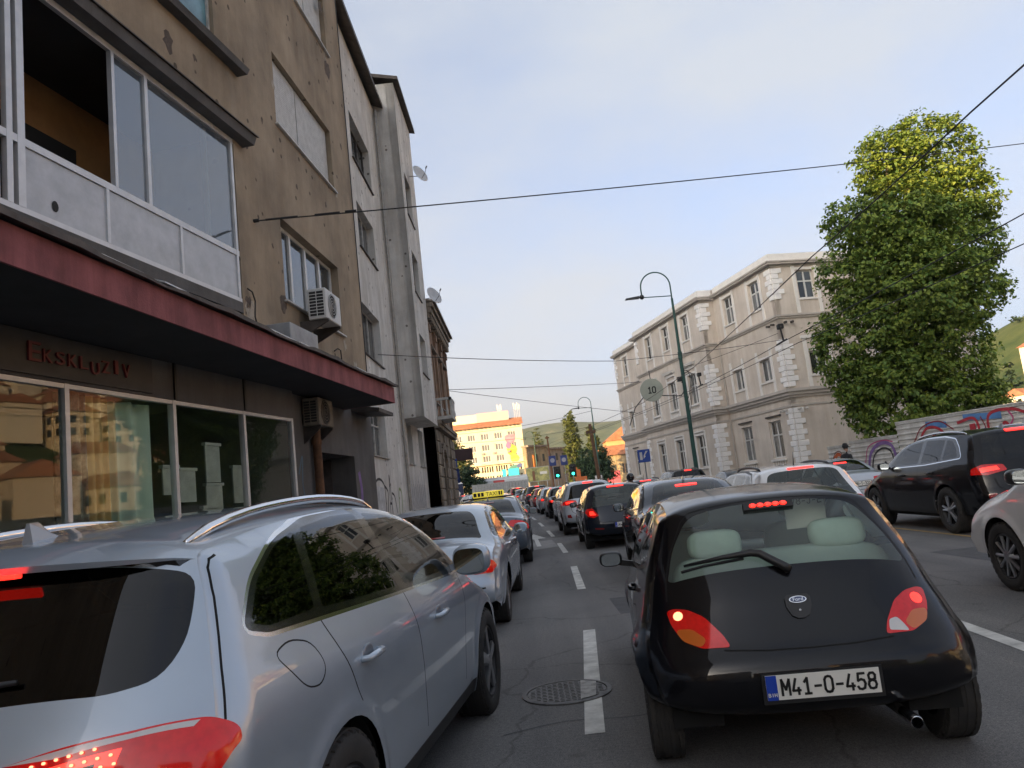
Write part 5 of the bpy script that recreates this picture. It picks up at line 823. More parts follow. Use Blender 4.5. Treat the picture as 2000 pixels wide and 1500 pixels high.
# === old house with stone portal
O3 = Vector((-3.28, 30.9, 0)); F3 = Fr(O3, *dv(.0)); b3 = empty('townhouse', O3, label='dark weathered old townhouse with rusticated stone base and heavy cornice', cat='building')
M_OLD = stucco('stone_old', (.34, .285, .22), (.20, .165, .13), 0, .5); M_OLDB = stucco('brick_old', (.34, .22, .145), (.20, .135, .095), 0, .4, 3)
facade('wall', F3, b3, 0, 7.5, 4.75, 9.2, [(1.0, 2.0, 5.6, 7.7), (3.2, 4.2, 5.6, 7.7), (5.4, 6.4, 5.6, 7.7)], M_OLDB); facade('wall', F3, b3, 0, 7.5, 0, 4.6, [(1.5, 2.6, 0, 2.9), (4.4, 5.6, 1.2, 3.6)], M_OLD, .5)
for s in (1.0, 3.2, 5.4): window(F3, b3, s, s+1, 5.6, 7.7, 2, (.68, 1.), .16, M_DKF, PANE, .05, M_SILL, .12); lintel(F3, b3, s-.15, s+1.15, 7.85, .18, .22, M_OLD)
window(F3, b3, 4.4, 5.6, 1.2, 3.6, 2, (.7, 1.), .3, M_DKF, PANE); F3.put(MB().box(1.5, 2.6, .2, .25, 0, 2.9).obj('door', mat('door_dark', (.10, .08, .06), .6), b3), b3)
for k in range(9):
    for s0, s1 in ((.02, .6), (.62, 1.18), (2.92, 3.6), (3.62, 4.38), (5.62, 6.4), (6.42, 7.48)):
        o = .28*(k % 2); F3.put(MB().cbox(s0, s1, -.07, .01, .1+.48*k, .1+.48*k+.44, .025).obj('stone_block', M_OLD, b3), b3)
ar = MB()
for k in range(11): a0, a1 = math.pi*k/11+.03, math.pi*(k+1)/11-.03; ar.prism([(2.05+r*math.cos(a), -.12, 2.9+r*math.sin(a)*.9) for r, a in ((.86, a0), (1.2, a0), (1.2, a1), (.86, a1))], (0, 0, 0), (0, .12, 0))
F3.put(ar.obj('arch', M_OLD, b3), b3); F3.put(MB().box(-.1, 7.55, -.28, .02, 4.6, 4.76).box(-.06, 7.65, -.22, .02, 4.45, 4.598).obj('cornice', M_OLD, b3), b3)
F3.put(MB().box(-.15, 7.6, -.40, .4, 9.45, 9.62).box(-.12, 7.55, -.3, .3, 9.22, 9.448).box(-.1, 7.75, -.2, .2, 9.0, 9.218).obj('cornice', M_OLD, b3), b3)
for k in range(14): F3.put(MB().cbox(.1+.55*k, .28+.55*k, -.28, .0, 8.9, 9.217, .03).obj('bracket', M_OLD, b3), b3)
for s in (.15, 2.45, 4.65, 7.0): F3.put(MB().box(s, s+.38, -.10, .01, 4.77, 8.95).box(s-.05, s+.43, -.16, .01, 8.5, 8.8).obj('pilaster', M_OLDB, b3), b3)
F3.put(MB().box(0, .05, .02, 10, 0, 9.4).box(7.45, 7.5, .02, 10, 0, 9.4).box(0, 7.5, 9.9, 10, 0, 9.4).hexa([(-.15, -.5, 9.63), (7.8, -.5, 9.63), (7.8, 10, 11.2), (-.15, 10, 11.2), (-.15, -.5, 9.72), (7.8, -.5, 9.72), (7.8, 10, 11.4), (-.15, 10, 11.4)]).obj('roof', M_OLD, b3), b3)
bal = F3.put(MB().box(-.02, 1.7, -.75, 0, 4.77, 4.9).box(-.02, 1.7, -.75, -.65, 5.55, 5.65).box(-.02, .1, -.75, 0, 5.55, 5.65).obj('balcony', mat('balcony_white', (.48, .47, .44), .7, var=.2, vs=5), b3), b3)
for k in range(7): MB().lathe([(.03, 4.9), (.055, 5.0), (.06, 5.1), (.03, 5.3), (.045, 5.5), (.04, 5.55)], 8, 'z', (.1+.25*k, -.70, 0)).obj('baluster', MATS['balcony_white'], bal)
for k in range(3): MB().lathe([(.03, 4.9), (.055, 5.0), (.06, 5.1), (.03, 5.3), (.045, 5.5), (.04, 5.55)], 8, 'z', (.04, -.55+.22*k, 0)).obj('baluster', MATS['balcony_white'], bal)
strokes('graffiti', F3, b3, [[(3.0, 1.2), (3.2, 1.9), (3.5, 1.3)], [(3.6, 2.6), (3.9, 2.9), (4.1, 2.5)]], M_GW, .06, -.075)
# unseen blocks added behind the street front to keep low sun off palace and street
for (x0, x1, y0, y1, h, l) in ((-60, -17, -1, 56, 23.0, 'plain city block standing behind the grey apartment house'), (-70, -26, -40, -6, 14, 'lower city block standing behind the brown apartment house')):
    bk = tag(MB().box(x0, x1, y0, y1, 0, h).hexa([(x0, y0, h+.01), (x1, y0, h+.01), (x1, y1, h+.01), (x0, y1, h+.01), (x0+6, y0+6, h+2), (x1-6, y0+6, h+2), (x1-6, y1-6, h+2), (x0+6, y1-6, h+2)]).obj('shade_block', M_GREY), l, 'building')
M_CH1 = mat('bare_plaster', (.42, .37, .30), .95, var=.4, vs=9, bump=.5, bs=60); M_CH2 = mat('bare_brick', (.13, .10, .08), .95, var=.5, vs=12, bump=.6, bs=50); rgc = np.random.default_rng(17)
def chip(fr, root, s, z, r, m, el=1.3):
    n = 13; a = np.linspace(0, 2*math.pi, n, endpoint=False); rr = r*rgc.uniform(.45, 1.25, n); fr.put(MB().prism([(s+q*math.cos(t), -.003, z+el*q*math.sin(t)) for q, t in zip(rr, a)], (0, 0, 0), (0, .002, 0)).obj('chipped_plaster', m, root), root)
for s, z, r, m in ((5.15, 12.95, .16, M_CH2), (5.25, 11.55, .22, M_CH2), (5.2, 11.75, .10, M_CH1), (5.22, 8.5, .10, M_CH1), (1.82, 9.2, .09, M_CH1), (1.62, 5.1, .16, M_CH2), (4.95, 5.0, .12, M_CH1), (.25, 4.6, .18, M_CH1), (.18, 4.75, .10, M_CH2), (2.7, 7.6, .05, M_CH2), (4.4, 7.9, .05, M_CH2), (5.9, 9.9, .06, M_CH2), (5.7, 6.9, .05, M_CH2), (1.2, 8.2, .05, M_CH2), (.8, 10.2, .06, M_CH2), (2.9, 11.2, .05, M_CH2), (.5, 7.4, .05, M_CH2), (5.8, 13.9, .07, M_CH1), (3.3, 10.9, .04, M_CH2), (4.6, 10.8, .04, M_CH2), (1.3, 6.0, .04, M_CH2), (5.6, 4.6, .14, M_CH1), (3.7, 4.4, .10, M_CH1)): chip(FB, b1, s, z, r, m)
for s, z, r, m in ((-1.2, 8.0, .12, M_CH2), (-.6, 8.1, .05, M_CH2), (-2.4, 7.9, .07, M_CH1), (-2.9, 8.2, .05, M_CH2), (.1, 9.6, .05, M_CH2)): chip(FA, b1, s-.3, z, r, m)
for k in range(26): chip(F2 if k % 2 else FBY, b2, rgc.uniform(.3, 4.9) if k % 2 else rgc.uniform(.1, 3.6), rgc.uniform(5, 15), rgc.uniform(.025, .06), M_CH2, 1.)
for pts in ([(.12, -.03, 4.95), (.3, -.06, 4.8), (.28, -.05, 4.55), (.5, -.08, 4.3)], [(4.1, -.03, 4.7), (4.35, -.08, 4.75), (4.5, -.05, 4.3), (4.9, -.1, 3.95)], [(6.38, -.03, 15), (6.4, -.03, 10), (6.38, -.03, 4.2)]): FB.put(MB().tube([tuple(p) for p in catmull(np.array(pts), .1)], .012, 5).obj('cable', M_GB, b1), b1)
# ---------------- pale palace on the right ----------------
M_BEI = stucco('stucco_beige', (.66, .60, .53), (.57, .515, .455), 0, .12, .6); M_TRIM = mat('trim_pale', (.78, .76, .72), .8, var=.08, vs=2); M_QUO = mat('quoin_white', (.88, .87, .85), .8, var=.08, vs=3, bump=.15, bs=40)
PR = Vector((14.37, 40.0, 0)); XL = Vector((math.sin(R(12)), -math.cos(R(12)), 0)); YL = Vector((math.cos(R(12)), math.sin(R(12)), 0)); rb = empty('palace', PR, label='pale beige three storey palace with white quoins, cornices and many windows', cat='building')
FL = Fr(PR, XL.x, XL.y); FS = Fr(PR, YL.x, YL.y); FBay = Fr(PR-YL*.9, XL.x, XL.y); FFl = Fr(PR-YL*.9-XL*6.9, YL.x, YL.y)
pm = lambda: random.choice([PANE, PANE, PANE3, PANE2])
ZT = 12.05
def wins_for(cs, w3, w2, w1): return [(-c-w3/2, -c+w3/2, 10.03, 11.62) for c in cs]+[(-c-w2[0]/2, -c+w2[0]/2, w2[1], w2[2]) for c in cs]+[(-c-w1/2, -c+w1/2, 1.8, 3.8) for c in cs]
hR = wins_for([1.98, 5.1], 1.1, (1.1, 6.0, 7.2), 1.25); hB = wins_for([9.42, 12.68, 15.85], 1.05, (1.15, 5.85, 7.75), 1.15); hF = wins_for([23.5], .98, (.75, 5.7, 7.05), .9)
facade('wall', FL, rb, -6.9, 0, 0, ZT, hR, M_BEI); facade('wall', FBay, rb, -18.5, -6.9, 0, ZT, hB, M_BEI); facade('wall', FL, rb, -26, -18.5, 0, ZT, hF, M_BEI)
hS = [(c-.5, c+.5, 10.1, 11.65) for c in (2.0, 6.2, 9.4)]+[(c-.5, c+.5, 5.95, 7.2) for c in (2.0, 6.2, 9.4)]; facade('wall', FS, rb, 0, 12, 0, ZT, hS, M_BEI)
FBay.put(MB().add([(-6.9, 0, 0), (-6.9, .9, 0), (-6.9, .9, ZT), (-6.9, 0, ZT)], [(0, 1, 2, 3)]).obj('bay_flank', M_BEI, rb), rb); FBay.put(MB().add([(-18.5, 0, 0), (-18.5, .9, 0), (-18.5, .9, ZT), (-18.5, 0, ZT)], [(1, 0, 3, 2)]).obj('bay_flank', M_BEI, rb), rb)
def surround(fr, s0, s1, z0, z1, zb, zt, w=.2):     # pale strips either side of a window, from zb to zt
    b = MB().box(s0-w-.08, s0-.08, -.045, .004, zb, zt).box(s1+.08, s1+.08+w, -.045, .004, zb, zt).box(s0-.08, s1+.08, -.03, .004, z1+.02, min(zt, z1+.16)).box(s0-.10, s1+.10, -.07, .004, z0-.10, z0-.02); fr.put(b.obj('window_surround', M_TRIM, rb), rb)
def hood(fr, s0, s1, z): fr.put(MB().hexa([(s0-.2, -.22, z), (s1+.2, -.22, z), (s1+.2, .004, z), (s0-.2, .004, z), (s0-.26, -.28, z+.16), (s1+.26, -.28, z+.16), (s1+.26, .004, z+.2), (s0-.26, .004, z+.2)]).box(s0-.12, s1+.12, -.08, .004, z-.22, z-.002).obj('window_hood', M_TRIM, rb), rb)
def balus(fr, s0, s1, z):
    o = fr.put(MB().box(s0-.1, s1+.1, -.13, .004, z+.42, z+.52).box(s0-.1, s1+.1, -.11, .004, z-.06, z).obj('balustrade', M_TRIM, rb), rb)
    for k in range(6): MB().lathe([(.03, z), (.06, z+.1), (.055, z+.16), (.025, z+.3), (.04, z+.4), (.03, z+.42)], 7, 'z', (s0+.04+k*(s1-s0-.08)/5, -.06, 0)).obj('baluster', M_TRIM, o)
for fr, hs, bay in ((FL, hR, 0), (FBay, hB, 1), (FL, hF, 0), (FS, hS, 0)):
    for s0, s1, z0, z1 in hs:
        top, mid, gr = z0 > 9, 5 < z0 < 9, z0 < 3
        window(fr, rb, s0, s1, z0, z1, 2, (.62, 1.) if (top or gr or bay) else (1.,), .14, M_PVC, pm, .07, None)
        if top: surround(fr, s0, s1, z0, z1, 9.3, 11.9)
        elif mid and bay: surround(fr, s0, s1, z0, z1, 5.35, 8.1, .18); hood(fr, s0, s1, 8.35); balus(fr, s0, s1, 5.3)
        elif mid: surround(fr, s0, s1, z0, z1, 5.32, 7.75 if fr is FL else 8.0, .22)
        if fr is FS and mid: fr.put(MB().box(s0-.4, s1+.4, -.1, .004, 7.9, 8.06).obj('window_hood', M_TRIM, rb), rb)
        if gr:
            balus(fr, s0, s1, 1.22) if not bay else None; fr.put(MB().box(s0-.1, s1+.15, -.10, .004, 4.02, 4.10).obj('window_hood', M_FLASH if not bay else M_TRIM, rb), rb)
            if bay: surround(fr, s0, s1, z0, z1, .9, 4.1, .16)
M_CORN = mat('cornice_grey', (.52, .48, .435), .8, var=.15, vs=1.5)
def course(fr, s0, s1, prof, m, name='cornice', ends=True):
    for z0, z1, d in prof: fr.put(MB().box(s0-(d if ends else 0), s1+(d if ends else 0), -d, .003, z0, z1).obj(name, m, rb), rb)
PROF = ((4.36, 4.46, .05), (4.82, 4.95, .10), (4.953, 5.12, .20), (5.123, 5.28, .30)); P2 = ((9.05, 9.15, .08), (9.153, 9.25, .15)); P3 = ((11.88, 11.98, .06), (11.983, 12.08, .28), (12.083, 12.16, .34)); P4 = ((12.17, 12.60, .06),)
for P_, m_ in ((PROF, M_CORN), (P2, M_CORN), (P3, M_CORN), (P4, M_TRIM)):
    for k_, (z0, z1, d) in enumerate(P_):
        e = .001*k_
        FL.put(MB().box(-6.9+.302, d, -d, .003, z0, z1).obj('cornice', m_, rb), rb); FL.put(MB().box(-26, -18.5-.302, -d, .003, z0, z1).obj('cornice', m_, rb), rb); FBay.put(MB().box(-18.5-d, -6.9+d, -d-e, .9-d-.004, z0, z1).obj('cornice', m_, rb), rb); FS.put(MB().box(.004, 12, -d, .003, z0, z1).obj('cornice', m_, rb), rb)
FL.put(MB().box(-26, -.05, .1, 11.9, 12.2, 12.63).obj('roof', M_FLASH, rb), rb); FL.put(MB().box(-26, -25.9, .01, 11.9, 0, 12.2).box(-26, 0, 11.9, 12, 0, 12.2).box(-18.5, -6.9, -.85, .1, 12.3, 12.61).obj('rear_wall', M_BEI, rb), rb)
def quoins(fr, s, sg, z0, z1, other=None):
    z = z0; k = 0
    while z+.27 < z1:
        w = .62 if k % 2 else .40; a, c = (s, s+sg*w) if sg > 0 else (s-w, s)
        fr.put(MB().cbox(a+.003, c-.003, -.07, .012, z, z+.27, .02).obj('quoin_block', M_QUO, rb), rb); z += .285; k += 1
for z0, z1 in ((.3, 4.3), (5.4, 8.2), (10.1, 11.86)):
    quoins(FL, 0, -1, z0, z1); quoins(FS, .0, 1, z0, z1); quoins(FBay, -6.9, -1, z0, z1); quoins(FBay, -18.5, 1, z0, z1); quoins(FL, -26, 1, z0, z1)
    quoins(FFl, 0, 1, z0, z1)
for fr, s in ((FL, -.35), (FL, -.8), (FS, .7), (FS, .3)):
    fr.put(MB().cbox(s-.06, s+.06, -.28, -.05, 8.75, 8.87, .02).obj('security_camera', M_DKF, rb), rb); fr.put(MB().cbox(s-.06, s+.06, -.3, -.05, 4.15, 4.27, .02).obj('security_camera', M_SILLW, rb), rb)
# ---------------- hoarding of corrugated sheets with graffiti ----------------
M_SHEET = mat('sheet_white', (.66, .66, .64), .55, .1, var=.15, vs=2.5, streak=.2)
fo = Vector((14.5, 29.7, 0)); XF = Vector((math.sin(R(12)), -math.cos(R(12)), 0)); FF = Fr(fo, XF.x, XF.y)
def panel(s0, s1, z0, z1, label, lines):
    r = tag(empty('hoarding_panel', fo, FF.rz), label, 'fence', 'sheet metal hoarding along the pavement'); n = int((z1-z0)/.19)
    for k in range(n):
        a, c = z0+k*(z1-z0)/n, z0+(k+1)*(z1-z0)/n; h = c-a; P = [(0, a), (0, a+h*.55), (-.035, a+h*.66), (-.035, a+h*.9), (0, c-.002)]
        b = MB(); b.add([(s, y, z) for s in (s0, s1) for y, z in P], [(i, 5+i, 6+i, 1+i) for i in range(4)]); b.obj('corrugation', M_SHEET, r)
    for s in np.arange(s0+.2, s1, 2.): MB().box(s-.04, s+.04, .01, .09, 0, z1-.05).obj('post', M_FLASH, r)
    MB().box(s0, s1, -.045, .03, z1, z1+.05).obj('top_rail', M_SHEET, r)
    for q, m, w, y in lines:
        b = MB(); 
        for l in q:
            l = catmull(np.array(l, float), .08) if len(l) > 2 else np.array(l, float); p = line_poly(l, w); n_ = len(l); b.add([(a, y, c) for a, c in p], [(i, i+1, 2*n_-2-i, 2*n_-1-i) for i in range(n_-1)])
        b.obj('graffiti', m, r)
    return r
panel(-4.6, -3.02, .15, 1.95, 'short hoarding panel with an orange graffiti figure next to the palace corner', [([[(-4.4, .9), (-4.1, 1.5), (-3.8, 1.6), (-3.6, 1.3), (-3.9, 1.1), (-3.4, 1.0), (-3.2, 1.3)], [(-4.5, .7), (-4.0, .8), (-3.3, .75)], [(-4.2, 1.3), (-3.9, .9), (-3.5, 1.2)]], M_GO, .16, -.040), ([[(-4.45, 1.0), (-4.1, 1.65), (-3.7, 1.72), (-3.5, 1.4), (-3.2, 1.45)], [(-4.5, .6), (-4.0, .65), (-3.25, .6)]], mat('spray_brown', (.12, .03, .015), .7), .04, -.043)])
panel(-3.0, -.02, .15, 2.05, 'white hoarding panel with violet and black graffiti arch', [([[(-2.1, .4), (-1.7, 1.5), (-1.0, 1.85), (-.4, 1.7), (-.2, .8)]], M_GV, .14, -.040), ([[(-1.9, .4), (-1.5, 1.4), (-.9, 1.65), (-.5, 1.5), (-.35, .9), (-.1, .6)], [(-1.2, .5), (-.9, 1.1), (-.7, .6), (-.5, 1.0), (-.3, .5)]], M_GB, .07, -.043), ([[(-2.4, .8), (-2.1, 1.2), (-1.8, 1.75), (-.8, 1.95), (-.3, 1.85)]], mat('spray_pink', (.45, .08, .2), .7), .05, -.046)])
panel(0, 9.0, .15, 2.52, 'tall white corrugated hoarding with red and blue graffiti lettering', [([[(.3, 1.1), (1.1, 1.2)], [(1.6, 2.3), (2.6, 2.2)], [(3.4, 2.35), (5.0, 2.25)], [(5.2, 1.5), (6.0, 1.55)]], M_GBL, .22, -.040), ([[(.9, .9), (1.1, 1.6), (1.6, 2.15), (2.2, 2.1), (2.7, 1.5), (2.9, .9)], [(3.1, 2.2), (3.9, 2.25), (4.0, 1.4), (3.9, .9)], [(4.4, 1.5), (4.5, 2.3), (5.4, 2.4), (6.0, 2.2)], [(1.4, 1.2), (1.6, 1.7), (1.75, 1.2)], [(4.7, 1.4), (5.1, 2.0), (5.6, 1.3), (6.4, 2.0)]], M_GR, .10, -.043), ([[(1.9, 1.9), (2.2, 1.3), (2.6, 1.35)], [(3.75, 2.1), (3.8, 1.0)], [(3.2, 1.1), (3.5, 1.05)], [(4.6, 1.2), (5.0, 1.15)], [(1.3, 1.0), (1.45, 1.35)]], M_GR, .26, -.046), ([[(.55, .5), (.7, 1.0), (1.0, 1.3)], [(2.9, .6), (3.1, 1.6), (3.4, 1.9)], [(5.9, 1.0), (6.3, 1.6), (6.9, 1.4), (7.4, 2.0)]], mat('spray_grey2', (.22, .22, .24), .7), .18, -.0385), ([[(.25, .7), (.45, 1.35), (.9, 1.75), (1.35, 2.2), (2.3, 2.35), (2.9, 2.0)], [(3.0, 1.9), (3.3, 1.4), (3.1, .9)], [(4.15, .8), (4.3, 1.9), (4.15, 2.3)], [(6.2, 1.2), (6.6, 2.2), (7.3, 2.3), (7.7, 1.4)]], mat('spray_dark_red', (.22, .012, .02), .65), .045, -.049)])
# ---------------- foliage ----------------
def leaf_mat(name, a, b_, tr=.28):
    m = bpy.data.materials.new(name); m.use_nodes = True; t = m.node_tree; L = t.links.new; b = t.nodes['Principled BSDF']; g = nd(t, 'ShaderNodeNewGeometry'); r = nd(t, 'ShaderNodeValToRGB')
    r.color_ramp.elements[0].color = (*a, 1); r.color_ramp.elements[1].color = (*b_, 1); L(g.outputs['Random Per Island'], r.inputs[0]); L(r.outputs[0], b.inputs['Base Color']); b.inputs['Roughness'].default_value = .55; b.inputs['Specular IOR Level'].default_value = .35
    tl = nd(t, 'ShaderNodeBsdfTranslucent'); L(r.outputs[0], tl.inputs[0]); mx_ = nd(t, 'ShaderNodeMixShader'); mx_.inputs[0].default_value = tr; o = t.nodes['Material Output']; L(b.outputs[0], mx_.inputs[1]); L(tl.outputs[0], mx_.inputs[2]); L(mx_.outputs[0], o.inputs[0]); return m
def leaves(blobs, n, size, rg, clump=.45, per=26, fill=.35):
    """blobs: (x,y,z,rx,ry,rz) -> leaf quads gathered in clumps on and inside the blob shells"""
    B = np.array(blobs, float); wgt = (B[:, 3]*B[:, 5]); wgt /= wgt.sum(); nc = max(1, n//per); k = rg.choice(len(B), nc, p=wgt); d = rg.normal(size=(nc, 3)); d /= np.linalg.norm(d, axis=1)[:, None]
    rad = np.where(rg.random(nc) < fill, rg.uniform(.35, .9, nc), rg.uniform(.86, 1.06, nc)); C = B[k, :3]+d*B[k, 3:6]*rad[:, None]
    ci = np.repeat(np.arange(nc), per); sz = clump*rg.uniform(.6, 1.3, nc); off = rg.normal(size=(len(ci), 3))*.5; off[:, 2] *= .55; P = C[ci]+off*sz[ci][:, None]; dd = d[ci]
    nr = dd*.7+np.array([0, 0, .7])+rg.normal(size=P.shape)*.5; nr /= np.linalg.norm(nr, axis=1)[:, None]; t = np.cross(nr, rg.normal(size=P.shape)); t /= np.linalg.norm(t, axis=1)[:, None]; bt = np.cross(nr, t)
    s = size*rg.uniform(.6, 1.35, len(P))[:, None]; drop = np.array([0, 0, -1.])*s*.25
    V = np.stack([P-t*s*.5, P+bt*s*.42+nr*s*.10, P+t*s*.5+drop, P-bt*s*.42+nr*s*.10], 1).reshape(-1, 3); F = np.arange(len(P)*4).reshape(-1, 4); return V, F
M_BARK = mat('bark', (.10, .085, .065), .9, var=.5, vs=6, bump=.5, bs=30)
LF_A = leaf_mat('leaf_plane', (.075, .15, .032), (.22, .28, .045)); LF_B = leaf_mat('leaf_poplar', (.06, .085, .02), (.13, .15, .035)); LF_C = leaf_mat('leaf_dark', (.015, .04, .018), (.05, .085, .035)); LF_D = leaf_mat('leaf_lime', (.05, .08, .02), (.14, .15, .04))
def tree(name, label, base, blobs, n, size, lm, trunk, limbs, seed, clump=.45, per=26, group=None, fill=.35):
    r = tag(empty(name, base), label, 'tree', group); B = [(x-base[0], y-base[1], z-base[2], a, b_, c) for x, y, z, a, b_, c in blobs]; V, F = leaves(B, n, size, np.random.default_rng(seed), clump, per, fill)
    o = mesh_obj('crown', V, F, lm, r, True); h = max(b_[2] for b_ in B); b = MB(); b.tube([(0, 0, -.1), (.05, 0, h*.25), (-.05, .05, h*.6), (.02, 0, h*.92)], [trunk, trunk*.8, trunk*.5, trunk*.15], 10)
    for q in B[:limbs]: z0 = max(.2, q[2]-q[5]*1.4); b.tube([(0, 0, z0*.8), (q[0]*.5, q[1]*.5, (z0+q[2])*.5), (q[0], q[1], q[2]+q[5]*.3)], [trunk*.5, trunk*.32, trunk*.12], 7)
    b.obj('trunk', M_BARK, r, ang=60); return r
TB = [(19.0, 13.75, 2.05), (17.5, 13.95, 1.4), (19.91, 11.58, 1.49), (15.32, 11.22, 1.28), (16.88, 10.92, 1.96), (18.61, 9.83, 2.27), (15.03, 8.92, 1.49), (16.95, 7.82, 2.48), (18.96, 7.81, 1.55), (15.57, 6.04, 2.27), (17.75, 5.36, 2.17), (15.77, 3.69, 1.96), (18.01, 3.43, 1.65), (14.75, 4.49, 1.0), (14.7, 3.3, .85), (13.6, 6.8, .54), (18.94, 2.91, 1.14), (13.9, 3.95, .5)]
rt = np.random.default_rng(5)
tree('plane_tree', 'tall leafy plane tree with sunlit yellow top rising behind the graffiti hoarding', (16.9, 32.2, 0), [(x, 31.6+rt.uniform(-.5, .9), z, r*1.02, r*1.0, r*1.02) for x, z, r in TB], 100000, .152, LF_A, .28, 12, 1, .34, 24)
for fr, s in ((FL, -6.75), (FL, -18.65), (FS, 3.9)): fr.put(MB().tube([(s, -.07, .2), (s, -.07, 4.35)], .05, 8).obj('downpipe', M_CORN, rb), rb); fr.put(MB().tube([(s, -.07, 5.3), (s, -.07, 9.04)], .05, 8).obj('downpipe', M_CORN, rb), rb)
rgg = np.random.default_rng(23); tall = [o for o in bpy.data.objects if o.name.startswith('hoarding_panel') and 'tall' in o['label']][0]
for k in range(16):
    s0, z0 = rgg.uniform(.3, 7.5), rgg.uniform(.7, 2.1); q = [(s0, z0)]
    for _ in range(4): q.append((q[-1][0]+rgg.uniform(-.25, .55), float(np.clip(q[-1][1]+rgg.uniform(-.6, .6), .5, 2.35))))
    l = catmull(np.array(q), .08); p = line_poly(l, rgg.uniform(.05, .2)); n_ = len(l); MB().add([(a, -.0372-.0004*k, c) for a, c in p], [(i, i+1, 2*n_-2-i, 2*n_-1-i) for i in range(n_-1)]).obj('graffiti', [M_GR, MATS['spray_pink'], M_GBL, M_GW, M_GR][k % 5], tall)
# ---------------- far end of the street ----------------
M_CREAM = mat('plaster_cream', (.66, .58, .40), .85, var=.1, vs=.3); M_TILE = mat('roof_tile', (.36, .15, .075), .8, var=.4, vs=1.2); M_GB2 = stucco('plaster_grey_far', (.34, .29, .23), (.24, .205, .165), 0, .35, .4)
oh = Vector((-20.6, 221, 0)); g0 = gz(221); Hd = Fr(oh, math.cos(R(2)), math.sin(R(2))); bh = empty('hotel', (-20.6, 221, 0), label='long cream hotel with red tiled roof edge, sunlit at the end of the street', cat='building')
def put(b, nm, m, fr=Hd, root=bh): return fr.put(b.obj(nm, m, root), root)
rows = [(17.6, 19.4, 5, 4), (14.4, 16.2, 5, 4), (11.2, 13.0, 5, 4)]
hw = []
for z0, z1, n, _ in rows: hw += [(2.2+i*3.9, 4.4+i*3.9, z0, z1) for i in range(5)]
low = [(5.2+g*4.1+k*.72, 5.62+g*4.1+k*.72, z0, z0+1.7) for z0 in (8.2, 5.4) for g in range(4) for k in range(5) if 5.2+g*4.1+k*.72 < 21.3]
facade('wall', Hd, bh, -8, 22, 0, 21.2, hw+low, M_CREAM, .4)
put(MB().add([(22, 0, 0), (22, 14, 0), (22, 14, 21.2), (22, 0, 21.2), (-8, 0, 0), (-8, 14, 0), (-8, 14, 21.2), (-8, 0, 21.2)], [(0, 1, 2, 3), (5, 4, 7, 6), (1, 5, 6, 2)]), 'flank_wall', M_CREAM)
for s0, s1, z0, z1 in hw: window(Hd, bh, s0, s1, z0, z1, 3, (1.,), .12, M_PVC, PANE2, .1, M_SILLW)
for s0, s1, z0, z1 in low: window(Hd, bh, s0, s1, z0, z1, 1, (1.,), .2, M_DKF, PANE, .05, None)
rf = put(MB().hexa([(-8.6, -.9, 21.21), (22.4, -.9, 21.21), (22.4, 3, 23.2), (-8.6, 3, 23.2), (-8.6, -.9, 21.4), (22.4, -.9, 21.4), (22.4, 3, 23.5), (-8.6, 3, 23.5)]), 'roof', M_TILE)
for k in range(26): MB().box(-8.2+k*1.19, -7.9+k*1.19, -.95, 0, 21.0, 21.205).obj('rafter', M_OLD, rf)
put(MB().box(-8, 22, 3, 13.8, 21.2, 21.9).obj and MB().box(-8, 22, 3, 13.8, 21.2, 23.0), 'roof_slab', M_FLASH)
put(MB().box(-6, 9.3, 1.6, 1.9, 22.9, 25.3), 'roof_hoarding', mat('hoarding_cream', (.75, .68, .45), .7)); put(MB().box(9.35, 18.6, 1.6, 1.9, 22.9, 25.6), 'roof_hoarding', mat('hoarding_pink', (.66, .36, .34), .7))
for x, n in ((15.6, 3), (20.4, 4)):
    b = MB()
    for k in range(n): b.tube([(x+k*.5, 1.8, 23), (x+k*.5, 1.8, 27.6-.4*(k % 2))], .05, 5).box(x+k*.5-.16, x+k*.5+.16, 1.7, 1.85, 25.9-.3*(k % 2), 27.6-.4*(k % 2))
    put(b, 'antenna_mast', M_SILLW)
for k in range(8): put(MB().cbox(5.2+3.9*(k % 4)+.3*(k % 3), 6.0+3.9*(k % 4)+.3*(k % 3), -.35, -.02, 10.1+3.2*(k // 4), 10.7+3.2*(k // 4), .03), 'air_conditioner', M_SILL)
MU = [((18.3, 17.2), (3.2, 3.0), (.55, .22, .28)), ((18.4, 14.0), (2.9, 3.6), (.62, .42, .06)), ((19.0, 11.6), (2.6, 2.6), (.64, .46, .08)), ((17.6, 15.4), (1.6, 1.8), (.36, .18, .34)), ((18.6, 8.9), (3.0, 1.3), (.10, .26, .22)), ((20.2, 9.3), (1.6, 1.3), (.10, .13, .30)), ((19.2, 10.0), (1.8, .9), (.6, .62, .55))]
for i, ((s, z), (a, c), col) in enumerate(MU): put(MB().prism([(s+a*.5*math.cos(t)*(1+.12*math.sin(3*t+i)), -.005-.004*i, z+c*.5*math.sin(t)*(1+.15*math.cos(2*t+i))) for t in np.linspace(0, 2*math.pi, 18, endpoint=False)], (0, 0, 0), (0, .003, 0)), 'mural_patch', mat('mural%d' % i, col, .8, var=.3, vs=.8))
put(MB().box(-2, 22.1, -.8, .02, 10.3, 10.5).box(5, 22.1, -1.6, .02, 4.2, 4.6), 'ledge', M_CREAM)
for s0, s1 in ((15.0, 16.1), (16.7, 19.8)): put(MB().box(s0, s1, -1.75, -1.65, 6.0, 8.6), 'banner', mat('banner_cyan', (.03, .42, .55), .6))
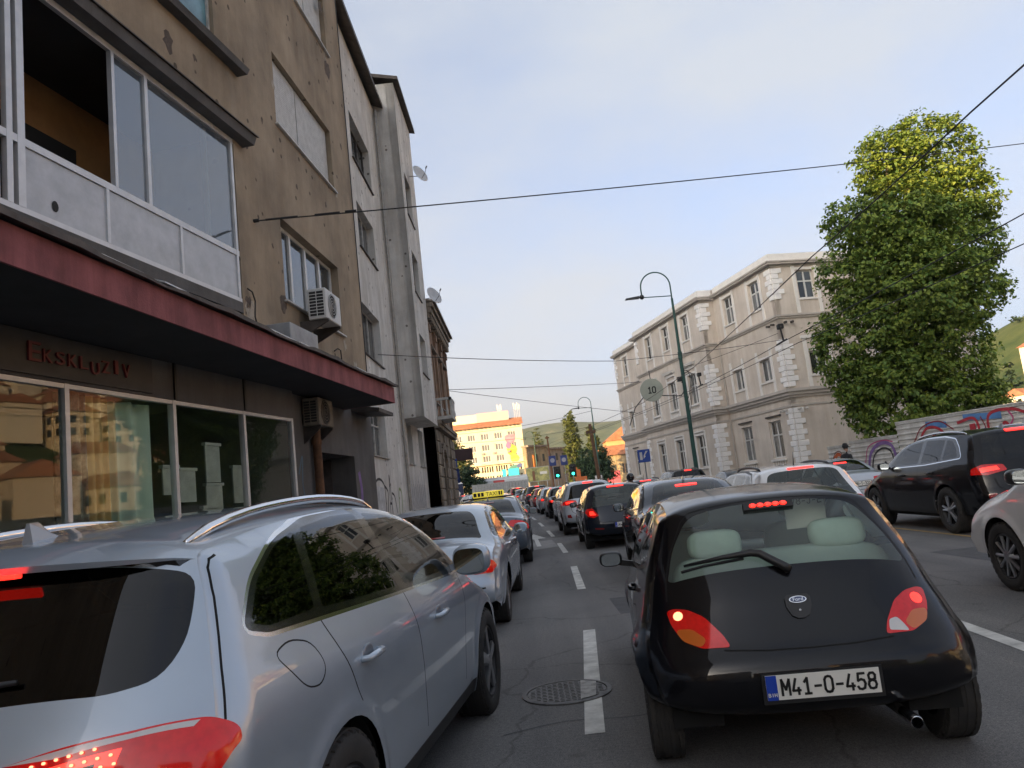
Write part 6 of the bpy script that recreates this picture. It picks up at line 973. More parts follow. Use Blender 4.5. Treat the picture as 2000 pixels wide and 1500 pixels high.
# grey-yellow house beside it
om = Vector((2.5, 172, 0)); FM = Fr(om, math.cos(R(52)), math.sin(R(52))); bm = empty('old_house', om, label='shabby grey yellow house with dark eaves right of the cream hotel', cat='building')
hm = [(1.5+i*2.6, 2.5+i*2.6, z, z+1.7) for i in range(6) for z in (8.0, 4.6)]; M_OCH = stucco('plaster_ochre', (.36, .29, .17), (.25, .2, .13), 0, .4, .5)
facade('wall', FM, bm, -1.5, 6.2, 0, 11.3, [h for h in hm if h[1] < 6], M_OCH); facade('wall', FM, bm, 6.2, 19, 0, 10.6, [h for h in hm if h[0] > 6.3], M_GB2)
for h in hm: window(FM, bm, *h, 2, (1.,), .15, M_DKF, PANE3, .09, M_SILL)
FM.put(MB().box(-1.6, 6.5, -.6, 1.4, 11.31, 11.7).box(6.2, 19.5, -.6, 1.4, 10.61, 11.0).obj('roof', M_OLD, bm), bm)
FM.put(MB().box(.3, 1.0, -.3, -.05, 5.5, 9.5).obj('vertical_sign', mat('sign_orange', (.5, .17, .03), .6), bm), bm); FM.put(MB().box(18.9, 19, .0, 9, 0, 10.6).obj('flank_wall', M_GB2, bm), bm); FM.put(MB().box(-1.5, -1.4, .01, 1.2, 0, 11.3).obj('flank_wall', M_OCH, bm), bm)
# ochre house and sunlit roofs on the right of the street
oo = Vector((15.5, 165, 0)); FO = Fr(oo, math.cos(R(-8)), math.sin(R(-8))); bo = empty('corner_house', oo, label='ochre corner house with a pink poster below sunlit orange roofs', cat='building')
facade('wall', FO, bo, 0, 13, 0, 7.2, [(1.5+2.2*i, 2.5+2.2*i, 3.2, 5.2) for i in range(5)], M_OCH)
for i in range(5): window(FO, bo, 1.5+2.2*i, 2.5+2.2*i, 3.2, 5.2, 2, (1.,), .15, M_DKF, PANE3, .08, None)
FO.put(MB().hexa([(-.6, -.6, 7.21), (13.5, -.6, 7.21), (13.5, 9, 7.21), (-.6, 9, 7.21), (1.5, 3, 9.4), (12, 3, 9.4), (12, 6, 9.4), (1.5, 6, 9.4)]).obj('roof', M_TILE, bo), bo); FO.put(MB().box(2.4, 5.2, -.12, -.04, 1.2, 3.9).obj('poster', mat('poster_pink', (.5, .09, .13), .7, var=.5, vs=1.), bo), bo); FO.put(MB().box(0, .1, .01, 9, 0, 7.2).obj('flank_wall', M_OCH, bo), bo)
t1 = empty('tower_house', (24.5, 190, 0), label='sunlit orange gabled house rising behind the ochre corner house', cat='building')
MB().box(-3, 6, 0, 8, 0, 11.6).obj('wall', mat('plaster_orange', (.52, .30, .13), .85, var=.2, vs=.5), t1); MB().prism([(-3.4, 0, 11.61), (6.4, 0, 11.61), (1.5, 0, 15)], (0, -.3, 0), (0, 8.3, 0)).obj('roof', M_TILE, t1)
for k in range(3): MB().box(-2+2.6*k, -.9+2.6*k, -.05, .02, 8, 9.8).obj('window', PANE3, t1)
# poplars and street trees
rt = np.random.default_rng(11)
def poplar(label, x, y, h, w, lm, seed, n=5200):
    g = gz(y); bl = [(x+rt.uniform(-.1, .1)*w, y, g+h*(.10+.85*i/15), w*(.20+.17*math.sin(math.pi*min(1, (i+2.5)/17))**.6), w*.35, h*.07) for i in range(16)]
    return tree('poplar_tree', label, (x, y, g), bl, n, .30, lm, .25, 0, seed, .38, 18, fill=.4)
poplar('tallest poplar, sunlit and slim, left of the far street lamp', 10.4, 150, 15.2, 4.6, LF_B, 21, 12000); poplar('short poplar rising over the shabby house roof', 5.4, 215, 17.2, 4.2, LF_B, 22, 6000); poplar('poplar standing behind the brown wooden pole', 13.3, 138, 11., 3.4, LF_D, 23, 5200)
tree('dark_tree', 'dark bushy tree in shade at the foot of the tallest poplar', (12.0, 132, gz(132)), [(11.4, 132, 5.4, 2.0, 2, 2.4), (12.8, 131, 4.2, 2.0, 2, 2.2), (13.9, 133, 5.2, 1.5, 1.6, 2.6), (11.2, 131, 2.8, 1.8, 1.6, 1.6), (13.6, 131, 2.6, 1.8, 1.6, 1.5)], 7000, .38, LF_C, .2, 3, 31, .7, 18)
tree('lime_tree', 'yellow green tree beside the old townhouse in front of the cream hotel', (-10.6, 118, gz(118)), [(-10.8, 118, 8.6, 1.9, 2, 2.4), (-9.6, 118, 6.6, 2.2, 2, 2.2), (-11.4, 118, 5.6, 2.2, 2, 2.2)], 6000, .36, LF_D, .2, 3, 32, .7, 18)
tree('bush', 'low green bush behind the dark blue portable toilet', (-8.0, 108, gz(108)), [(-8.6, 108, 3.2, 1.8, 1.5, 1.9), (-6.4, 108.5, 2.7, 1.5, 1.5, 1.6), (-7.4, 109, 4.6, 1.4, 1.4, 1.5)], 4200, .3, LF_C, .1, 0, 33, .6, 18)
# hills
def hill(name, x0, x1, y0, y1, f, m, nx=70, ny=26):
    V = []; F = []
    for j in range(ny):
        for i in range(nx): x, y = x0+(x1-x0)*i/(nx-1), y0+(y1-y0)*j/(ny-1); V.append((x, y, f(x, y, j/(ny-1))))
    for j in range(ny-1): F += [(j*nx+i, j*nx+i+1, (j+1)*nx+i+1, (j+1)*nx+i) for i in range(nx-1)]
    o = mesh_obj(name, V, F, m, smooth=True); o['kind'] = 'structure'; return o
def hill_mat(name, a, b_, s, c=(.30, .24, .17)):
    m = bpy.data.materials.new(name); m.use_nodes = True; t = m.node_tree; L = t.links.new; b = t.nodes['Principled BSDF']; b.inputs['Roughness'].default_value = .95; b.inputs['Specular IOR Level'].default_value = .1; g = nd(t, 'ShaderNodeNewGeometry')
    n = nd(t, 'ShaderNodeTexNoise'); n.inputs['Scale'].default_value = s; n.inputs['Detail'].default_value = 9; n.inputs['Roughness'].default_value = .7; L(g.outputs['Position'], n.inputs['Vector']); r = nd(t, 'ShaderNodeValToRGB'); e = r.color_ramp.elements
    e[0].position = .35; e[0].color = (*a, 1); e[1].position = .60; e[1].color = (*b_, 1); e2 = e.new(.72); e2.color = (*c, 1); L(n.outputs[0], r.inputs[0]); L(r.outputs[0], b.inputs['Base Color']); return m
nse = lambda x, y, s: math.sin(x/s+1.3)*math.cos(y/s*.8)+.5*math.sin(x/s*2.3+y/s*1.7)+.25*math.sin(x/s*5.1-y/s*3.3)
hill('far_hill', -900, 1500, 1300, 2600, lambda x, y, t: max(-5, (150+16*nse(x, y, 260)+ (x > 250)*min(90, (x-250)*.15))*(math.sin(min(1, t*1.6)*math.pi/2))-2), hill_mat('hill_green', (.03, .06, .03), (.10, .12, .05), .022))
HS = hill('near_hillside', 75, 460, -180, 330, lambda x, y, t: -2+95*(1-math.exp(-max(0, x-85)/190))+5*nse(x, y, 60)*min(1, max(0, x-85)/60), hill_mat('hillside_green', (.03, .06, .02), (.09, .11, .04), .05, (.22, .18, .12)), 50, 60)
M_H = [mat('house_wall%d' % i, c, .85, var=.1, vs=.4) for i, c in enumerate(((.62, .52, .38), (.55, .47, .38), (.66, .60, .50)))]
def house_proto(m):
    r = empty('hillside_house'); MB().box(-4.5, 4.5, -4, 4, -3, 5.6).obj('wall', m, r); MB().hexa([(-5, -4.5, 5.61), (5, -4.5, 5.61), (5, 4.5, 5.61), (-5, 4.5, 5.61), (-3.4, -.1, 8), (3.4, -.1, 8), (3.4, .1, 8), (-3.4, .1, 8)]).obj('roof', M_TILE, r)
    for k in range(6): MB().box(-3.4+2.6*(k % 3), -2.3+2.6*(k % 3), -4.06, -3.99, .6+2.6*(k//3), 2.1+2.6*(k//3)).obj('window', PANE, r)
    for k in range(4): MB().box(-4.56, -4.49, -2.6+3*(k % 2), -1.4+3*(k % 2), .6+2.6*(k//2), 2.1+2.6*(k//2)).obj('window', PANE, r)
    return r
hz = lambda x, y: -2+95*(1-math.exp(-max(0, x-85)/190))+5*nse(x, y, 60)*min(1, max(0, x-85)/60)
pr = [house_proto(m) for m in M_H]; rh = np.random.default_rng(9); first = {}; kinds = ['sandy', 'beige', 'whitish']
for k in range(150):
    x, y = 88+240*rh.random()**1.7, rh.uniform(10, 230); i = k % 3; sc_ = rh.uniform(.75, 1.2)
    if x < .70*y: x = .74*y+rh.uniform(0, 60)
    if k == 5: x, y, sc_ = 95.5, 145., .62
    if i not in first: first[i] = o = pr[i]
    elif k < 40: o = copy_tree(pr[i])
    else:
        o = pr[i].copy(); COL.objects.link(o)
        for ch in [c for c in HCH[i]]: c = ch.copy(); COL.objects.link(c); c.parent = o
    if k == 2: HCH = [[c for c in p.children if c.name.split('.')[0] in ('wall', 'roof')] for p in pr]
    o.location = (x, y, hz(x, y)+2); o.rotation_euler = (0, 0, rh.uniform(-.5, .5)+(0 if k % 2 else 1.57)); o.scale = (sc_*1.1, sc_, sc_)
    tag(o, kinds[i]+' house with red tiled roof on the green hillside beyond the hoarding', 'house', kinds[i]+' houses on the hillside')
bt = []
for k in range(260): x, y = rh.uniform(86, 340), rh.uniform(-60, 300); r_ = rh.uniform(1.4, 3.2); bt.append((x, y, hz(x, y)+r_*.7, r_, r_, r_*1.1))
V, F = leaves(bt, 20000, 1.3, rh, 1.6, 16); hb = mesh_obj('hillside_trees', V, F, LF_C, None, True); tag(hb, 'dense green trees covering the hillside between the houses', 'trees', kind='stuff')
# houses along the street behind the viewer
for k, (x0, x1, y, h, m, l) in enumerate(((-30, -8, -46, 15, M_GREY, 'grey house closing the street behind the traffic'), (-7.5, 8, -58, 11, M_OCH, 'ochre house closing the street behind the traffic'), (9, 30, -44, 13, M_CREAM, 'cream house closing the street behind the traffic'), (34, 60, -20, 12, M_BEI, 'beige house across the side street behind the traffic'))):
    r = empty('street_house', ((x0+x1)/2, y, 0), 0, l, 'building'); w_ = (x1-x0)/2; MB().box(-w_, w_, -10, 0, 0, h).obj('wall', m, r); MB().prism([(-w_-.4, -10.4, h+.01), (-w_-.4, .4, h+.01), (-w_-.4, -5, h+3)], (0, 0, 0), (2*w_+.8, 0, 0)).obj('roof', M_TILE, r)
    for i in range(int(w_*2/3)):
        for z in np.arange(1.2, h-2, 3.1): MB().box(-w_+1+3*i, -w_+2.2+3*i, .001, .05, z, z+1.7).obj('window', PANE, r)
for k, (y0, y1, x, h, m, l) in enumerate(((-40, -24, 39, 10, M_H[0], 'sandy house facing the evening sun across the open ground, nearest the street end'), (-23, -7, 41, 12, M_CREAM, 'cream house facing the evening sun beside the sandy one'), (-6, 10, 39.5, 9.5, M_H[2], 'whitish house facing the evening sun beside the cream one'))):  # houses out of view, added to bounce sunlight onto the shaded street fronts
    r = empty('sun_bounce_house', (x, (y0+y1)/2, 0), 0, l, 'building'); w_ = (y1-y0)/2; MB().box(0, 9, -w_, w_, 0, h).obj('wall', m, r); MB().prism([(-.4, -w_-.4, h+.01), (9.4, -w_-.4, h+.01), (4.5, -w_-.4, h+3)], (0, 0, 0), (0, 2*w_+.8, 0)).obj('roof', M_TILE, r)
    for i in range(int(w_*2/2.8)):
        for z in np.arange(1.3, h-1.8, 3.): MB().box(-.05, -.001, -w_+.9+2.8*i, -w_+2.0+2.8*i, z, z+1.6).obj('window', PANE, r)
# ---------------- traffic ----------------
def gcar(o, x, y, a): return place(o, x, y, a, gz(y+2))
suv1, S5 = make_car('parked_suv', Q5, 'silver suv with chrome window trim and roof rails in front of the curtain shop'); suv1.name = 'silver_suv'; place(suv1, -1.808, 2.085, 7.74, -.035)
# its extras: spoiler, third brake light, wiper
def spoiler(S, root, m):
    q0 = S.sr(1.525); q1 = S.sr(1.455); n = 25; U = np.linspace(-.975, .975, n); T = S.strip(np.full(n, q0), U); Lw = S.strip(np.full(n, q1), U); NT = S.strip_n(np.full(n, q0), U); V = []
    for i in range(n):
        f = max(0., 1-abs(U[i]/.975)**5); t = Vector(T[i])+Vector(NT[i])*(.006*f-.002); tip = t+Vector((0, -.150*f-.004, -.048*f-.005)); lo = Vector(Lw[i])-Vector((0, -.01, 0)); V += [t, t*.5+tip*.5+Vector((0, 0, .006*f)), tip, tip+Vector((0, .012*f, -.020*f)), lo]
    F = []; MI = []
    for i in range(n-1):
        for k in range(4): F.append((5*i+1+k, 5*i+6+k, 5*i+5+k, 5*i+k)); MI.append(1 if k == 3 else 0)
    o = mesh_obj('roof_spoiler', V, F, [m, GLOSSB], root, False, MI); auto_smooth(o, 35); return o
spoiler(S5, suv1, P_SILVER)
MB().cbox(-.24, .24, .268, .30, 1.442, 1.456, .003).obj('brake_light', L_LIT, suv1)
MB().tube([(-.02, .145, 1.13), (.05, .150, 1.15), (.33, .165, 1.165)], [.02, .014, .008], 6).obj('rear_wiper', BLK, suv1, smooth=True)
# LED rows in the tail lamps
b = MB()
for sg in (-1, 1):
    for r_, n in ((0, 9), (1, 8), (2, 6)):
        for k in range(n): p = S5.at(sg*(.40+.031*k+.02*r_), .93+.0065*k+.028*r_-.02, out=.010); b.ell(tuple(p), (.006, .005, .004), 6, 4)
b.obj('led_row', L_HOT, suv1)['kind'] = 'stuff'
for y, z in ((1.32, .945), (2.46, .92)):
    x = float(S5.side_x(np.array([y]), np.array([z]))[0])
    for sg in (-1, 1): MB().ell((sg*(x-.006), y-.01, z+.005), (.010, .07, .042), 16, 10).obj('handle_recess', mat('recess_silver', (.20, .22, .25), .4, .7), suv1, smooth=True)
merc, _ = make_car('silver_sedan', MERC, 'silver sedan with tinted rear window right ahead of the silver suv'); place(merc, -1.23, 8.46, 2.6)
taxi, ST = make_car('taxi', TAXI, 'steel blue taxi with yellow roof sign ahead of the silver sedan'); place(taxi, -.85, 16.1, .8)
M_TX = mat('taxi_yellow', (.62, .50, .03), .4, emit=(1, .8, .1), es=.12); p = ST.strip(np.array([ST.sy(1.75)]), np.array([0.]))[0]
tx = MB().cbox(-.36, .36, p[1]-.09, p[1]+.09, p[2]+.02, p[2]+.155, .02).obj('roof_sign', M_TX, taxi); MB().box(-.6, .6, p[1]-.03, p[1]+.03, p[2]-.01, p[2]+.022).obj('sign_bar', BLK, taxi); text_obj('sign_letters', 'TAXI', PTXT, tx, (.08, p[1]-.092, p[2]+.088), .26, .085)
for x, w_ in ((-.30, .07), (-.21, .06), (-.13, .06), (.26, .04), (.31, .03)): MB().box(x-w_/2, x+w_/2, p[1]-.094, p[1]-.0915, p[2]+.045, p[2]+.13).obj('sign_stripe', PTXT, tx)
ka, SK = make_car('black_hatchback', KA, 'small rounded black hatchback with plate M41-O-458 and green headrests'); place(ka, 1.291, 3.809, 6.2)
p = SK.at(0, .79, out=.004); bd = MB().prism([(.062*a, 0, c) for a, c in ((-1, .045), (-.75, .058), (.75, .058), (1, .045), (.98, .0), (.7, -.042), (.25, -.058), (-.25, -.058), (-.7, -.042), (-.98, 0))], (0, -.008, 0), (0, .02, 0)).obj('badge', BLK, ka, loc=tuple(p)); bd.rotation_euler = (-R(24), 0, 0)
MB().lathe([(.0001, 0), (1, 0), (1, .004)], 28, 'y').obj('badge_rim', CHR, bd).matrix_local = Matrix.LocRotScale(Vector((0, -.0105, .032)), None, Vector((.042, 1, .017)))
MB().lathe([(.0001, 0), (1, 0), (1, .004)], 28, 'y').obj('badge_oval', mat('badge_blue', (.01, .025, .12), .3, coat=1), bd).matrix_local = Matrix.LocRotScale(Vector((0, -.0125, .032)), None, Vector((.037, 1, .0135)))
text_obj('badge_letters', 'Ford', CHR, bd, (0, -.0132, .032), .048, .017, depth=.0015); MB().ell((0, -.009, -.02), (.006, .003, .006), 8, 6).obj('badge_lock', ALU, bd)
P = [SK.at(x, z, out=o) for x, z, o in ((.0, .955, .02), (-.02, .965, .035), (-.12, 1.035, .03), (-.16, 1.045, .025), (-.30, 1.045, .018), (-.50, 1.045, .012))]
MB().tube(P, [.026, .022, .020, .018, .012, .007], 8).obj('rear_wiper', BLK, ka, smooth=True); MB().tube([SK.at(x, z, out=.008) for x, z in ((-.52, 1.02), (-.4, 1.025), (-.2, 1.03))], .008, 6).obj('wiper_blade', BLK, ka)
bl = MB().box(-.13, .13, -.02, .02, -.022, .022).obj('brake_light_housing', BLK, ka, loc=tuple(SK.at(-.0, 1.272, out=.004))); bl.rotation_euler = (-R(35), 0, 0)
for k in range(5): MB().ell((-.08+.04*k, -.021, 0), (.019, .008, .013), 12, 8).obj('brake_light', L_LIT, bl, smooth=True)
ex = MB().lathe([(.028, .0), (.030, -.16), (.026, -.165), (.022, -.14), (.022, -.02)], 20, 'y', (.38, .10, .265)).obj('exhaust', CHR, ka, ang=40); MB().tube([(.38, .1, .265), (.36, .5, .27), (.2, .8, .26)], .025, 8).obj('exhaust_pipe', WELL, ka); MB().ell((.10, .38, .29), (.26, .10, .06), 16, 8).obj('silencer', WELL, ka, smooth=True)
MB().box(-.55, .55, .2, .5, .345, .36).obj('under_tray', WELL, ka); MB().tube([(-.62, .55, .26), (.62, .55, .26)], .035, 8).obj('rear_axle', WELL, ka)
pp = MB().box(-.11, .11, -.002, .002, -.09, .09).obj('paper_permit', PLATE, ka, loc=(.20, .62, 1.215)); plate_text('permit_letters', 'T78-J-E', PTXT, pp, (0, -.0025, .06), .20, .04, .005)
vw, SV = make_car('grey_sedan', dict(SEDAN, sp=.045, paint=P_DARK, plate=(.70, None, 0), win_trim=CHR, aerial=(1.35, .16)), 'dark graphite sedan directly ahead of the small black hatchback'); place(vw, 2.47, 11.1, 3.2)
p = SV.at(0, .90, out=.008); em = MB().lathe([(.055, 0), (.055, -.008), (.046, -.010), (.046, 0)], 24, 'y').obj('badge', CHR, vw, loc=tuple(p)); text_obj('badge_letter', 'V', CHR, em, (0, -.006, .018), .05, .036); text_obj('badge_letter', 'W', CHR, em, (0, -.006, -.018), .075, .034)
peu, SP_ = make_car('navy_hatchback', dict(HATCH, sp=.05, plate=(.52, 'A49-K-172', .1)), 'dark navy hatchback with plate starting A49 ahead of the graphite sedan'); place(peu, 2.17, 18.1, .5)
sv, _ = make_car('silver_crossover', dict(SUV, sp=.06), 'tall silver crossover with dark bumper ahead of the navy hatchback'); gcar(sv, 2.02, 24.1, -.6)
wag, _ = make_car('white_estate', WAGON, 'white estate car with black roof rails between the graphite sedan and black suv'); place(wag, 4.22, 11.4, 2.5)
sil, _ = make_car('silver_saloon', dict(SEDAN, paint=P_SILV2, plate=(.78, 'M86-T-321', 0)), 'silver saloon with plate M86-T-321 ahead of the black suv'); place(sil, 8.35, 19.4, .5)
q7, _ = make_car('black_suv', Q7, 'large black suv with chrome window line beside the graffiti hoarding'); place(q7, 8.07, 12.2, 2.4)
wc, _ = make_car('white_crossover', WCAR, 'white crossover with black mirror cut off behind the black suv'); place(wc, 5.36, 4.42, 3.5)
def clone(src, x, y, a, label, cols=None, name=None, group=None):
    o = copy_tree(src); o.name = name or src.name.split('.')[0]; gcar(o, x, y, a); o['label'] = label
    if cols: recolor(o, *cols)
    return o
lx = lambda y, off: lane(y)+off
clone(sil, lx(31, 1.55), 31, -1.5, 'grey saloon ahead of the tall silver crossover', (P_SILV2, P_GREY), 'grey_saloon'); clone(peu, lx(37.2, 1.5), 37.2, -2, 'black hatchback two cars ahead of the silver crossover', (P_NAVY, P_BLACK), 'black_hatchback')
clone(wag, lx(43.5, 1.5), 43.5, -3, 'silver estate three cars ahead of the silver crossover', (P_WHITE, P_SILV2), 'silver_estate'); clone(peu, lx(50, 1.5), 50, -4, 'red hatchback far along the right hand queue', (P_NAVY, P_RED), 'red_hatchback'); clone(sv, lx(56.5, 1.5), 56.5, -5, 'graphite crossover far along the right hand queue', (P_SILV2, P_DARK), 'grey_crossover')
clone(peu, lx(63, 1.5), 63, -6, 'silver hatchback near the front of the right hand queue', (P_NAVY, P_SILV2), 'silver_hatchback'); clone(sil, lx(70, 1.5), 70, -7, 'dark saloon at the front of the right hand queue', (P_SILV2, P_DARK), 'dark_saloon'); clone(sv, lx(77, 1.5), 77, -8, 'red crossover by the traffic lights', (P_SILV2, P_RED), 'red_crossover')
clone(peu, lx(22.6, -1.7), 22.6, 0, 'champagne hatchback ahead of the taxi', (P_NAVY, P_CHAMP), 'beige_hatchback'); clone(sil, lx(29, -1.7), 29, -1, 'white saloon two cars ahead of the taxi', (P_SILV2, P_WHITE), 'white_saloon'); clone(wag, lx(36, -1.7), 36, -2, 'dark estate three cars ahead of the taxi', (P_WHITE, P_DARK), 'dark_estate')
clone(peu, lx(43, -1.8), 43, -3.5, 'red hatchback four cars ahead of the taxi', (P_NAVY, P_RED), 'red_hatchback'); clone(sv, lx(50, -1.9), 50, -4.5, 'white crossover well ahead of the taxi in the left lane', (P_SILV2, P_WHITE), 'white_crossover'); clone(sil, lx(58, -2.), 58, -6, 'graphite saloon far ahead in the left lane', (P_SILV2, P_DARK), 'dark_saloon')
clone(wag, 4.35, 27.2, -.5, 'dark estate ahead of the white estate beside the scooter', (P_WHITE, P_DARK), 'dark_estate'); clone(sil, 7.95, 26.6, -.5, 'black saloon between the silver saloon and the tall black crossover', (P_SILV2, P_BLACK), 'black_saloon'); clone(sv, 7.35, 34, -3, 'tall black crossover parked before the palace windows', (P_SILV2, P_BLACK), 'black_crossover')
for k, (x, y, c, nm, l) in enumerate(((-6.2, 84, P_WHITE, 'white', 'white hatchback queueing beside the distant pedestrian'), (-6.0, 78, P_RED, 'red', 'red hatchback queueing in the bend beyond the townhouse'), (-4.6, 71, P_DARK, 'dark', 'dark hatchback queueing in the bend beyond the townhouse'), (-3.8, 65, P_SILV2, 'silver', 'silver hatchback queueing in the bend beyond the townhouse'))): clone(peu, x, y, -14, l, (P_NAVY, c), nm+'_hatchback')
# ---------------- street furniture, wires, people ----------------
M_GRN = mat('lamp_green', (.022, .085, .07), .5, .1, var=.3, vs=4); M_GAL = mat('galvanised', (.33, .34, .34), .5, .6, var=.2, vs=5); M_WIRE = mat('wire', (.012, .012, .012), .6)
def street_lamp(x, y, h, label, arm=2.3, rz=0.):
    r = tag(empty('street_lamp', (x, y, gz(y)+.13), rz), label, 'street lamp', 'green curved street lamps'); b = MB()
    b.tube([(0, 0, 0), (0, 0, 1.1), (0, 0, 1.12), (0, 0, h*.62), (0, 0, h*.621), (0, 0, h-1.6)], [.15, .145, .12, .10, .085, .065], 14); b.obj('pole', M_GRN, r, ang=40)
    MB().tube([(0, 0, .0), (0, 0, .06)], .24, 14).tube([(0, 0, 1.08), (0, 0, 1.2)], .16, 14).tube([(0, 0, h*.60), (0, 0, h*.63)], .12, 14).obj('collar', M_GRN, r, ang=40)
    rad = arm*.36; MB().tube([(0, 0, h-1.6), (0, 0, h-rad)]+[(-rad+rad*math.cos(a), 0, h-rad+rad*math.sin(a)) for a in np.linspace(.2, math.pi, 14)]+[(-2*rad, 0, h-rad-.45)], .04, 8).obj('curved_arm', M_GRN, r, smooth=True)
    MB().tube([(0, 0, h-1.45), (-2*rad-.2, 0, h-1.36)], .028, 8).obj('cross_arm', M_GRN, r, smooth=True); MB().hexa([(-2*rad-.95, -.14, h-1.40), (-2*rad-.15, -.16, h-1.40), (-2*rad-.15, .16, h-1.40), (-2*rad-.95, .14, h-1.40), (-2*rad-.9, -.08, h-1.33), (-2*rad-.15, -.10, h-1.27), (-2*rad-.15, .10, h-1.27), (-2*rad-.9, .08, h-1.33)]).obj('lamp_head', BLK, r)
    MB().lathe([(.0001, .12), (.09, .1), (.14, 0), (.10, -.12), (.0001, -.16)], 12, 'z', (-2*rad, 0, h-rad-.5)).obj('lamp_globe', BLK, r, smooth=True); return r
sl1 = street_lamp(9.42, 42, 12.6, 'green street lamp with curved arm in front of the pale palace'); street_lamp(9.95, 100, 12.2, 'green street lamp with curved arm between poplar and palace'); street_lamp(-1.2+4.2, 150, 12., 'distant green street lamp before the shabby grey house')
MB().cbox(-.35, -.1, -.12, .12, 6.3, 6.55, .02).tube([(-.1, 0, 6.2), (.05, 0, 6.6)], .05, 8).obj('cable_clamp', BLK, sl1)
for k in range(3): pts = [(0.08, -.02, 6.9-.15*k), (.35+.12*k, -.1, 6.6), (.3, -.1, 6.0-.3*k), (.1, 0, 5.3-.4*k)]; MB().tube([tuple(v) for v in catmull(np.array(pts), .2)], .018, 5).obj('cable_loop', M_WIRE, sl1)
wp = tag(empty('wooden_pole', (7.0, 74, gz(74)), R(0)), 'brown wooden pole with crosspiece left of the far green lamp', 'pole'); M_WOOD = mat('pole_wood', (.14, .075, .04), .85, var=.4, vs=3); MB().tube([(0.35, 0, 0), (0, 0, 6.9)], [.2, .15], 10).obj('shaft', M_WOOD, wp); MB().box(-.45, .45, -.1, .1, 6.0, 6.3).obj('crosspiece', M_WOOD, wp)
wp2 = tag(empty('steel_pole', (4.2, 112, gz(112))), 'rusty steel pole in front of the shabby grey house', 'pole'); MB().tube([(.2, 0, 0), (0, 0, 8.6)], [.16, .11], 10).obj('shaft', M_RUST, wp2); MB().box(-.3, .3, -.08, .08, 8.2, 8.4).obj('crosspiece', M_RUST, wp2)
# wires
def wire(name, label, pts, r=.011, sag=0., group=None):
    P = []; pts = [Vector(p) for p in pts]
    for a, b_ in zip(pts[:-1], pts[1:]): P += [a.lerp(b_, t)-Vector((0, 0, sag*4*t*(1-t))) for t in np.linspace(0, 1, 9)[:-1]]
    P.append(pts[-1]); return tag(MB().tube(P, r, 6).obj(name, M_WIRE), label, 'wire', group)
wa = J+Vector((*dv(4.5), 0))*.58; w1 = tag(empty('span_wire', (wa.x, wa.y, 6.18)), 'black span wire anchored to the brown house and crossing the whole street', 'wire')
end = Vector((17.2, 20.2, 9.45))-Vector((wa.x, wa.y, 6.18)); MB().tube([tuple(end*t-Vector((0, 0, .10*4*t*(1-t)))) for t in np.linspace(0, 1, 24)], .011, 6).obj('cable', M_WIRE, w1); MB().tube([(-.05, 0, 0), (.08, .02, .01)], .03, 8).tube([tuple(end*.008), tuple(end*.03)], .018, 8).tube([tuple(end*.042), tuple(end*.060)], .014, 8).tube([tuple(end*.064), tuple(end*.072)], .018, 8).obj('insulator', M_WIRE, w1)
wire('span_wire', 'black span wire from the grey house to the pale palace', [(-3.6, 20.9, 5.7), (3.98, 28.4, 5.95), (14.2, 38.6, 7.7)], .011, .06); wire('span_wire', 'span wire from the old townhouse falling towards the palace', [(-3.2, 38.3, 6.95), (9.6, 58.2, 6.4)], .014, .05); wire('span_wire', 'span wire from the old townhouse rising towards the palace', [(-3.2, 37.9, 6.95), (9.7, 57.4, 8.7)], .014, .05)
wire('span_wire', 'distant span wire hung between the far lamps', [(-9, 95, 9.5), (9.9, 100, 11.0)], .022, .4); wire('span_wire', 'far span wire before the hotel roof', [(-12, 118, 10.2), (9.9, 100, 9.0)], .022, .5); wire('span_wire', 'span wire from curved lamp to palace corner', [(9.4, 42, 7.2), (14.3, 40.1, 8.3)], .011, .05)
wire('trolley_wire', 'trolley contact wire above the middle of the road', [(5.6, -2, 5.5), (6.0, 9, 5.5), (6.25, 15, 5.5), (7.0, 29, 5.5), (7.0, 42, 5.6), (4.2, 66, 5.8), (-1, 98, 6.0)], .012, .02); wire('trolley_wire', 'trolley contact wire over the lane of the black suv', [(9.6, 0, 5.5), (9.65, 14, 5.5), (9.2, 25, 5.5), (8.9, 35, 5.5), (7.4, 50, 5.6), (4.6, 70, 5.8), (0, 98, 6.)], .012, .02); wire('trolley_wire', 'outermost trolley wire above the right pavement edge', [(11.6, 2, 5.5), (11.1, 15.8, 5.5), (9.9, 26, 5.5), (9.2, 36, 5.5), (7.8, 50, 5.6), (5.1, 70, 5.8)], .012, .02)
for p, a, l in (((9.2, 25.6, 5.52), 0, 'black trolley wire switch gear hanging before the palace corner'), ((8.8, 36, 5.52), 0, 'black trolley wire switch gear hanging before the palace bay')):
    r = tag(empty('wire_hanger', p), l, 'wire gear'); MB().tube([(0, -.5, 0), (0, .5, 0)], .03, 6).tube([(0, -.2, 0), (-.05, -.2, .5), (.1, 0, .55)], .03, 6).obj('bracket', M_WIRE, r); MB().cbox(-.06, .12, -.12, .12, .45, .62, .02).obj('insulator', M_WIRE, r)
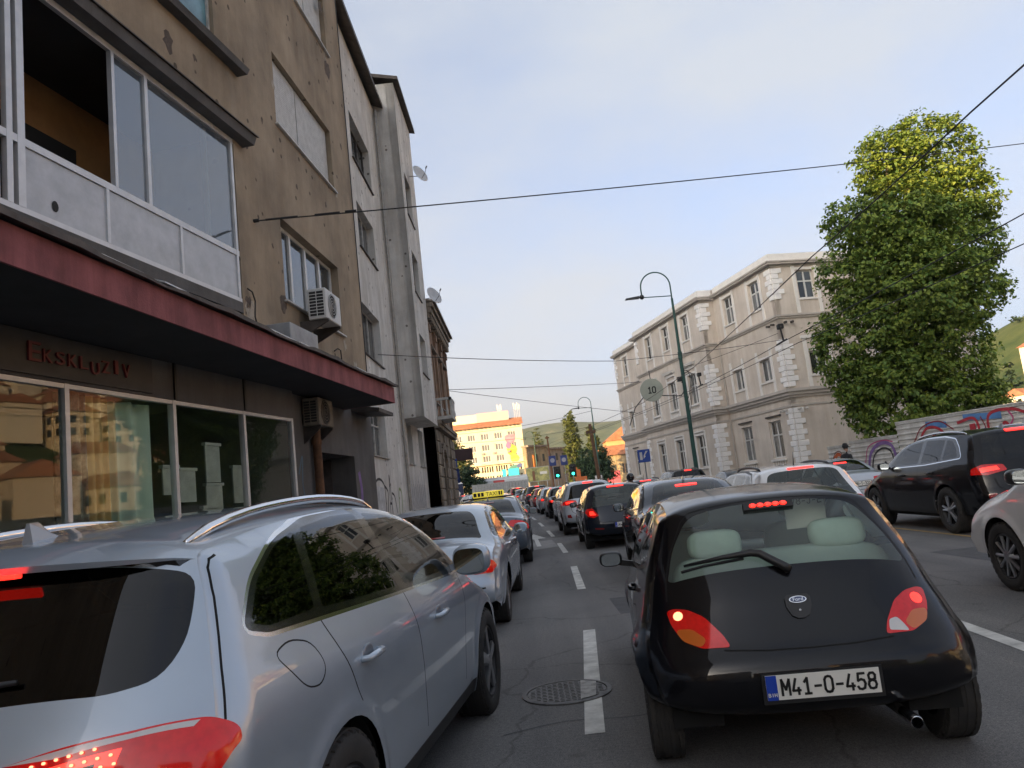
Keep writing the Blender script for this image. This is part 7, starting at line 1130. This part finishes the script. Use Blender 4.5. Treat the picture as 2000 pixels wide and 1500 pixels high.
s10 = tag(empty('route_sign', (7.35, 40.6, 5.55)), 'round pale sign with the number 10 hanging from the trolley wires', 'sign'); MB().lathe([(.0001, -.02), (.60, -.02), (.62, 0), (.60, .02), (.0001, .02)], 28, 'y', (0, 0, .55)).obj('disc', mat('sign_pale', (.42, .44, .36), .6, var=.1, vs=3), s10); plate_text('digits', '10', PTXT, s10, (0, -.022, .55), .46, .38, .06); MB().tube([(-.5, 0, .2), (-1.0, 0, -.3), (-1.4, 0, -1.2)], .025, 6).tube([(.5, 0, .2), (1.6, .4, .1), (2.0, 1.2, .5)], .025, 6).tube([(0, 0, 1.15), (0, .1, 1.6)], .02, 6).obj('hanger', M_WIRE, s10)
# signs
M_SBL = mat('sign_blue', (.012, .06, .32), .4); M_SBD = mat('sign_navy', (.012, .03, .14), .4)
bs = tag(empty('road_sign', (7.25, 45.5, gz(45.5)+.1)), 'square blue road sign on a post in front of the palace', 'sign'); MB().tube([(0, 0, 0), (0, 0, 2.4)], .035, 8).obj('post', M_GAL, bs); MB().cbox(-.36, .36, -.05, -.03, 2.2, 2.95, .008).obj('face', M_SBL, bs); MB().box(-.25, -.1, -.054, -.052, 2.35, 2.8).prism([(-.05, -.053, 2.4), (.1, -.053, 2.55), (.05, -.053, 2.6), (.25, -.053, 2.85), (.12, -.053, 2.85), (-.02, -.053, 2.6)], (0, -.001, 0), (0, .001, 0)).obj('symbol', M_SILLW, bs)
ps = tag(empty('direction_sign', (-4.0, 45, gz(45)+.1)), 'two stacked blue panels on a post beside the old townhouse', 'sign'); MB().tube([(0, .05, 0), (0, .05, 4.3)], .04, 8).obj('post', M_GAL, ps); MB().cbox(-.3, .3, -.03, .0, 3.1, 3.62, .008).obj('upper_panel', M_SBL, ps); MB().cbox(-.32, .38, -.03, .0, 2.2, 3.05, .008).obj('lower_panel', M_SBD, ps); MB().prism([(-.15, -.033, 2.75), (.05, -.033, 2.9), (.25, -.033, 2.75), (.2, -.033, 2.72), (.05, -.033, 2.84), (-.1, -.033, 2.72)], (0, -.001, 0), (0, .001, 0)).box(-.18, .24, -.034, -.032, 2.4, 2.46).obj('symbol', M_SILLW, ps)
bb = tag(empty('billboard', (-4.6, 60, gz(60))), 'dark brown billboard panel seen from behind near the blue signs', 'billboard'); MB().cbox(-.85, .95, -.1, .1, 4.2, 5.1, .03).obj('panel', mat('billboard_brown', (.045, .018, .02), .5, var=.2, vs=2), bb); MB().tube([(-.7, .0, 0), (-.7, .0, 4.25)], .06, 8).obj('post', mat('post_yellow', (.4, .28, .04), .6), bb)
# portable toilet, fence and bus at the end of the street
to = tag(empty('portable_toilet', (-8.2, 95, gz(95)+.1)), 'dark navy portable toilet with white emblem beside the townhouse', 'toilet'); MB().cbox(-.75, .75, 0, 1.3, 0, 2.75, .05).obj('cabin', mat('toilet_navy', (.012, .02, .06), .5), to); MB().hexa([(-.78, -.03, 2.76), (.78, -.03, 2.76), (.78, 1.33, 2.76), (-.78, 1.33, 2.76), (-.5, .2, 3.0), (.5, .2, 3.0), (.5, 1.1, 3.0), (-.5, 1.1, 3.0)]).obj('roof', mat('toilet_roof', (.5, .5, .5), .6), to); MB().lathe([(.0001, -.03), (.28, -.03), (.28, .0)], 16, 'y', (.15, 0, 1.6)).box(.02, .3, -.035, -.025, 1.05, 1.2).obj('emblem', M_SILLW, to)
fn = empty('site_fence', (-6.9, 104, gz(104)), label='grey sheet metal fence behind the distant pedestrian', cat='fence')
for k in range(18): MB().cbox(-.0+.42*k, .40+.42*k, 0, .05, 0, 2.6, .01).obj('sheet', M_GAL, fn)
bus = empty('bus', (-6.6, 110, gz(110)), R(3), 'white bus crossing at the end of the street', 'bus'); M_BUS = mat('bus_white', (.52, .55, .58), .4, var=.1, vs=1.)
MB().cbox(-.6, 7.4, 0, 2.5, .35, 3.15, .12).obj('body', M_BUS, bus)
for k in range(5): MB().box(-.2+1.5*k, 1.1+1.5*k, -.01, .02, 1.5, 2.5).obj('window', PANE if k % 2 else PANE3, bus)
MB().box(2.4, 4.0, -.02, -.011, 2.45, 2.95).obj('stripe', mat('bus_red', (.45, .06, .06), .5), bus); MB().box(2.3, 4.1, -.02, -.011, .9, 1.45).obj('panel', M_SILLW, bus); MB().box(-.5, 7.3, .2, 2.3, 3.152, 3.4).obj('roof_box', M_BUS, bus)
for x in (1.0, 6.0): MB().lathe([(.45, .3), (.48, .1), (.48, -.1), (.3, -.14), (.0001, -.14)], 18, 'y', (x, .1, .48)).obj('wheel', RUB, bus)
b3_ = empty('billboard', (.6, 121, gz(121)), 0, 'large advertising billboard on legs before the shabby grey house', 'billboard'); MB().cbox(0, 3.7, 0, .2, 2.2, 4.5, .03).obj('frame', M_GAL, b3_); MB().box(.1, 3.6, -.02, -.005, 2.3, 4.4).obj('poster', mat('poster_field', (.34, .32, .12), .7, var=.8, vs=1.4, col2=(.08, .10, .05)), b3_); MB().box(1.0, 1.4, -.03, -.021, 2.4, 3.9).obj('poster_figure', mat('poster_brown', (.14, .06, .03), .7), b3_); MB().box(2.2, 3.3, -.03, -.021, 3.3, 3.7).obj('poster_writing', M_SILLW, b3_); MB().tube([(.5, .1, 0), (.5, .1, 2.3)], .08, 8).tube([(3.2, .1, 0), (3.2, .1, 2.3)], .08, 8).obj('leg', M_GAL, b3_)
fl = [tag(empty('light_box', (x, 100+2*k, gz(100))), l, 'sign') for k, (x, l) in enumerate(((4.1, 'dark blue light box sign left of the rusty pole'), (5.7, 'dark blue light box sign right of the rusty pole')))]
for r in fl: MB().cbox(-.45, .45, 0, .2, 3.9, 5.2, .03).obj('box', M_SBD, r); MB().lathe([(.0001, -.02), (.3, -.02), (.3, .01)], 16, 'y', (0, 0, 4.6)).obj('symbol', mat('symbol_grey', (.25, .25, .3), .5), r); MB().tube([(0, .1, 0), (0, .1, 3.9)], .05, 8).obj('post', M_GAL, r)
# traffic lights
G_L = mat('signal_green', (.02, .3, .2), .4, emit=(.02, .9, .55), es=2.5)
for x, y, l in ((5.65, 86, 'traffic light showing green before the orange roadworks screen'), (4.1, 90, 'traffic light showing green left of its twin')):
    r = tag(empty('traffic_light', (x, y, gz(y))), l, 'traffic light'); MB().tube([(0, 0, 0), (0, 0, 3.2)], .06, 8).obj('post', M_GAL, r); MB().cbox(-.2, .2, -.15, .15, 2.3, 3.4, .03).obj('housing', BLK, r); MB().cbox(-.38, .38, .151, .17, 2.15, 3.55, .005).obj('backboard', BLK, r)
    for k, m in enumerate((G_L, GLOSSB, GLOSSB)): MB().lathe([(.0001, -.17), (.13, -.165), (.14, -.15)], 16, 'y', (0, 0, 2.5+.35*k)).obj('lens', m, r)
rs = tag(empty('roadworks_screen', (7.0, 93, gz(93))), 'orange and white roadworks screen beside the green traffic light', 'barrier'); MB().cbox(-.7, .7, 0, .1, .4, 2.1, .02).obj('board', mat('screen_orange', (.62, .16, .04), .6, var=.2, vs=2), rs); MB().box(-.5, .0, -.01, -.002, 2.0, 3.0).hexa([(-.55, 0, 2.2), (-.1, 0, 2.2), (-.1, .1, 2.2), (-.55, .1, 2.2), (-.6, 0, 3.3), (-.4, 0, 3.3), (-.4, .1, 3.3), (-.6, .1, 3.3)]).obj('arrow_board', MATS['screen_orange'], rs); MB().tube([(-.5, .05, 0), (-.5, .05, .5)], .03, 6).tube([(.5, .05, 0), (.5, .05, .5)], .03, 6).obj('leg', M_GAL, rs)
cc = tag(empty('control_cabinet', (8.6, 88, gz(88)+.1)), 'white control cabinet at the foot of the wooden pole', 'cabinet'); MB().cbox(-.4, .4, -.2, .2, 0, 1.9, .03).obj('casing', M_SILLW, cc); MB().box(-.3, .3, -.21, -.201, .3, 1.6).obj('door', M_SILLW, cc)
# people
def cloth_mat(name, stops):        # colour by height on the body: shoes, trousers, jacket, skin, hair
    m = bpy.data.materials.new(name); m.use_nodes = True; t = m.node_tree; L = t.links.new; b = t.nodes['Principled BSDF']; b.inputs['Roughness'].default_value = .85; tc_ = nd(t, 'ShaderNodeTexCoord'); sp = nd(t, 'ShaderNodeSeparateXYZ'); L(tc_.outputs['Object'], sp.inputs[0]); mr = nd(t, 'ShaderNodeMapRange'); mr.inputs[2].default_value = 2.; L(sp.outputs[2], mr.inputs[0])
    r = nd(t, 'ShaderNodeValToRGB'); r.color_ramp.interpolation = 'CONSTANT'; e = r.color_ramp.elements; e[0].position = 0; e[0].color = (*stops[0][1], 1); e[1].position = stops[1][0]/2; e[1].color = (*stops[1][1], 1)
    for z, c in stops[2:]: q = e.new(z/2); q.color = (*c, 1)
    L(mr.outputs[0], r.inputs[0]); L(r.outputs[0], b.inputs['Base Color']); return m
def person(label, loc, rz, J_, E_, m, sub=2):
    me = bpy.data.meshes.new('person'); names = list(J_); me.from_pydata([J_[n][:3] for n in names], [(names.index(a), names.index(c)) for a, c in E_], []); o = bpy.data.objects.new('person', me); COL.objects.link(o); md = o.modifiers.new('skin', 'SKIN'); md.branch_smoothing = .6
    for i, n in enumerate(names): v = me.skin_vertices[0].data[i]; q = J_[n]; v.radius = (q[3], q[4] if len(q) > 4 else q[3]); v.use_root = (n == 'pel')
    ss = o.modifiers.new('smooth', 'SUBSURF'); ss.levels = ss.render_levels = sub; md.use_smooth_shade = True; me.materials.append(m); o.location = loc; o.rotation_euler = (0, 0, rz); return tag(o, label, 'person')
def walk_j(st=.16):
    J_ = dict(pel=(0, 0, .95, .15, .11), bel=(0, .01, 1.12, .15, .11), che=(0, .0, 1.32, .175, .12), nek=(0, .0, 1.47, .06), jaw=(0, .03, 1.55, .062, .07), fac=(0, .025, 1.63, .075, .095), cro=(0, .015, 1.72, .068, .085))
    for s, n in ((-1, 'l'), (1, 'r')): J_.update({'sh'+n: (s*.19, 0, 1.40, .065), 'el'+n: (s*.25, -.02*s, 1.13, .048), 'wr'+n: (s*.25, .10*s, .90, .034), 'ha'+n: (s*.24, .13*s, .82, .038, .022), 'fi'+n: (s*.235, .15*s, .75, .02, .018), 'th'+n: (s*.215, .165*s, .82, .014), 'hi'+n: (s*.10, 0, .88, .10), 'kn'+n: (s*.10, s*st*.5, .50, .068), 'an'+n: (s*.10, s*st, .10, .045), 'to'+n: (s*.11, s*st+.16, .05, .04, .03)})
    E_ = [('pel', 'bel'), ('bel', 'che'), ('che', 'nek'), ('nek', 'jaw'), ('jaw', 'fac'), ('fac', 'cro')]
    for n in 'lr': E_ += [('che', 'sh'+n), ('sh'+n, 'el'+n), ('el'+n, 'wr'+n), ('wr'+n, 'ha'+n), ('ha'+n, 'fi'+n), ('ha'+n, 'th'+n), ('pel', 'hi'+n), ('hi'+n, 'kn'+n), ('kn'+n, 'an'+n), ('an'+n, 'to'+n)]
    return J_, E_
SKIN = (.38, .22, .15)
person('person in pale shirt and blue jeans walking near the navy portable toilet', (-7.6, 96.5, gz(96.5)), 0, *walk_j(), cloth_mat('clothes_pale', [(0, (.03, .03, .03)), (.1, (.03, .05, .09)), (.98, (.35, .37, .42)), (1.48, SKIN), (1.66, (.03, .02, .015))]))
pr_ = person('person in dark jacket and black cap walking along the graffiti hoarding', (10.95, 26.2, .14), R(-70), *walk_j(), cloth_mat('clothes_dark', [(0, (.02, .02, .02)), (.1, (.025, .027, .035)), (.98, (.02, .022, .026)), (1.5, SKIN), (1.6, (.012, .012, .014))]))
MB().lathe([(.0001, 1.80), (.05, 1.795), (.085, 1.76), (.10, 1.70), (.103, 1.655), (.095, 1.65)], 18, 'z', (0, .02, 0)).hexa([(-.07, .10, 1.66), (.07, .10, 1.66), (.055, .20, 1.645), (-.055, .20, 1.645), (-.07, .10, 1.672), (.07, .10, 1.672), (.055, .20, 1.655), (-.055, .20, 1.655)]).obj('cap', mat('cap_black', (.012, .012, .014), .8), pr_, ang=50)
def sit_j(): 
    J_ = dict(pel=(0, 0, .10, .16, .13), bel=(0, .01, .27, .155, .12), che=(0, -.02, .47, .19, .125), nek=(0, -.02, .63, .062), jaw=(0, .0, .70, .064, .07), fac=(0, .0, .78, .076, .095), cro=(0, -.01, .87, .07, .085))
    for s, n in ((-1, 'l'), (1, 'r')): J_.update({'sh'+n: (s*.20, -.02, .55, .07), 'el'+n: (s*.27, .16, .34, .05), 'wr'+n: (s*.19, .38, .40, .034), 'ha'+n: (s*.17, .45, .43, .04, .024), 'fi'+n: (s*.15, .49, .46, .02), 'th'+n: (s*.12, .45, .45, .014), 'hi'+n: (s*.10, .04, .09, .10), 'kn'+n: (s*.13, .46, .16, .07), 'an'+n: (s*.13, .62, -.24, .048), 'to'+n: (s*.13, .78, -.29, .04, .03)})
    return J_, walk_j()[1]
dx, dy = 1.291, 3.809; ca, sa = math.cos(R(6.2)), math.sin(R(6.2))
def ka_pt(x, y, z): return (dx+x*ca+y*sa, dy-x*sa+y*ca, z)
person('dark haired driver seated inside the small black hatchback', ka_pt(-.38, 1.62, .46), -R(6.2), *sit_j(), cloth_mat('driver_clothes', [(0, (.03, .03, .035)), (.62, (.10, .06, .045)), (.73, (.02, .017, .015))]))
# scooter and rider
sx, sy_ = 3.42, 24.2; sc = empty('motor_scooter', (sx, sy_, gz(sy_)), 0, 'motor scooter with a white top case between the silver crossover and dark estate', 'scooter')
for y in (.25, 1.5): MB().lathe([(.14, .05), (.22, .055), (.26, .03), (.265, 0), (.26, -.03), (.22, -.055), (.14, -.05)], 24, 'x', (0, y, .265)).obj('wheel', RUB, sc, ang=40)
b = MB(); soft(b, (0, .45, .62), (.34, .95, .36), .6); b.obj('rear_body', P_WHITE, sc, smooth=True); b = MB(); soft(b, (0, .5, .83), (.30, .75, .12), .6); b.obj('saddle', BLK, sc, smooth=True); b = MB(); soft(b, (0, 1.28, .72), (.40, .16, .62), .7); b.obj('leg_shield', P_WHITE, sc, smooth=True); MB().box(-.17, .17, .8, 1.3, .30, .36).obj('footboard', BLK, sc)
MB().tube([(-.34, 1.15, 1.06), (-.1, 1.2, 1.08), (.1, 1.2, 1.08), (.34, 1.15, 1.06)], .018, 8).tube([(0, 1.2, 1.08), (0, 1.5, .3)], .03, 8).obj('handlebar', BLK, sc); b = MB(); soft(b, (0, .05, 1.14), (.46, .40, .44), .6); b.obj('top_case', P_WHITE, sc, smooth=True); MB().ell((0, -.16, 1.02), (.12, .02, .03), 12, 8).obj('tail_light', L_LIT, sc, smooth=True)
ry = person('scooter rider in dark jacket and black helmet', (sx, sy_+.52, gz(sy_)+.80), 0, *sit_j(), cloth_mat('rider_clothes', [(0, (.02, .02, .024)), (.66, SKIN), (.72, (.02, .02, .02))])); MB().ell((0, 0, .80), (.13, .15, .135), 18, 12).obj('helmet', GLOSSB, ry, smooth=True)
# ---------------- evening haze ----------------
hm_ = bpy.data.materials.new('haze'); hm_.use_nodes = True; t = hm_.node_tree; t.nodes.clear(); o_ = nd(t, 'ShaderNodeOutputMaterial'); pv = nd(t, 'ShaderNodeVolumePrincipled'); pv.inputs['Color'].default_value = (.86, .9, .95, 1); pv.inputs['Density'].default_value = .00014; pv.inputs['Anisotropy'].default_value = .2; t.links.new(pv.outputs[0], o_.inputs['Volume'])
hz_ = MB().box(-1720, 1720, -140, 2720, -12, 330).obj('haze', hm_); tag(hz_, 'thin evening haze filling the valley air', 'haze', kind='stuff')
